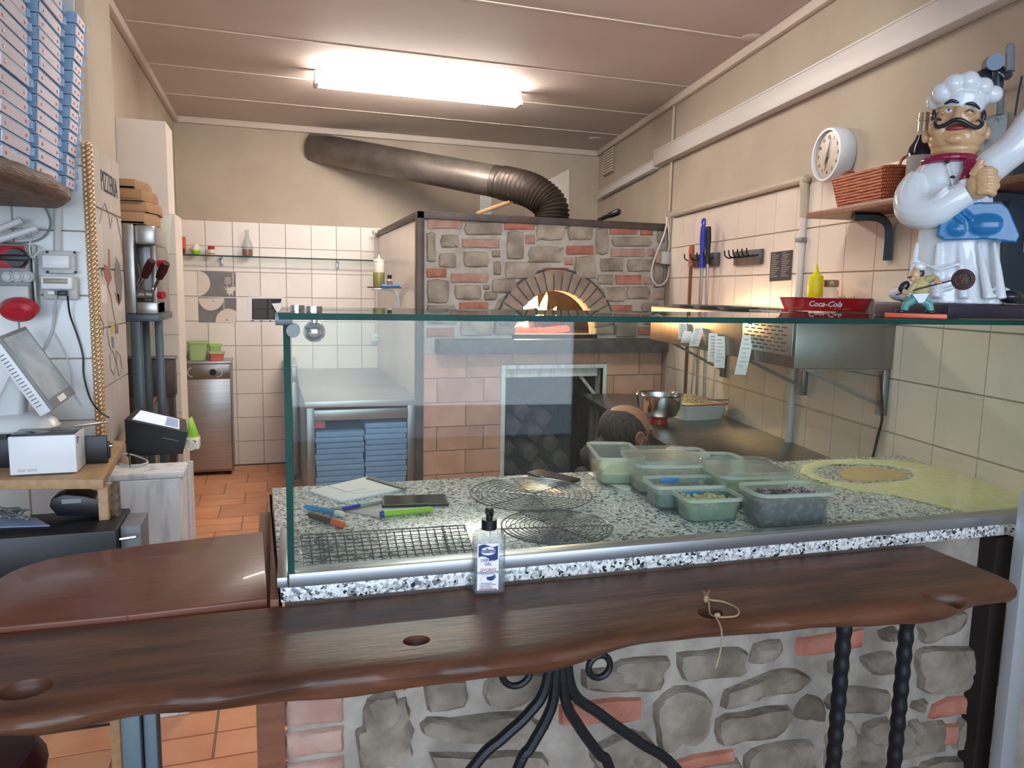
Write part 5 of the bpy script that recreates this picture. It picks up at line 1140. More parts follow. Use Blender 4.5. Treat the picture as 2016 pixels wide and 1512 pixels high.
# keep it over the unit: the tray sticks out over its front edge
tr_ = thing('round_tray', 'round red serving tray with white script lettering standing on the wall unit', 'tray', tc_)
D = (tc_ - EYE).dot(R3 @ V((0, 0, -1))); RT = 86 * D / F; hT = 25 * D / F
MB().lathe([(RT * .86, 0), (RT * .985, hT * .93), (RT * 1.03, hT * .95), (RT * 1.03, hT), (RT * .97, hT), (RT * .85, .004), (0, .004)], tc_, 56).build('tray', 'tray_red', tr_)
fd = V((EYE.x - tc_.x, EYE.y - tc_.y, 0)).normalized(); ang0 = math.atan2(fd.y, fd.x)
def wrap(txt_, size, zf, a_off, m, shear, bold):
    me = text_mesh(txt_, size, shear, bold, .0004, 'CENTER'); mb = MB()
    vv = []
    for v in me.vertices:
        s = v.co.y + hT * zf; rr2 = RT * (.86 + .125 * s / (hT * .93)) + .0008 + v.co.z; a = ang0 + (v.co.x) / RT + a_off
        vv.append((tc_.x + rr2 * math.cos(a), tc_.y + rr2 * math.sin(a), tc_.z + s))
    mb._new(vv, [tuple(p.vertices) for p in me.polygons]); mb.build('lettering', m, tr_, smooth=0)
wrap('Coca-Cola', .030, .52, 0.0, 'paper', .35, .0006); wrap('gustare gelato', .013, .22, .42, 'salmon', 0, 0); wrap('con ghiaccio', .011, .22, -.72, 'salmon', 0, 0)
c = tc_ + V((-.045, .05, .0045)); 
def above(px, py, Y): return PY(px, py, Y)
y_ = tc_.y + .05; x = PY(1605, 570, y_).x; D = D + .05; k_ = D / F
o = thing('mustard_bottle', 'yellow squeeze bottle with pointed nozzle in the red tray', 'bottle', (x, y_, tc_.z + .0045)); z0 = tc_.z + .0045; ztp = PY(1605, 519, y_).z - z0
MB().lathe([(13.5 * k_, 0), (14.5 * k_, .003), (14.5 * k_, ztp * .52), (14.6 * k_, ztp * .60), (13.5 * k_, ztp * .68)], (x, y_, z0), 22).build('body', 'yellow', o)
MB().lathe([(14 * k_, ztp * .68), (13.5 * k_, ztp * .72), (6 * k_, ztp * .80), (3.5 * k_, ztp * .86), (1.3 * k_, ztp), (0, ztp)], (x, y_, z0), 18).build('nozzle', 'yellow', o)
y_ = tc_.y + .04; x = PY(1635, 570, y_).x; ztp = PY(1635, 551, y_).z - z0
o = thing('glass_jar', 'glass jar with a metal ring lid in the red tray beside the yellow bottle', 'jar', (x, y_, z0))
MB().lathe([(14 * k_, 0), (15 * k_, .004), (15 * k_, ztp * .62), (12.5 * k_, ztp * .7), (12.5 * k_, ztp * .78)], (x, y_, z0), 22).build('jar', 'bottle_clear', o); MB().lathe([(14.5 * k_, ztp * .76), (15 * k_, ztp * .78), (15 * k_, ztp * .96), (13 * k_, ztp), (0, ztp)], (x, y_, z0), 24).build('lid', 'foil', o)
y_ = tc_.y - .05; x = PY(1626, 575, y_).x; o = MB().box((x, y_, z0 + .024), (.085, .04, .047), bev=.003).build('paper_box', 'paper'); tag(o, 'low white paper box inside the red tray in front of the jar', 'box')
mb = MB(); y_ = tc_.y - .01; x = PY(1672, 575, y_).x
for i in range(120): mb.box((x + random.uniform(-.045, .045), y_ + random.uniform(-.05, .05), z0 + .03 + random.uniform(-.03, .016)), (.03, .003, .003), rot=Euler((random.random() * 3, random.random() * 3, random.random() * 3)))
tag(mb.build('toothpicks', 'dough', smooth=0), 'heap of loose beige toothpicks at the right side of the red tray', 'toothpicks', kind='stuff')
# ------------------------------------------------------------------ poles and hook rails
def rail(lab, x0, x1, y0, y1, hooks):
    a, b = PR(x0, (y0 + y1) / 2, .008), PR(x1, (y0 + y1) / 2, .008); zc = (a.z + b.z) / 2; t = thing('hook_rail', lab, 'hook rail', (a + b) / 2)
    h = .075; MB().prism([RW(a.y, zc - h / 2, .008), RW(a.y, zc + h / 2, .008), RW(b.y, zc + h / 2, .008), RW(b.y, zc - h / 2, .008)], nr * .018, bev=.004).build('board', 'lintel_stone', t)
    for i in range(hooks):
        f = (i + .5) / hooks; Yh = a.y + (b.y - a.y) * f
        MB().tube(bez([RW(Yh, zc + .01, .024), RW(Yh, zc + .0, .06), RW(Yh, zc + .012, .085), RW(Yh, zc + .04, .09)], 4), .004, 6).build('hook', 'dark_iron', t)
rail('dark wooden hook rail with the oven tools hanging on it', 1366, 1418, 503, 521, 4); rail('dark wooden hook rail with empty hooks, left of the menu sheet', 1450, 1504, 497, 517, 6)
def pole(lab, x0, y0, x1, y1, hf, mh, mp, rp, rh, of, ring=False):
    a = PR(x0, y0, of); b = PR(x1, y1, of * .6); d = b - a
    if b.z > ZW: b = a + d * ((a.z - ZW - .002) / (a.z - b.z)); d = b - a
    t = thing('oven_tool', lab, 'tool', b)
    MB().tube([a, a + d * hf * .3, a + d * hf * .7, a + d * hf], [rh * .8, rh, rh * .75, rh * 1.05], 12).build('handle', mh, t)
    MB().tube([a + d * hf, b], rp, 8).build('shaft', mp, t)
    if ring: MB().tube([a + V((0, 0, .022)) + V((RD.x * .022 * math.cos(i * .5236), RD.y * .022 * math.cos(i * .5236), .022 * math.sin(i * .5236))) for i in range(12)], .006, 8, closed=True).build('ring', mh, t)
    return t
pole('brown wooden shafted oven tool standing at the left of the hook rail', 1362, 482, 1348, 785, .13, 'wicker', 'wood_red', .011, .018, .07)
pole('blue handled oven tool with a hanging ring on the hook rail', 1385, 446, 1371, 785, .22, 'pen_blue', 'steel', .010, .018, .08, True)
pole('black handled steel oven tool, rightmost on the hook rail', 1395, 446, 1386, 785, .2, 'plastic_black', 'steel', .009, .017, .08)
mp_ = [PR(x, y, .009) for x, y in ((1518, 497), (1561, 492), (1557, 551), (1515, 554))]
t = thing('menu_sheet', 'black menu sheet with two text columns taped on the right wall tiles', 'sheet', mp_[0]); MB().prism(mp_, nr * .0012).build('sheet', 'ink', t, smooth=0)
for (u0, u1, n__) in ((.06, .46, 12), (.54, .94, 12)):
    for i in range(n__):
        v = .06 + i * .07; w_ = u0 + (u1 - u0) * (.5 + .5 * ((i * 37) % 10) / 10)
        P_ = [mp_[0].lerp(mp_[1], a).lerp(mp_[3].lerp(mp_[2], a), b) for a, b in ((u0, v), (w_, v), (w_, v + .028), (u0, v + .028))]
        MB().prism([p + nr * .0013 for p in P_], nr * .0004).build('text_line', 'ink_faint', t, smooth=0)
# ------------------------------------------------------------------ clock
cc_ = PR(1622, 303, .09); ck = thing('wall_clock', 'round white wall clock with a tan face on the right wall', 'clock', cc_)
ck0 = RW(cc_.y, cc_.z, .002); KF = frame(ck0, -RD, (0, 0, 1))
D = (cc_ - EYE).dot(R3 @ V((0, 0, -1))); rC = 53 * D / F
MB(KF).lathe([(rC * .93, 0), (rC * 1.0, .02), (rC, .062), (rC * .95, .072), (rC * .88, .072), (rC * .86, .054)], (0, 0, 0), 48).build('case', 'clock_white', ck, smooth=40)
MB(KF).lathe([(rC * .855, .055), (rC * .855, .060), (0, .060)], (0, 0, 0), 40).build('face', 'clock_face', ck)
for i in range(12):
    a = i * math.pi / 6; s = str(12 if i == 0 else i)
    MB(KF).mesh(text_mesh(s, rC * .17, 0, .0004, .0003), Matrix.Translation((rC * .64 * math.sin(a), rC * .64 * math.cos(a), .0606))).build('numeral', 'ink', ck, smooth=0)
for a, l, w in ((3.35, .60, .004), (3.6, .40, .005), (.25, .62, .003)): MB(KF).prism([(-w * math.cos(a), w * math.sin(a), .063), (w * math.cos(a), -w * math.sin(a), .063), (rC * l * math.sin(a), rC * l * math.cos(a), .063)], (0, 0, .0015)).build('hand', 'ink', ck, smooth=0)
MB(KF).cyl((0, 0, .06), (0, 0, .067), .008, n=14).build('hub', 'chrome', ck)
# ------------------------------------------------------------------ wooden shelf on the right wall
sf = PR(1598, 429, .20); zs_ = sf.z
sh = thing('wooden_shelf', 'brown wooden shelf on the right wall behind the chef statue', 'shelf', RW(2.1, zs_, .1))
MB().prism([RW(sf.y, zs_, .009), RW(1.30, zs_, .009), RW(1.30, zs_, .205), RW(sf.y, zs_, .205)], (0, 0, .022), bev=.003).build('board', 'wood_red', sh)
p = PR(1751, 470, .02)
for Yb_ in (p.y, p.y - .62):
    br = MB().tube(bez([RW(Yb_, zs_ - .17, .022), RW(Yb_, zs_ - .08, .022), RW(Yb_, zs_ - .035, .034), RW(Yb_, zs_ - .013, .08), RW(Yb_, zs_ - .013, .17)], 6), [.018] * 25, 4).build('bracket', 'bracket_blue', sh, smooth=30)
zt3 = zs_ + .0225
# basket
a, b = PR(1672, 405, .11), PR(1782, 392, .11); cY = (a.y + b.y) / 2; bl = (a - b).length
o = thing('wicker_basket', 'orange brown wicker basket at the far end of the wooden shelf', 'basket', RW(cY, zt3, .10), -.165)
def rr2(w, d, z, r=.03): return rrect(0, 0, z, d, w, r, 0, 5)
LB = bl * .95; hbk = .105
for k in range(11):
    f = k / 10; w1, d1 = LB * (1.0 + .14 * f), .115 * (1 + .35 * f); pts = rr2(w1, d1, .008 + hbk * f, .03)
    pts = [p + V((p.x, p.y, 0)).normalized() * (.0025 if (i + k) % 2 else -.0025) for i, p in enumerate([q for i in range(len(pts)) for q in (pts[i], pts[i].lerp(pts[(i + 1) % len(pts)], .33), pts[i].lerp(pts[(i + 1) % len(pts)], .66))])]
    MB().tube(pts, .0062, 6, closed=True).build('weave', 'wicker', o, local=True)
MB().loft([rr2(LB * .98, .11, .001, .03), rr2(LB * .98, .11, .008, .03)]).build('bottom', 'wicker', o, local=True)
for sy in (1, -1): MB().tube([(0.0 + .035 * math.cos(t * .314) , sy * LB * .56, hbk + .01 + .035 * math.sin(t * .314)) for t in range(11)], .005, 8).build('handle', 'wicker', o, local=True)
p = PR(1766, 375, .13); o = thing('dark_pot', 'small dark pot between the basket and the wine bottle on the shelf', 'pot', RW(cY - bl * .42, zt3, .032)); c = RW(cY - bl * .42, zt3, .032)
MB().lathe([(.018, 0), (.027, .01), (.028, .10), (.024, .14), (.028, .155), (.022, .155), (0, .14)], c, 20).build('body', 'wood_dark', o); MB().lathe([(.0282, .09), (.0295, .092), (.0295, .105), (.0282, .107)], c, 20).build('band', 'lintel_stone', o)
# wine bottle
xw = PR(1811, 395, .10); cb = RW(xw.y, zt3, .10); D = (cb - EYE).dot(R3 @ V((0, 0, -1))); k_ = D / F; hB = PY(1815, 222, cb.y).z - zt3
o = thing('wine_bottle', 'dark wine bottle with a pale label and gold foil on the wooden shelf', 'bottle', cb); rB = 23.5 * k_
MB().lathe([(rB * .9, 0), (rB, .006), (rB, hB * .52), (rB * .92, hB * .60), (rB * .5, hB * .70), (rB * .40, hB * .76), (rB * .38, hB * .97)], cb, 28).build('glass', 'wine', o)
MB().lathe([(rB * .41, hB * .78), (rB * .41, hB * .90), (rB * .47, hB * .905), (rB * .47, hB * .93), (rB * .42, hB * .935), (rB * .42, hB), (0, hB)], cb, 22).build('foil', 'foil', o)
MB().lathe([(rB * .435, hB * .74), (rB * .43, hB * .785)], cb, 22).build('neck_band', 'label_paper', o); MB().lathe([(rB * 1.012, hB * .1), (rB * 1.015, hB * .1), (rB * 1.015, hB * .50), (rB * 1.012, hB * .5)], cb, 28).build('label', 'label_paper', o)
# mottled plaster piece and lamp behind the statue
Yq = 1.62; pq = [(1932, 238), (1975, 222), (2016, 205), (2050, 212), (2060, 330), (2040, 352), (1985, 356), (1945, 362), (1930, 330), (1924, 280)]
bp_ = [PY(x, y, Yq + .12) for x, y in pq]
o = remesh(MB().prism(bp_, (0, .05, 0)).build('plaster_piece', 'pale_plaster'), .006, 6); tag(o, 'large pale mottled plaster piece behind the raised arm of the chef statue', 'ornament')
o = thing('wall_lamp', 'dark domed wall lamp with grey arms on the wall above the chef statue', 'lamp', PR(1965, 200, .05))
f1 = lambda x, y, of=.14: PR(x, y, of)
dm = f1(1938, 168); D = (dm - EYE).dot(R3 @ V((0, 0, -1))); k_ = D / F
MB().lathe([(30 * k_, 0), (28 * k_, 12 * k_), (18 * k_, 26 * k_), (6 * k_, 32 * k_), (0, 33 * k_)], dm, 28, M=Matrix.Rotation(.30, 3, 'Y')).build('dome_shade', 'lamp_dark', o)
MB().cyl(f1(1962, 175), f1(1966, 135), 11 * k_, n=16).cyl(f1(1966, 135), f1(1985, 150), 8 * k_, n=14).build('joint', 'lamp_dark', o)
MB().cyl(f1(1952, 128), f1(1960, 122, .17), 17 * k_, 15 * k_, 22).build('round_cap', 'lamp_dark', o)
MB().tube([f1(1989, 140), f1(1989, 94)], 9.5 * k_, 12, flat=.6).ball(f1(1989, 93), (9.5 * k_, 6 * k_, 7 * k_), 12).build('upper_arm', 'lamp_grey', o)
MB().tube([f1(1969, 180), f1(1967, 226)], 8 * k_, 12).tube([f1(1966, 135), f1(1968, 182, .0)], 4 * k_, 8).build('lower_arm', 'lamp_grey', o)
MB().tube(bez([f1(2012, 150, .01), f1(2004, 190, .01), f1(1998, 228, .01)], 5), .003, 6).build('cable', 'lamp_dark', o)
# ------------------------------------------------------------------ board, dark panel, statue, figurine on the glass top
def PT(x, y, Y): return PY(x, y, Y)
zb0 = ZT + .0006; u0 = (PY(1731, 600, 1.64) - gfl).dot(gd)
bdz = .036
brd = tag(MB().prism([GP(u0, .06, zb0), GP(2.0, .06, zb0), GP(2.0, .31, zb0), GP(u0 + .0, .31, zb0)], (0, 0, bdz), bev=.006).build('purple_board', 'purple_board'), 'dark purple wooden board lying on the glass top under the chef statue', 'board')
zB = zb0 + bdz + .0006
o = tag(MB().prism([PY(x, y, 1.60) for x, y in ((2004, 300), (2060, 296), (2060, 586), (1990, 584), (1962, 572))], (0, .03, 0), bev=.004).build('upright_screen', 'bracket_blue'), 'dark blue grey upright screen at the right picture edge beside the chef statue', 'screen')
o.location.z = zB
# ------------------------------------------------------------------ laughing chef statue
YS = 1.53; sp = PY(1875, 585, YS); sp.z = zB
st_ = thing('chef_statue', 'glossy laughing chef statue in white with a blue cloth, one arm raised', 'statue', sp, -.78)
KS = (sp - EYE).dot(R3 @ V((0, 0, -1))) / F
def q(px, py, y=0.): return V(((px - 1875 - .088 * (585 - py)) * KS, y * KS, (585 - py) * KS))
def SB_(name, m, mb, vox=.0032, it=4, rm=True):
    o = mb.build(name, m, st_, local=True, smooth=80)
    return remesh(o, vox, it) if rm else o
b = MB()
def fold(a, z): return 1 + (.045 * math.sin(9 * a + z * 18) + .02 * math.sin(17 * a)) * max(0., 1 - z / (150 * KS))
prof = [(86, 0), (84, 14), (78, 40), (73, 75), (70, 110), (68, 140), (64, 170), (58, 190)]
b.lathe([(r * KS, z * KS) for r, z in prof], (0, 0, 0), 64, M=Matrix.Diagonal((1, .72, 1)), fn=fold)
b.ball(q(1792, 568, 0), (30 * KS, 26 * KS, 16 * KS), 14).ball(q(1945, 566, -8), (30 * KS, 26 * KS, 18 * KS), 14)
for x0, x1 in ((1815, 1800), (1850, 1845), (1885, 1890), (1915, 1930), (1940, 1950)): b.tube([q(x0, 470, -48), q((x0 + x1) / 2, 520, -55), q(x1, 575, -64)], [4 * KS, 7 * KS, 9 * KS], 8)
for yy in (520, 545, 560): b.tube([q(1815, yy - 14, -54), q(1850, yy + 2, -64), q(1885, yy - 10, -62)], 3.5 * KS, 6)
SB_('apron', 'statue_white', b, .0034, 3)
b = MB(); b.ball(q(1858, 395, 0), (60 * KS, 48 * KS, 50 * KS), 20).ball(q(1868, 345, 0), (62 * KS, 44 * KS, 44 * KS), 20).ball(q(1872, 430, 0), (62 * KS, 46 * KS, 26 * KS), 20)
b.ball(q(1905, 395, -4), (40 * KS, 42 * KS, 42 * KS), 16).ball(q(1918, 345, 0), (28 * KS, 34 * KS, 30 * KS), 14)
b.tube([q(1866, 322, -42), q(1872, 350, -48), q(1878, 380, -50)], 3 * KS, 8)
SB_('jacket', 'statue_white', b)
b = MB(); b.tube(bez([q(1822, 345, -8), q(1808, 375, -22), q(1812, 405, -38), q(1842, 412, -56), q(1872, 395, -64), q(1896, 380, -66)], 4), [r * KS for r in (27, 28, 29, 31, 32, 33, 34, 35, 35, 34, 33, 32, 31, 30, 29, 28, 27, 26, 25, 24, 25)], 16)
b.tube([q(1890, 356, -64), q(1899, 405, -66)], 9 * KS, 8).tube([q(1830, 400, -66), q(1850, 384, -84), q(1862, 372, -86)], 5 * KS, 8)
SB_('bent_sleeve', 'statue_white', b)
b = MB(); b.tube(bez([q(1912, 352, 0), q(1945, 322, -14), q(1980, 292, -20), q(2010, 245, -16), q(2042, 205, -10), q(2060, 186, -6)], 4), [r * KS for r in (34, 34, 33, 32, 32, 31, 31, 31, 31, 31, 30, 30, 29, 29, 28, 28, 28, 28, 28, 28, 28)], 16)
for k in range(4): b.tube([q(1985 + k * 14, 270 - k * 18, -44), q(2005 + k * 14, 285 - k * 18, -40)], 4 * KS, 6)
SB_('raised_sleeve', 'statue_white', b)
b = MB(); b.ball(q(2076, 168, -6), (20 * KS, 15 * KS, 22 * KS), 12)
for k in range(4): b.tube(bez([q(2070 + k * 8, 155, -12), q(2074 + k * 9, 132 + abs(k - 1) * 3, -16), q(2076 + k * 9, 118 + abs(k - 1) * 4, -22)], 3), 5 * KS, 8)
b.tube([q(2064, 165, -14), q(2050, 150, -18), q(2046, 140, -18)], [6 * KS, 5.5 * KS, 4.5 * KS], 8); SB_('raised_hand', 'statue_skin', b, .0022, 2)
b = MB(); b.ball(q(1915, 368, -78), (21 * KS, 17 * KS, 27 * KS), 14)          # hand on the chest
for k, (x, y) in enumerate(((1936, 350), (1940, 362), (1939, 374), (1934, 386))): b.tube(bez([q(1910, y - 2, -92), q(1926, y - 4, -97), q(x, y, -90), q(x - 3, y + 3, -78)], 3), [r * KS for r in (6, 7, 7.5, 7.5, 7.5, 7.2, 7, 6.5, 6, 5)], 8)
b.tube(bez([q(1904, 352, -86), q(1912, 338, -94), q(1917, 326, -96)], 3), [r * KS for r in (8, 8, 7.6, 7.4, 7, 6.6, 6)], 10)
SB_('hand', 'statue_skin', b, .0021, 2)
b = MB(); b.ball(q(1886, 236, 6), (41 * KS, 40 * KS, 44 * KS), 22).ball(q(1884, 272, 0), (48 * KS, 44 * KS, 32 * KS), 22).ball(q(1882, 292, 2), (42 * KS, 38 * KS, 20 * KS), 18)
b.ball(q(1854, 252, -22), (18 * KS, 18 * KS, 20 * KS), 12).ball(q(1915, 258, -22), (18 * KS, 18 * KS, 20 * KS), 12).ball(q(1880, 277, -34), (19 * KS, 15 * KS, 11 * KS), 12)
b.ball(q(1882, 243, -46), (9 * KS, 12 * KS, 8 * KS), 12).ball(q(1872, 247, -40), (6 * KS, 7 * KS, 5 * KS), 8).ball(q(1893, 249, -40), (6 * KS, 7 * KS, 5 * KS), 8).tube([q(1886, 218, -34), q(1883, 238, -46)], [5 * KS, 7 * KS], 8)
b.ball(q(1832, 262, 2), (7 * KS, 7 * KS, 14 * KS), 10).ball(q(1936, 262, 6), (6 * KS, 7 * KS, 13 * KS), 10).cyl(q(1880, 320, 0), q(1884, 290, 0), 32 * KS, n=20)
b.ball(q(1870, 226, -26), (12 * KS, 10 * KS, 7 * KS), 10).ball(q(1903, 230, -26), (12 * KS, 10 * KS, 7 * KS), 10)
hd = SB_('head', 'statue_skin', b, .0026, 3)
SB_('mouth', 'statue_mouth', MB().ball(q(1883, 258, -33), (20 * KS, 11 * KS, 7.5 * KS), 16), rm=False)
b = MB(); mo = [q(1857, 243, -46), q(1851, 240, -44), q(1846, 246, -43), q(1850, 254, -45), q(1862, 253, -48), q(1874, 247, -52), q(1883, 246, -55), q(1893, 250, -53), q(1905, 258, -48), q(1917, 260, -43), q(1923, 253, -40), q(1920, 246, -41), q(1914, 248, -43)]
L_ = bez(mo, 4); n1_ = len(L_); b.tube(L_, [KS * (1.8 + 2.8 * math.sin(math.pi * i / (n1_ - 1))) for i in range(n1_)], 10); SB_('moustache', 'statue_dark', b, rm=False)
for pts in ([q(1862, 213, -40), q(1874, 208, -42), q(1886, 213, -42)], [q(1896, 216, -42), q(1908, 216, -40), q(1920, 226, -34)]): L_ = bez(pts, 5); SB_('eyebrow', 'statue_dark', MB().tube(L_, [KS * (1.2 + 2.2 * math.sin(math.pi * i / (len(L_) - 1))) for i in range(len(L_))], 8), rm=False)
SB_('eye', 'statue_white', MB().ball(q(1869, 224, -33), (7 * KS, 5 * KS, 4 * KS), 12), rm=False); SB_('iris', 'statue_eye', MB().ball(q(1869.5, 223, -37), (2.8 * KS, 2 * KS, 2.8 * KS), 10), rm=False)
SB_('winking_eye', 'statue_dark', MB().tube(bez([q(1897, 229, -37), q(1904, 226, -38), q(1911, 231, -35)], 4), 1.0 * KS, 6), rm=False)
for x, y in ((1846, 226), (1928, 234)): SB_('sideburn', 'statue_dark', MB().ball(q(x, y, -6), (5 * KS, 8 * KS, 13 * KS), 10), rm=False)
b = MB(); b.lathe([(40 * KS, -14 * KS), (42 * KS, 0), (44 * KS, 12 * KS), (40 * KS, 16 * KS)], q(1893, 205, 6), 28, M=Matrix.Rotation(.22, 3, 'Y'))
for x, y, z, r in ((1862, 186, -14, 21), (1880, 174, -22, 20), (1902, 172, -20, 21), (1926, 182, -14, 18), (1944, 194, 0, 17), (1850, 196, 8, 17), (1900, 172, 22, 24), (1930, 184, 22, 20), (1870, 180, 26, 22), (1895, 190, 2, 34)): b.ball(q(x, y, z), r * KS, 14)
SB_('hat', 'statue_white', b, .0028, 3)
b = MB(); ring_ = [q(1872, 314, 0) + V((44 * KS * math.cos(i * .2618), 40 * KS * math.sin(i * .2618), -4 * KS * math.sin(i * .2618))) for i in range(24)]; b.tube(ring_, 8 * KS, 10, closed=True)
b.ball(q(1902, 328, -50), (13 * KS, 10 * KS, 13 * KS), 12).tube([q(1900, 334, -54), q(1892, 352, -62), q(1886, 366, -62)], [8 * KS, 9 * KS, 5 * KS], 10).tube([q(1906, 332, -54), q(1922, 340, -66), q(1934, 348, -76)], [8 * KS, 8 * KS, 7 * KS], 10)
SB_('neckerchief', 'statue_scarf', b, .0026, 2)
for x, y in ((1866, 320), (1874, 349)): SB_('button', 'statue_dark', MB().ball(q(x, y, -45 if y < 330 else -50), (4.5 * KS, 3 * KS, 3 * KS), 10), rm=False)
b = MB(); out = [(1848, 426), (1866, 414), (1884, 402), (1915, 398), (1950, 400), (1961, 412), (1970, 438), (1978, 460), (1972, 473), (1950, 470), (1925, 466), (1890, 467), (1860, 468), (1846, 458), (1850, 442)]
b.prism([q(x, y, -68) for x, y in out], (0, 52 * KS, 0)); b.tube([q(1872, 418, -68), q(1890, 436, -72)], 4 * KS, 8).tube([q(1884, 410, -68), q(1902, 430, -72)], 4 * KS, 8).ball(q(1925, 440, -58), (36 * KS, 18 * KS, 22 * KS), 14).ball(q(1880, 446, -58), (24 * KS, 16 * KS, 18 * KS), 12)
SB_('blue_cloth', 'statue_blue', b, .003, 7)
for x, y in ((1966, 574), (1838, 577)): b = MB(); b.ball(q(x, y - 4, -22), (24 * KS, 24 * KS, 12 * KS), 14); SB_('shoe', 'statue_dark', b, rm=False)
# ------------------------------------------------------------------ small figurine
YF = 1.40; fp0 = PY(1802, 625, YF); fp0.z = ZT + .0008; KF2 = (fp0 - EYE).dot(R3 @ V((0, 0, -1))) / F
fg = thing('pizza_maker_figurine', 'small painted figurine of a pizza maker holding a long peel on an orange base', 'figurine', fp0, -.78)
def h(px, py, y=0.): return V(((px - 1802 - .085 * (627 - py)) * KF2, y * KF2, (627 - py) * KF2))
def FB(name, m, mb, vox=None): 
    o = mb.build(name, m, fg, local=True, smooth=70); return remesh(o, vox, 2) if vox else o
FB('base', 'orange_marker', MB().box(h(1802, 622), (108 * KF2, 18 * KF2, 9 * KF2), bev=.0015))
b = MB(); b.tube([h(1800, 590, 0), h(1786, 600, -2), h(1783, 612, -2)], [9 * KF2, 8 * KF2, 6.5 * KF2], 12).tube([h(1812, 590, 0), h(1826, 600, 0), h(1829, 612, 0)], [9 * KF2, 8 * KF2, 6.5 * KF2], 12).ball(h(1806, 586, 0), (16 * KF2, 9 * KF2, 9 * KF2), 12)
FB('trousers', 'statue_teal', b, .0013)
for x in (1776, 1828): FB('boot', 'statue_dark', MB().ball(h(x, 614, -2), (10 * KF2, 6 * KF2, 4.5 * KF2), 10))
b = MB(); b.ball(h(1812, 565, 0), (17 * KF2, 11 * KF2, 22 * KF2), 14).tube([h(1822, 552, -2), h(1834, 548, -5), h(1840, 552, -9)], [8 * KF2, 7 * KF2, 6 * KF2], 10).tube([h(1803, 560, -6), h(1796, 570, -10), h(1792, 576, -11)], [7 * KF2, 6.5 * KF2, 5.5 * KF2], 10)
FB('shirt', 'statue_yellow', b, .0013)
FB('apron', 'statue_white', MB().prism([h(1797, 580, -11), h(1826, 578, -11), h(1816, 596, -12), h(1808, 597, -12)], (0, 3 * KF2, 0)))
b = MB(); b.ball(h(1803, 542, -2), (10 * KF2, 9 * KF2, 13 * KF2), 14).ball(h(1791, 542, -5), (4.5 * KF2, 3 * KF2, 3 * KF2), 8).ball(h(1797, 551, -4), (6 * KF2, 6 * KF2, 5 * KF2), 8).cyl(h(1806, 562), h(1804, 550), 6 * KF2, n=10)
FB('head', 'statue_skin', b, .0011)
FB('hair', 'statue_dark', MB().ball(h(1811, 540, 2), (8 * KF2, 9 * KF2, 13 * KF2), 12).tube([h(1789, 548, -8), h(1796, 547, -10)], 1.3 * KF2, 6))
FB('cap', 'statue_white', MB().lathe([(10 * KF2, 0), (11.5 * KF2, 4 * KF2), (12 * KF2, 10 * KF2), (9 * KF2, 12 * KF2), (0, 12.5 * KF2)], h(1807, 532), 18, M=Matrix.Rotation(.3, 3, 'Y')))
for (x, y, s) in ((1840, 556, 1), (1785, 577, -1)):
    b = MB(); b.ball(h(x, y, -12), (6 * KF2, 5 * KF2, 6 * KF2), 10)
    for k in range(4): b.tube([h(x - 4 + k * 3, y - 3, -16), h(x - 4 + k * 3, y + 3, -18)], 1.7 * KF2, 6)
    b.tube([h(x - 4, y - 3, -14), h(x - 1, y - 7, -15)], 1.8 * KF2, 6)
    FB('hand', 'statue_skin', b)
FB('peel', 'statue_brown', MB().tube([h(1768, 582, -14), h(1862, 553, -14)], 1.6 * KF2, 8).lathe([(0, -2 * KF2), (18 * KF2, -2 * KF2), (20 * KF2, 0), (18 * KF2, 2.5 * KF2), (0, 3 * KF2)], h(1882, 551, -14), 28, M=(Matrix.Rotation(math.pi / 2, 3, 'X'))))
FB('pizza', 'statue_dark', MB().lathe([(0, .1 * KF2), (14 * KF2, 0), (15 * KF2, -3.2 * KF2), (0, -3.4 * KF2)], h(1882, 551, -14.0), 24, M=Matrix.Rotation(math.pi / 2, 3, 'X')) if 0 else MB().tube([h(1882, 551, -17.5) + V((13.5 * KF2 * math.cos(i * .35), 0, 13.5 * KF2 * math.sin(i * .35))) for i in range(18)], 1.3 * KF2, 6, closed=True))
FB('sack', 'statue_dark', MB().ball(h(1783, 566, 4), (9 * KF2, 6 * KF2, 13 * KF2), 12, rot=Euler((0, .6, 0))))
# ------------------------------------------------------------------ the cook
YC = 3.20; hc = PY(1236, 846, YC); KH = (hc - EYE).dot(R3 @ V((0, 0, -1))) / F
pe_ = thing('person', 'balding man in dark clothes and a face mask bending down behind the plastic tubs', 'person', (hc.x - .15, YC, 0))
def w(px, py, y=0.): return V((hc.x + (px - 1236) * KH, YC + y, hc.z + (846 - py) * KH))
b = MB()
b.ball(w(1232, 838), (50 * KH, 39 * KH, 41 * KH), 24, rot=Euler((0, .25, 0))).ball(w(1254, 858), (29 * KH, 31 * KH, 38 * KH), 20)
b.ball(w(1262, 842), (20 * KH, 29 * KH, 26 * KH), 16).ball(w(1268, 884), (14 * KH, 20 * KH, 14 * KH), 12).tube([w(1282, 858), w(1292, 874)], [4.5 * KH, 7 * KH], 10).ball(w(1284, 852, -.03), (4 * KH, 9 * KH, 4 * KH), 8).ball(w(1284, 852, .03), (4 * KH, 9 * KH, 4 * KH), 8)
b.tube([w(1232, 870), w(1205, 905), w(1190, 930)], [28 * KH, 27 * KH, 34 * KH], 16)
hd = remesh(b.build('head', 'skin', pe_, smooth=80), .006, 3)
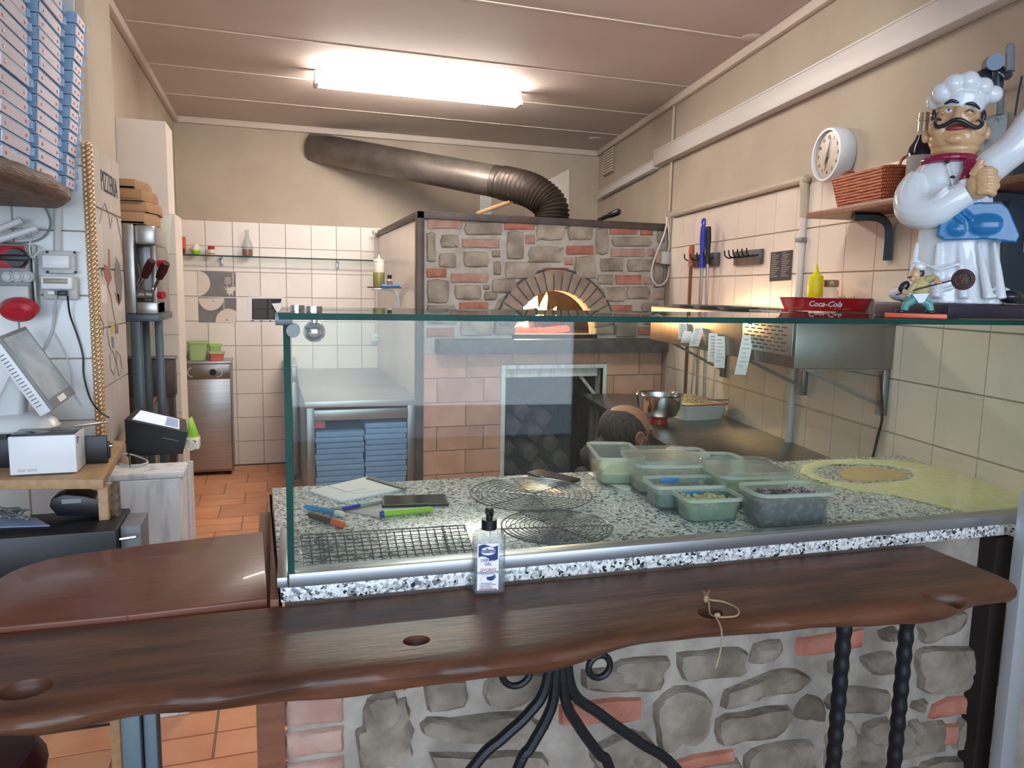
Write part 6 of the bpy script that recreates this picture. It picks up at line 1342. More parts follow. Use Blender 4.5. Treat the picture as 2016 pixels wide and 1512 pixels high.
for sy in (-1, 1):
    e = MB(); cy_ = sy * 37.5 * KH
    e.tube(bez([w(1242, 868, cy_ + sy * .006), w(1233, 855, cy_ + sy * .014), w(1238, 844, cy_ + sy * .016), w(1248, 848, cy_ + sy * .012), w(1247, 862, cy_ + sy * .008), w(1243, 872, cy_ + sy * .004)], 4), 2.6 * KH, 8).ball(w(1241, 857, cy_ + sy * .002), (9 * KH, 4 * KH, 15 * KH), 12)
    e.build('ear', 'skin', pe_)
    MB().tube([w(1246, 848, cy_ + sy * .014), w(1262, 862, cy_ * .86 + sy * .008), w(1272, 876, cy_ * .62 + sy * .004)], .0018, 6).tube([w(1243, 866, cy_ + sy * .012), w(1252, 884, cy_ * .8 + sy * .006), w(1262, 896, cy_ * .65)], .0018, 6).build('mask_strap', 'mask', pe_)
    MB().ball(w(1281, 857, sy * .033), (3 * KH, 7 * KH, 3 * KH), 10).build('eye', 'statue_white', pe_); MB().tube([w(1279, 849, sy * .018), w(1281, 846, sy * .034), w(1276, 848, sy * .048)], .004, 6).build('eyebrow', 'hair', pe_)
hr = MB(); hr.ball(w(1226, 841), (50.5 * KH, 42.5 * KH, 42 * KH), 32, rot=Euler((0, .25, 0)))
o = hr.build('hair', 'hair', pe_, smooth=80)                      # a band of hair: crown and forehead stay bald
ct = MB(); ct.ball(w(1238, 792), (70 * KH, 34 * KH, 22 * KH), 24, rot=Euler((0, .12, 0))); remesh_c = ct.build('carve', 'hair'); cut(o, remesh_c)
cut(o, MB().ball(w(1304, 850), (42 * KH, 70 * KH, 70 * KH), 24).build('carve', 'hair')); cut(o, MB().ball(w(1250, 896), (36 * KH, 70 * KH, 34 * KH), 24).build('carve', 'hair'))
for p in o.data.polygons: p.use_smooth = True
b = MB(); b.loft([[w(1266 + 0, 870, s * .030) for s in (-1, -.5, 0, .5, 1)][::1] + [w(1300, 872, s * .012) for s in (1, 0, -1)], [w(1262, 898, s * .036) for s in (-1, -.5, 0, .5, 1)] + [w(1288, 906, s * .016) for s in (1, 0, -1)]])
b.build('face_mask', 'mask', pe_, smooth=60)
# body: crouching, facing the work table
bx_, by_ = hc.x, YC
me = bpy.data.meshes.new('body')
J = [(-.16, 0, .34), (-.17, 0, .50), (-.13, 0, .64), (-.075, 0, .735), (-.05, 0, .79),
     (-.10, .17, .66), (.07, .24, .50), (.24, .17, .46), (-.10, -.17, .66), (.07, -.24, .50), (.24, -.17, .46),
     (-.14, .10, .32), (.20, .15, .42), (.06, .14, .09), (.20, .14, .045), (-.14, -.10, .32), (.20, -.15, .42), (.06, -.14, .09), (.20, -.14, .045)]
ED = [(0, 1), (1, 2), (2, 3), (3, 4), (3, 5), (5, 6), (6, 7), (3, 8), (8, 9), (9, 10), (0, 11), (11, 12), (12, 13), (13, 14), (0, 15), (15, 16), (16, 17), (17, 18)]
RA = [.13, .14, .15, .10, .055, .065, .05, .035, .065, .05, .035, .10, .07, .05, .04, .10, .07, .05, .04]
me.from_pydata([(x, y, z) for x, y, z in J], ED, [])
bo = bpy.data.objects.new('clothed_body', me); COL.objects.link(bo); bo.parent = pe_; bo.location = (bx_ - pe_.location.x, 0, 0)
sk = bo.modifiers.new('s', 'SKIN'); 
for i, r in enumerate(RA): me.skin_vertices[0].data[i].radius = (r, r)
me.skin_vertices[0].data[0].use_root = True
bo.modifiers.new('u', 'SUBSURF').levels = 2; bpy.context.view_layer.update()
m2_ = bpy.data.meshes.new_from_object(bo.evaluated_get(bpy.context.evaluated_depsgraph_get())); bo.modifiers.clear(); bo.data = m2_; m2_.materials.clear(); m2_.materials.append(MATS['clothes'])
for p in m2_.polygons: p.use_smooth = True
for sy in (-1, 1):
    b = MB(); c0 = V((bx_ + .27, YC + sy * .17, .46)); b.ball(c0 + V((.03, 0, 0)), (.045, .038, .016), 12).tube([c0 - V((.05, 0, 0)), c0], .028, 10)
    for k in range(4): L_ = (.075, .085, .08, .06)[k]; b.tube(bez([c0 + V((.05, sy * (-.027 + .018 * k), 0)), c0 + V((.05 + L_ * .55, sy * (-.03 + .02 * k), -.006)), c0 + V((.05 + L_, sy * (-.03 + .02 * k), -.03))], 3), .0085, 8)
    b.tube(bez([c0 + V((.0, -sy * .032, -.003)), c0 + V((.035, -sy * .06, -.012)), c0 + V((.065, -sy * .062, -.026))], 3), .0095, 8)
    remesh(b.build('hand', 'skin', pe_, smooth=80), .0045, 2)
# ------------------------------------------------------------------ left side: shelf with pizza boxes
e_ = PY(155, 374, 2.60); Xs, zS = e_.x, e_.z
ysh0 = 1.18
ol = []
for i in range(34):
    y = ysh0 + (2.64 - ysh0) * i / 33; x = Xs + .012 * math.sin(y * 9) + .006 * math.sin(y * 31) - (max(0, y - 2.54) ** 1.5) * 1.2
    ol.append((x, y))
secs = [[V((Xs - .55, y, zS)), V((x - .012, y, zS)), V((x, y, zS - .012)), V((x + .004 * math.sin(y * 50), y, zS - .035)), V((x - .02, y, zS - .055)), V((Xs - .55, y, zS - .055))] for x, y in ol]
sh = thing('live_edge_shelf', 'thick rough edged wooden shelf carrying the pizza boxes at upper left', 'shelf', (Xs - .3, 2, zS - .055))
MB().loft(secs).build('board', 'wood_shelf', sh, smooth=50)
MB().bx(Xs - .40, Xs - .12, 2.2, 2.235, zS - .085, zS - .057, bev=.004).bx(Xs - .50, Xs - .47, 2.2, 2.235, zS - .3, zS - .057, bev=.004).build('bracket', 'dark_iron', sh)
hB_ = .0335
def pizza_box(lab, Y0, Y1, z, lean, sidem, grp, jit):
    w = .33; xr = Xs - .022 + lean * (z - zS) + jit
    t = thing('pizza_box', lab, 'pizza box', (xr - w / 2, (Y0 + Y1) / 2, z), 0, grp)
    MB().prism([(xr - w, Y0, z + .0012), (xr - .004, Y0, z + .0012), (xr - .004, Y1, z + .0012), (xr - w, Y1, z + .0012)], (0, 0, hB_ - .007)).build('tray', sidem, t, smooth=0)
    MB().prism([(xr - w, Y0 + .002, z + hB_ - .0055), (xr - .001, Y0 + .002, z + hB_ - .0055), (xr - .001, Y1 - .002, z + hB_ - .0055), (xr - w, Y1 - .002, z + hB_ - .0055)], (0, 0, .0045)).build('lid', 'box_blue_pale', t, smooth=0)
    MB().prism([(xr - .0035, Y0 + .004, z + .002), (xr - .0005, Y0 + .004, z + .002), (xr + .0015, Y0 + .004, z + hB_ - .007), (xr - .002, Y0 + .004, z + hB_ - .007)], (0, Y1 - Y0 - .008, 0)).build('front_flap', 'box_white', t, smooth=0)
    MB().prism([(xr - .003, Y1 + .001, z + .004), (xr + .007, Y1 + .004, z + .003), (xr + .007, Y1 + .004, z + hB_ - .012), (xr - .003, Y1 + .001, z + hB_ - .006)], (0, .002, 0)).build('corner_tab', 'box_blue_pale', t, smooth=0)
    for yy in (Y0 + .03, Y1 - .03): MB().box((xr + .0014, yy, z + .014), (.002, .007, .007)).build('red_print', 'salmon', t, smooth=0)
YSs = [(PX(24, 290, Xs).y, PX(79, 322, Xs).y), (PX(92, 330, Xs).y, PX(132, 355, Xs).y), (PX(146, 363, Xs).y, PX(178, 380, Xs).y)]
for s_, ((Ya_, Yb_), n_b, lean, sm, nm) in enumerate(zip(YSs, (20, 17, 15), (.035, .07, .115), ('box_cyan', 'box_blue_pale', 'box_blue_pale'), ('nearest', 'middle', 'farthest'))):
    Yb_ = min(Yb_, 2.645)
    rank = 0
    for i in range(n_b):
        lab = 'blue and white pizza box, %s from the bottom of the %s stack' % (ORD[i], nm)
        pizza_box(lab, Ya_, Yb_, zS + .0006 + i * hB_, lean, sm, 'pizza boxes in the %s stack' % nm, random.uniform(-.003, .003))
# ------------------------------------------------------------------ electrics on the tiled nook wall
YN = YW - .0075
def pn(x, y, d=0.): return PY(x, y, YN - d)
def nbox(par, name, m, x0, y0, x1, y1, d0, d1, bev=.003):
    a, b = pn(x0, y0), pn(x1, y1); return MB().bx(a.x, b.x, YN - d1, YN - d0, b.z, a.z, bev=bev).build(name, m, par)
t = thing('power_switch_box', 'grey switch box with red plate and black rotary knob on the left tiles', 'switch box', pn(35, 610))
nbox(t, 'housing', 'plastic_dgrey', 0, 481, 74, 604, .0005, .06, .006); nbox(t, 'side_edge', 'plastic_grey', 72, 483, 80, 606, .0005, .045)
nbox(t, 'red_plate', 'red_plastic', 5, 485, 63, 529, .0605, .066); k = pn(34, 508, .066)
MB().cyl(k, k - V((0, .02, 0)), .030, .026, 24).box(k - V((0, .028, 0)), (.075, .018, .018), bev=.004).build('rotary_knob', 'plastic_black', t)
for x in (17, 36, 55): c = pn(x, 545, .06); MB().lathe([(.0, .012), (.008, .012), (.009, .006), (.016, .009), (.018, 0), (0, 0)], c, 18, M=Matrix.Rotation(math.pi / 2, 3, 'X')).build('fuse_cap', 'plastic_grey', t)
nbox(t, 'socket_cover', 'plastic_grey', 6, 562, 72, 600, .0605, .075, .004)
c = pn(40, 606, .085); MB().lathe([(.0, -.004), (.048, -.004), (.052, .004), (.046, .03), (.03, .04), (0, .04)], c, 26, M=Matrix.Rotation(math.radians(115), 3, 'X') @ Matrix.Diagonal((1, .7, 1))).build('red_socket', 'red_plastic', t)
t = thing('breaker_box', 'small grey box with a white hinged cover on the left tiles, upper of two', 'box', pn(120, 540))
nbox(t, 'base', 'plastic_grey', 88, 494, 153, 540, .0005, .03, .006); nbox(t, 'cover', 'plastic_white', 91, 503, 145, 530, .0305, .055, .005)
for x, y in ((93, 496), (147, 497), (94, 535), (149, 536)): c = pn(x, y, .030); MB().cyl(c, c - V((0, .003, 0)), .004, n=8).build('screw', 'ink', t)
t = thing('socket_box', 'grey socket box with an olive window and plugged cables, lower of two', 'box', pn(120, 590))
nbox(t, 'base', 'plastic_grey', 88, 545, 158, 590, .0005, .03, .006); nbox(t, 'hood', 'plastic_white', 90, 544, 152, 570, .0305, .06, .005); nbox(t, 'window', 'lcd_olive', 96, 548, 143, 559, .0605, .062, .001)
nbox(t, 'plug', 'plastic_black', 122, 572, 140, 582, .0305, .06, .003); nbox(t, 'plug', 'plastic_white', 103, 572, 117, 580, .0305, .055, .003)
def cable(lab, pts, r, m, name='cable', cat='cable'): return tag(MB().tube(bez(pts, 8), r, 7).build(name, m), lab, cat)
cable('white cable hanging from the lower grey socket box', [pn(110, 581, .045), pn(108, 610, .02), pn(103, 650, .008), pn(90, 680, .008), pn(76, 700, .008), pn(70, 730, .008)], .004, 'cable_white')
cable('thin black cable running from the lower grey socket box to the cash drawer', [pn(133, 583, .05), pn(138, 620, .02), pn(152, 660, .01), pn(163, 700, .01), pn(165, 740, .01), pn(178, 785, .03), pn(196, 810, .06), PY(214, 822, 2.45)], .0028, 'plastic_black')
cable('thin grey cable looping down the tiles beside the touch till', [pn(106, 655, .008), pn(125, 690, .008), pn(140, 730, .008), pn(143, 770, .008), pn(160, 800, .008)], .002, 'cable_white')
cable('dark cable looping up over the switch box', [pn(-10, 476, .01), pn(40, 478, .012), pn(80, 470, .012), pn(99, 445, .012), pn(92, 415, .012), pn(72, 396, .012), pn(30, 388, .012)], .0028, 'plastic_dgrey')
pipe([pn(113, 380, .012), pn(113, 494, .012)], .011, 'plastic_grey', 'grey conduit coming down to the upper grey box on the left tiles')
for x0, y0, x1, y1, lab in ((-20, 458, 43, 433, 'upper white plastic tube lying across the left tiles'), (-20, 478, 72, 449, 'lower white plastic tube above the switch box')):
    tag(MB().tube([pn(x0, y0, .05), pn(x1, y1, .05)], .010, 10).build('plastic_tube', 'plastic_white'), lab, 'tube')
mb = MB(); rr_ = random.Random(3)
for i in range(7): mb.tube(bez([pn(40 + rr_.uniform(-12, 30), 458 + rr_.uniform(-8, 12), .03 + rr_.uniform(0, .03)) for _ in range(6)], 6), .0016, 5)
tag(mb.build('wire_tangle', 'cable_white', smooth=40), 'tangle of thin white wires above the switch box', 'wires', kind='stuff')
cable('thin white lead curling beside the red switch plate', [pn(60, 470, .07), pn(58, 490, .075), pn(62, 507, .07), pn(72, 500, .06), pn(78, 488, .05)], .003, 'cable_white')
# gilt edge and painted mural on the near left wall
zr0, zr1 = .92, 1.93
t = thing('rope_moulding', 'gilded rope moulding down the corner between left tiles and painted mural', 'moulding', (XL + .014, YW - .012, zr0))
MB().bx(XL + .001, XL + .022, YW - .018, YW + .008, zr0, zr1).build('backing', 'gold', t)
mb = MB(); z = zr0 + .008; i = 0
while z < zr1 - .006:
    for s_ in (0, 1): mb.ball((XL + .005 + s_ * .012, YW - .019, z + s_ * .007), (.0078, .006, .0085), 7, rot=Euler((0, .7, 0)))
    mb.ball((XL + .023, YW - .006, z + .003), (.005, .009, .009), 7); z += .0145; i += 1
tag(mb.build('beading', 'gold', t, smooth=80), None, None, kind='stuff')
zm1 = PX(234, 326, XL).z; mu = thing('tile_mural', 'tiled wall mural lettered PIZZERIA above a sketched cook, on the left wall', 'mural', (XL + .001, (YW + YE) / 2, .93))
ncol = 3; tw_ = (YE - YW - .035) / ncol
for i in range(ncol):
    for j in range(5):
        yc = YW + .033 + tw_ * (i + .5); zc = zm1 - .1 - j * .2
        if zc - .1 < .9: continue
        tile(mu, (XL + .0005, yc, zc), (0, 1, 0), (0, 0, 1), tw_ - .003, .197, .006, (1, 0, 0), 'mural_tile')
MF = frame((XL + .0068, 0, 0), (0, 1, 0), (0, 0, 1))
def pm(x, y): p = PX(x, y, XL + .007); return V((p.y, p.z, 0))
def paint(m, pts, name='painted_shape', d=.0006): return MB(MF).prism([pm(*p) + V((0, 0, .0002)) for p in pts], (0, 0, d)).build(name, m, mu, smooth=0)
a, b = pm(198, 352), pm(231, 378)
me = text_mesh('PIZZERIA', .10, 0, -.0002, .0003, 'LEFT'); wt_ = max(v.co.x for v in me.vertices)
MB(MF).mesh(me, Matrix.Translation(((a.x), (a.y + b.y) / 2 + .0, .0006)) @ Matrix.Diagonal(((b.x - a.x) / wt_, 1.0, 1, 1))).build('lettering', 'ink', mu, smooth=0)
paint('mural_red', [(213, 490), (216, 492), (217, 525), (214, 525)]); paint('mural_red', [(204, 520), (216, 527), (220, 548), (214, 562), (206, 545)]); paint('mural_grey', [(228, 505), (235, 520), (241, 555), (239, 590), (234, 602), (229, 570), (225, 540)])
paint('mural_green', [(188, 553), (194, 555), (196, 590), (190, 592)]); paint('white_paint', [(197, 558), (209, 562), (211, 598), (199, 596)]); paint('mural_yellow', [(217, 632), (224, 634), (226, 656), (219, 658)]); paint('mural_blue', [(219, 662), (224, 664), (225, 684), (221, 686)]); paint('mural_red', [(226, 575), (234, 580), (235, 598), (230, 594)]); paint('mural_grey', [(226, 640), (233, 642), (233, 656), (227, 658)])
for pts in ([(196, 440), (200, 415), (206, 400), (214, 425), (217, 450)], [(217, 450), (222, 420), (230, 430), (238, 470), (240, 500)], [(211, 560), (218, 585), (222, 610), (228, 640)], [(214, 632), (211, 655), (215, 680), (219, 690)], [(196, 620), (204, 640), (203, 660)], [(216, 700), (222, 690), (228, 715), (224, 738), (217, 725), (216, 700)], [(228, 690), (236, 700), (240, 725), (234, 740), (229, 715), (228, 690)], [(186, 480), (190, 500)], [(206, 535), (199, 530), (201, 545)]):
    MB(MF).tube([pm(*p) + V((0, 0, .0004)) for p in pts], .0016, 5).build('painted_line', 'ink_faint', mu)
# ------------------------------------------------------------------ espresso machine on its frame
YM = 3.50
def pm2(x, y, Y=YM): return PY(x, y, Y)
em = thing('espresso_machine', 'two group lever espresso machine on a dark frame behind the mural wall', 'coffee machine', pm2(280, 618))
a, b = pm2(241, 440), pm2(312, 618); zt5, zb5 = a.z, b.z; xa, xb = a.x, b.x; xm5 = pm2(266, 500).x
MB().bx(xa, xm5, YM - .02, YM + .40, zb5, zt5, bev=.006).build('side_panel', 'steel', em)
MB().bx(xm5, xb, YM + .0, YM + .38, pm2(280, 482).z, zt5, bev=.012).build('top_housing', 'steel', em)
MB().bx(xm5, xb - .02, YM + .22, YM + .38, zb5, pm2(280, 482).z).build('back_panel', 'steel_dark', em)
MB().bx(xb - .022, xb, YM + .0, YM + .38, zb5, pm2(280, 482).z, bev=.003).build('right_panel', 'steel_dark', em)
MB().bx(xm5, xb, YM - .02, YM + .2, zb5, zb5 + .05, bev=.004).build('drip_tray', 'steel', em)
zz = pm2(290, 580).z; MB().cyl((xm5, YM + .02, zz), (xb, YM + .02, zz), .018, n=14).build('group_bar', 'steel', em)
for (x0, y0, x1, y1, x2, y2) in ((299, 513, 284, 545, 270, 578), (327, 518, 313, 547, 301, 574)):
    MB().tube([pm2(x0, y0, YM - .12), pm2((x0 + x1) / 2, (y0 + y1) / 2, YM - .10), pm2(x1, y1, YM - .08)], [.016, .019, .015], 10).build('lever_handle', 'red_dark', em); MB().tube([pm2(x1, y1, YM - .08), pm2(x2, y2, YM - .0)], .006, 8).build('lever_rod', 'chrome', em)
for y in (519, 581): p = pm2(313, y, YM - .02); MB().cyl(p, p + V((.02, -.01, 0)), .016, n=14).build('red_knob', 'red_plastic', em)
MB().tube(bez([pm2(272, 520), pm2(276, 545), pm2(271, 560), pm2(284, 575), pm2(287, 590)], 5), .004, 6).build('steam_pipe', 'chrome', em)
fm = thing('machine_stand', 'dark grey square tube stand under the espresso machine', 'stand', (xb - .1, YM + .1, 0)); zf5 = zb5 - .001
p1, p2_ = pm2(258, 640, YM - .03), pm2(303, 640, YM + .05); xs0, xs1 = p1.x, pm2(278, 640, YM - .03).x
MB().bx(xs0, xs1, YM - .05, YM - .002, 0, zf5 - .03, bev=.003).build('leg', 'grey_post', fm); MB().bx(p2_.x, pm2(318, 640, YM + .05).x, YM + .06, YM + .10, 0, zf5 - .03, bev=.003).build('leg', 'grey_post', fm)
MB().bx(xa - .0, xs0 + .02, YM + .30, YM + .34, 0, zf5 - .03, bev=.003).build('leg', 'grey_post', fm)
MB().bx(xa, xb + .01, YM - .05, YM + .38, zf5 - .03, zf5, bev=.003).build('top_frame', 'grey_post', fm)
# wooden boxes on the machine
zz = zt5 + .001
for k, (x0, x1, y0, y1, dy, lab) in enumerate(((232, 301, 417, 438, 0, 'lowest shallow wooden tray on top of the espresso machine'), (232, 305, 398, 416, .01, 'middle shallow wooden tray on top of the espresso machine'), (232, 297, 378, 397, -.01, 'upper shallow wooden tray on top of the espresso machine'), (232, 283, 360, 377, .0, 'topmost rounded wooden lid on the stack above the espresso machine'))):
    hgt = (y1 - y0) * 3.6 / F; X0_, X1_ = pm2(x0, y0).x, pm2(x1, y0).x
    t = thing('wooden_tray', lab, 'tray', ((X0_ + X1_) / 2, YM + .12, zz)); yk = YM + dy
    MB().bx(X0_, X1_ - .03, yk, yk + .28, zz, zz + .01).build('bottom', 'cardboard', t)
    MB().prism([(X0_, yk, zz), (X1_ - .035, yk, zz), (X1_, yk + .13, zz), (X1_ - .01, yk + .30, zz), (X1_ - .022, yk + .30, zz), (X1_ - .013, yk + .13, zz), (X1_ - .042, yk + .012, zz), (X0_, yk + .012, zz)], (0, 0, hgt - .0025), bev=.002).build('rim', 'cardboard', t)
    if k == 3: MB().bx(X0_, X1_ - .04, yk + .0125, yk + .28, zz + hgt - .012, zz + hgt - .004, bev=.003).build('cover', 'cardboard', t)
    zz += hgt
hb = pm2(323, 430, YP - .05); hb2 = pm2(330, 512, YP - .05)
o = thing('hanging_board', 'long white plastic board with a hole hung on the pilaster tiles', 'board', (hb.x, YP - .035, hb2.z))
MB().prism([PY(x, y, YP - .03) for x, y in ((314, 424), (338, 424), (335, 460), (332, 500), (328, 512), (322, 508), (316, 470), (312, 440))], (0, .008, 0), bev=.002).build('board', 'cream', o); p = PY(325, 506, YP - .031); MB().cyl(p, p - V((0, .002, 0)), .007, n=12).build('hole', 'ink', o)
p = PY(308, 440, 4.0); o = tag(MB().lathe([(.022, 0), (.024, .01), (.024, .09), (.014, .12), (.012, .13), (0, .13)], (p.x, 3.85 + .0, zt5 + .0015), 16).build('green_bottle', 'lcd_olive'), 'dull green bottle standing behind the wooden trays on the espresso machine', 'bottle')
# sink unit low behind the stand
sk0, sk1 = PY(235, 720, 3.97).x, PY(343, 720, 3.97).x; zsk = PY(340, 706, 3.97).z
t = thing('corner_sink', 'worn brownish steel sink unit behind the legs of the machine stand', 'sink', ((sk0 + sk1) / 2, 4.0, 0))
MB().bx(max(sk0, -.69), sk1, 3.965, 4.035 if 0 else YP - .03, zsk - .19, zsk - .0, bev=.006).build('basin', 'brown_steel', t); MB().bx(max(sk0, -.69), sk1 + .008, 3.955, YP - .03, zsk, zsk + .008, bev=.002).build('rim', 'steel_dark', t)
MB().tube([PY(300, 795, 3.98), PY(318, 760, 3.98)], .009, 8).build('tap_pipe', 'chrome', t)
for x in (max(sk0, -.69) + .02, sk1 - .02): MB().bx(x - .012, x + .012, 3.97, YP - .035, 0, zsk - .191).build('leg', 'brown_steel', t)
# ------------------------------------------------------------------ washed white cabinet
zc6 = .87; c0, c1 = PZ(219, 914, zc6), PZ(366, 908, zc6); cY0 = c1.y; cY1 = min(PZ(388, 879, zc6).y, 2.645); cX1 = c1.x; cX0 = c0.x
cb_ = thing('washed_cabinet', 'small white distressed wooden cabinet under the black till', 'cabinet', ((cX0 + cX1) / 2, (cY0 + cY1) / 2, 0))
MB().bx(cX0, cX1, cY0 + .012, cY1 - .005, 0, zc6 - .022, bev=.004).build('carcass', 'white_wash', cb_); MB().bx(cX0 - .008, cX1 + .010, cY0 - .004, cY1, zc6 - .021, zc6, bev=.006).build('top', 'white_wash', cb_)
dx0, dx1 = cX0 + .03, cX1 - .035
MB().bx(dx0, dx1, cY0, cY0 + .011, .06, zc6 - .045, bev=.003).build('door', 'white_wash', cb_)
dr = [o for o in COL.objects if o.parent == cb_ and o.name.startswith('door')][0]
MB().bx(dx0 + .004, dx1 - .004, cY0 - .003, cY0 - .0003, zc6 - .052, zc6 - .047).bx(dx1 - .008, dx1 - .004, cY0 - .003, cY0 - .0003, .07, zc6 - .052).bx(dx0 + .004, dx0 + .008, cY0 - .003, cY0 - .0003, .07, zc6 - .052).build('moulding', 'ink_faint', dr)
p = PY(240, 975, cY0); MB().lathe([(.003, 0), (.006, .004), (.009, .010), (0, .014)], (p.x + .01, cY0 - .0005, p.z), 12, M=Matrix.Rotation(math.pi / 2, 3, 'X')).build('knob', 'lintel_stone', dr)
for k in range(3): MB().cyl((cX1 + .002, cY0 + .03 + k * .05, .05), (cX1 + .002, cY0 + .03 + k * .05, zc6 - .03), .009, n=10).build('reeded_column', 'white_wash', cb_)
# black till on the cabinet
t = thing('black_till', 'black wedge shaped till with a pale sloping screen on the white cabinet', 'till', PZ(305, 893, zc6))
Y4 = PZ(305, 897, zc6).y + .004; Y5 = Y4 + .13
A = [PY(245, 826, Y4), PY(370, 852, Y4), PY(360, 896, Y4), PY(249, 894, Y4)]; B = [PY(270, 803, Y5), PY(366, 826, Y5), PY(361, 880, Y5), PY(262, 880, Y5)]
for q_ in (A[2], A[3], B[2], B[3]): q_.z = zc6 + .0008
mb = MB(); mb.loft([A, B]); 
mb.build('body', 'plastic_black', t, smooth=0)
n_ = (A[1] - A[0]).cross(B[0] - A[0]).normalized(); n_ = n_ if n_.z > 0 else -n_
def ts(u, v): return A[0].lerp(A[1], u).lerp(B[0].lerp(B[1], u), v)
MB().prism([ts(.10, .12) + n_ * .0006, ts(.86, .12) + n_ * .0006, ts(.86, .86) + n_ * .0006, ts(.10, .86) + n_ * .0006], n_ * .0015).build('screen', 'screen_white', t, smooth=0)
MB().prism([ts(.62, .16) + n_ * .0023, ts(.84, .16) + n_ * .0023, ts(.84, .8) + n_ * .0023, ts(.62, .8) + n_ * .0023], n_ * .0004).build('screen_tile', 'paper_blue', t, smooth=0)
MB().tube([PY(320, 862, Y4 - .001), PY(352, 868, Y4 - .001)], .0012, 5).build('seam', 'plastic_dgrey', t)
gx = PZ(380, 878, zc6); t = thing('key_stand', 'lime green wedge shaped card reader with a white keypad on the cabinet corner', 'card reader', gx); Yg = Y4 + .10
MB().prism([PY(x, y, Yg) for x, y in ((371, 824), (377, 822), (392, 862), (368, 864))], (0, .03, 0), bev=.003).build('green_wedge', 'green_lime', t)
pb = [PY(366, 862, Yg), PY(393, 862, Yg)]; MB().bx(pb[0].x, pb[1].x, Yg - .03, Yg + .035, zc6 + .001, pb[0].z + .001, bev=.003).build('keypad', 'cream', t)
for k in range(2): MB().box((pb[0].x + .012 + k * .02, Yg - .031, pb[0].z - .010), (.013, .003, .010)).build('key', 'lcd_olive', t)
p = PZ(394, 884, zc6 + .0); p.z = zc6 + .018; p.x = min(p.x, cX1 - .002); tag(MB().tube([p + V((.016 * math.cos(i * .35), -.02, .016 * math.sin(i * .35))) for i in range(18)], .0035, 6, closed=True).build('paper_roll', 'cream'), 'small roll of pale tape at the corner of the white cabinet', 'roll')
# ------------------------------------------------------------------ desk
p0x_, p0y_ = PZ(229, 1044, .875).x, PZ(229, 1044, .875).y
zd = .99; dk = thing('till_desk', 'light brown wooden desk at the left carrying the tills and printer', 'desk', PZ(60, 940, zd) - V((0, 0, zd)))
def pd(x, y, z=zd): return PZ(x, y, z)
D0 = [pd(-140, 946), pd(203, 944), pd(246, 868), pd(236, 845), pd(-70, 845)]
for p in D0: p.y = min(p.y, 2.635)
MB().prism([V((p.x, p.y, zd - .026)) for p in D0], (0, 0, .026), bev=.003).build('desk_top', 'wood_light', dk)
lg = pd(197, 944); MB().bx(lg.x - .012, lg.x + .012, lg.y + .02, lg.y + .055, 0, zd - .027, bev=.002).build('leg', 'wood_light', dk); MB().bx(lg.x + .013, lg.x + .030, lg.y + .05, lg.y + .085, 0, zd - .027, bev=.002).build('leg', 'wood_shelf', dk)
MB().bx(p0x_ - .78, p0x_ + .06, p0y_ + .0, p0y_ + .24, .68, .6995, bev=.002).build('lower_shelf', 'wood_light', dk)
lp_ = pd(-120, 930); MB().bx(lp_.x - .012, lp_.x + .012, lp_.y + .02, lp_.y + .055, 0, zd - .027, bev=.002).build('leg', 'wood_light', dk)
# white label printer
b0, b1 = pd(23, 937), pd(150, 935); Yf = (b0.y + b1.y) / 2; rb_ = pd(168, 916); zp7 = PY(90, 858, Yf).z
t = thing('label_printer', 'white boxy label printer with a dark glossy top on the desk', 'printer', ((b0.x + b1.x) / 2, Yf, zd)); Ybk = max(rb_.y, Yf + .07)
MB().bx(b0.x, b1.x, Yf, Ybk, zd + .004, zp7, bev=.003).build('body', 'plastic_white', t); MB().bx(b0.x + .004, b1.x - .004, Yf + .006, Ybk - .004, zp7 + .0004, zp7 + .004, bev=.001).build('top_plate', 'black_gloss', t); MB().bx(b0.x + .015, b1.x - .01, Yf + .01, Ybk - .01, zd + .0005, zd + .0042).build('foot', 'plastic_black', t)
for i in range(2): MB().bx(b0.x + .018 + i * .022, b0.x + .036 + i * .026, Yf - .0004, Yf - .0001, zd + .012, zd + .019).build('sticker_text', 'plastic_grey', t, smooth=0)
for i in range(3): MB().bx(b1.x + .0001, b1.x + .0005, Yf + .012, Yf + .035 - .004 * i, zp7 - .014 - .006 * i, zp7 - .010 - .006 * i).build('side_print', 'red_dark' if i == 0 else 'ink_faint', t, smooth=0)
# black customer display at picture edge
p = pd(18, 905); t = thing('black_terminal', 'black device with a small lit cyan display at the left picture edge', 'terminal', (p.x - .06, p.y, zd)); zt8 = PY(10, 852, p.y).z
MB().bx(p.x - .16, p.x, p.y, p.y + .08, zd + .0006, zt8, bev=.006).build('body', 'plastic_black', t); a = PY(6, 866, p.y - .001); b = PY(6, 880, p.y - .001); MB().bx(a.x - .05, a.x, p.y - .0015, p.y - .0004, b.z, a.z).build('display', 'lcd_cyan', t, smooth=0)
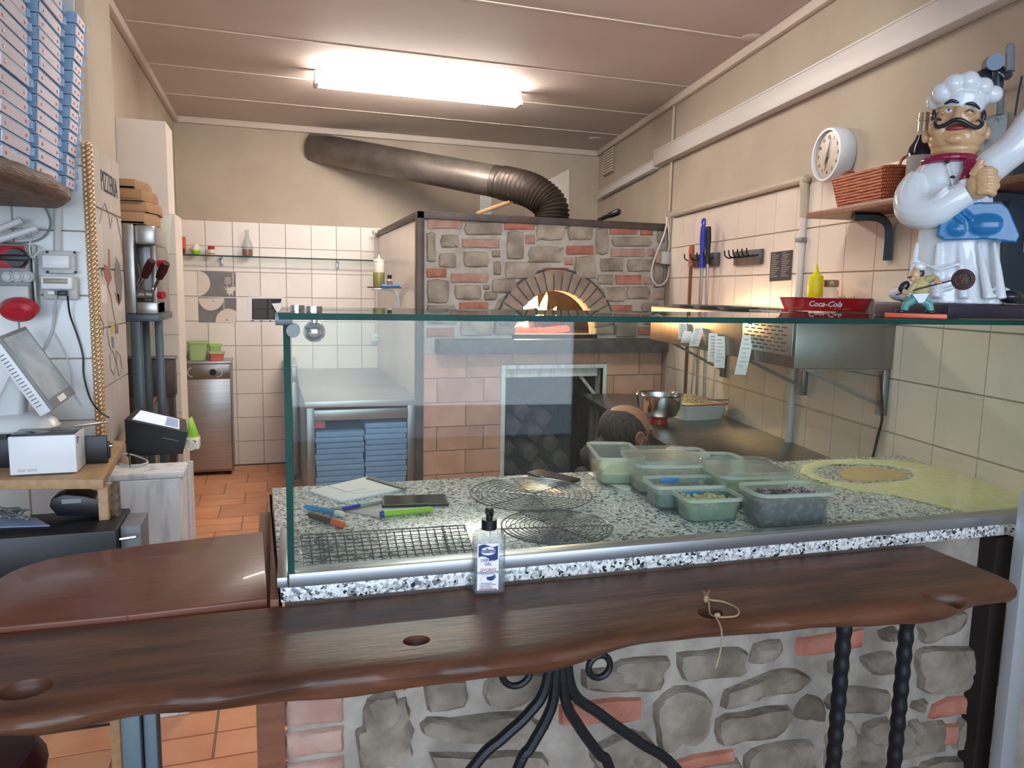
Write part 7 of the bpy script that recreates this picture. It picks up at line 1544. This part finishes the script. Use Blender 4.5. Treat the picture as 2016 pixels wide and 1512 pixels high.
# cash drawer
f0 = pd(213, 912); ztd = PY(213, 857, f0.y).z; yb9 = min(PZ(243, 822, ztd).y, 2.3)
t = thing('cash_drawer', 'flat black steel cash drawer with a lock beneath the touch till', 'cash drawer', (f0.x - .2, f0.y + .1, zd))
MB().bx(f0.x - .42, f0.x, f0.y, yb9, zd + .0006, ztd, bev=.003).build('housing', 'plastic_black', t)
MB().bx(f0.x + .0003, f0.x + .006, f0.y + .012, yb9 - .012, zd + .014, ztd - .018, bev=.002).build('drawer_front', 'plastic_black', t)
df = [o for o in COL.objects if o.parent == t and o.name.startswith('drawer')][0]; c = V((f0.x + .0065, (f0.y + yb9) / 2, (zd + ztd) / 2 + .01)); MB().cyl(c, c + V((.006, 0, 0)), .008, n=14).build('lock', 'chrome', df)
o = thing('silver_pen', 'silver ballpoint pen lying on the black cash drawer', 'pen', PZ(175, 836, ztd)); a, b = PZ(138, 841, ztd + .004), PZ(212, 831, ztd + .004); MB().tube([a, a.lerp(b, .12), a.lerp(b, .9), b], [.0012, .0042, .0042, .003], 10).build('barrel', 'steel', o); MB().tube([a.lerp(b, .6) + V((0, 0, .005)), b + V((0, 0, .005))], .0012, 6).build('clip', 'chrome', o)
# touch till
BR, BL, TR, TL = PY(147, 777, f0.y + .26), PY(101, 810, f0.y + .06), PY(46, 643, f0.y + .26), PY(-8, 664, f0.y + .06)
n_ = (BR - BL).cross(TL - BL).normalized(); n_ = n_ if n_.x > 0 else -n_
t = thing('touch_till', 'white touch screen till with a reflecting tilted screen on the cash drawer', 'till', V((BL.x - .08, BL.y + .1, ztd)))
MB().prism([BL, BR, TR, TL], -n_ * .035, bev=.006).build('monitor_back', 'plastic_white', t)
mid = (BL + BR + TR + TL) / 4
MB().prism([mid + (q_ - mid) * .985 + n_ * .0005 for q_ in (BL, BR, TR, TL)], n_ * .006, bev=.002).build('bezel', 'plastic_dgrey', t)
def tq(u, v): return BL.lerp(BR, u).lerp(TL.lerp(TR, u), v) + n_ * .0068
MB().prism([tq(.07, .13), tq(.93, .13), tq(.93, .95), tq(.07, .95)], n_ * .0008).build('screen', 'screen_refl', t, smooth=0); MB().prism([tq(.35, .03), tq(.62, .03), tq(.62, .10), tq(.35, .10)], n_ * .0006).build('sticker', 'paper', t, smooth=0)
e1_ = (TL - BL); 
for i in range(16):
    c = BL + e1_ * (.12 + .045 * i) - n_ * .018 + (BL - BR).normalized() * .0005; MB().tube([c - n_ * .008, c + n_ * .008], .0016, 5).build('vent', 'plastic_dgrey', t)
bc = V((BL.x - .115, BL.y + .10, ztd + .0008))
MB().lathe([(.105, 0), (.11, .006), (.10, .024), (.07, .040), (.03, .048), (0, .049)], bc, 32, M=Matrix.Diagonal((1.0, .85, 1))).build('base', 'plastic_white', t)
nk = mid - n_ * .035; MB().loft([rrect(bc.x - .02, bc.y, bc.z + .036, .09, .07, .02), rrect(nk.x - .03, nk.y, nk.z - .05, .06, .06, .015), rrect(nk.x - .01, nk.y, nk.z, .05, .06, .015)]).build('neck', 'plastic_grey', t)
# lower black box with card reader
zl9 = .875; p0_ = PZ(229, 1044, zl9); p1_ = PZ(250, 1003, zl9)
t = thing('black_safe', 'low black steel box standing under the desk with a grey drawer face beside it', 'box', (p0_.x - .3, p0_.y, 0))
MB().bx(p0_.x - .75, p0_.x, p0_.y, p0_.y + .20, .711, zl9, bev=.004).build('housing', 'plastic_black', t); MB().bx(p0_.x - .70, p0_.x - .02, p0_.y + .01, p0_.y + .19, .7, .7105).build('plinth', 'plastic_black', t)
MB().bx(p0_.x + .001, p0_.x + .05, p0_.y + .04, p0_.y + .16, .711, zl9 - .004, bev=.003).build('drawer_face', 'plastic_dgrey', t); a = PY(240, 1060, p0_.y + .035); MB().tube([a, a + V((0, -.02, .005)), a + V((.035, -.02, .008)), a + V((.035, 0, .003))], .0035, 6).build('handle', 'chrome', t)
c_ = PZ(150, 1024, zl9); t = thing('card_terminal', 'black handheld card terminal with a pale screen under the desk', 'card terminal', c_)
def pt(x, y, Y): return PY(x, y, Y)
Yt = c_.y + .0; out = [(112, 1018), (96, 1000), (100, 984), (125, 975), (165, 978), (203, 988), (204, 1002), (195, 1022), (150, 1020)]
pz_ = [pt(x, y, Yt) for x, y in out]; zmin = min(p.z for p in pz_); 
for p in pz_: p.z += zl9 + .001 - zmin
MB().prism(pz_, (0, .075, 0), bev=.005).build('body', 'plastic_black', t); mb = MB(); dzz = zl9 + .001 - zmin
sq = [pt(134, 980, Yt + .01), pt(162, 984, Yt + .01), pt(162, 986, Yt + .06), pt(134, 982, Yt + .06)]
for p in sq: p.z += dzz + .003
MB().bx(min(p.x for p in sq), max(p.x for p in sq), Yt - .0015, Yt - .0003, sq[0].z - .018, sq[0].z - .006).build('screen', 'plastic_dgrey', t, smooth=0)
o = thing('small_bottle', 'tiny clear bottle standing behind the card terminal', 'bottle', PZ(188, 990, zl9) + V((0, .06, 0))); q_ = PZ(188, 990, zl9) + V((0, .06, 0)); MB().lathe([(.012, .0006), (.014, .005), (.014, .035), (.007, .045), (.007, .055), (0, .055)], q_, 14).build('bottle', 'bottle_clear', o)
tag(MB().prism([PZ(x, y, zl9 + .001) for x, y in ((-30, 1040), (98, 1036), (70, 1020), (-30, 1020))], (0, 0, .002)).build('paper_sheet', 'paper_blue'), 'dusty sheet of paper on the low black box', 'paper')
mb = MB(); 
for i in range(6): mb.tube(bez([PZ(25 + rr_.uniform(-35, 35), 1012 + rr_.uniform(-14, 10), zl9 + .006 + rr_.uniform(0, .035)) for _ in range(6)], 6), .0022, 5)
tag(mb.build('cable_tangle', 'plastic_dgrey', smooth=40), 'tangle of grey cables lying on the low black box', 'cables', kind='stuff')
t = thing('usb_cable', 'thin black lead with a plug hanging from the desk in front of the white cabinet', 'cable', PY(252, 900, cY0 - .05))
MB().tube(bez([PY(247, 868, cY0 - .06), PY(254, 900, cY0 - .06), PY(256, 935, cY0 - .05), PY(246, 975, cY0 - .05), PY(248, 1010, cY0 - .05), PY(262, 1040, cY0 - .05), PY(276, 1062, cY0 - .05)], 8), .002, 6).build('lead', 'plastic_black', t)
a, b = PY(274, 1060, cY0 - .05), PY(282, 1070, cY0 - .05); MB().tube([a, b], [.006, .006], 4).build('plug', 'plastic_black', t)
tag(MB().tube(bez([PZ(225, 905, zc6 + .012), PZ(245, 893, zc6 + .02), PZ(280, 902, zc6 + .006), PZ(290, 911, zc6 + .006), PZ(262, 917, zc6 + .006), PZ(235, 913, zc6 + .006)], 8), .0035, 6).build('coiled_lead', 'plastic_grey'), 'grey lead coiled on top of the white cabinet beside the till', 'cable')
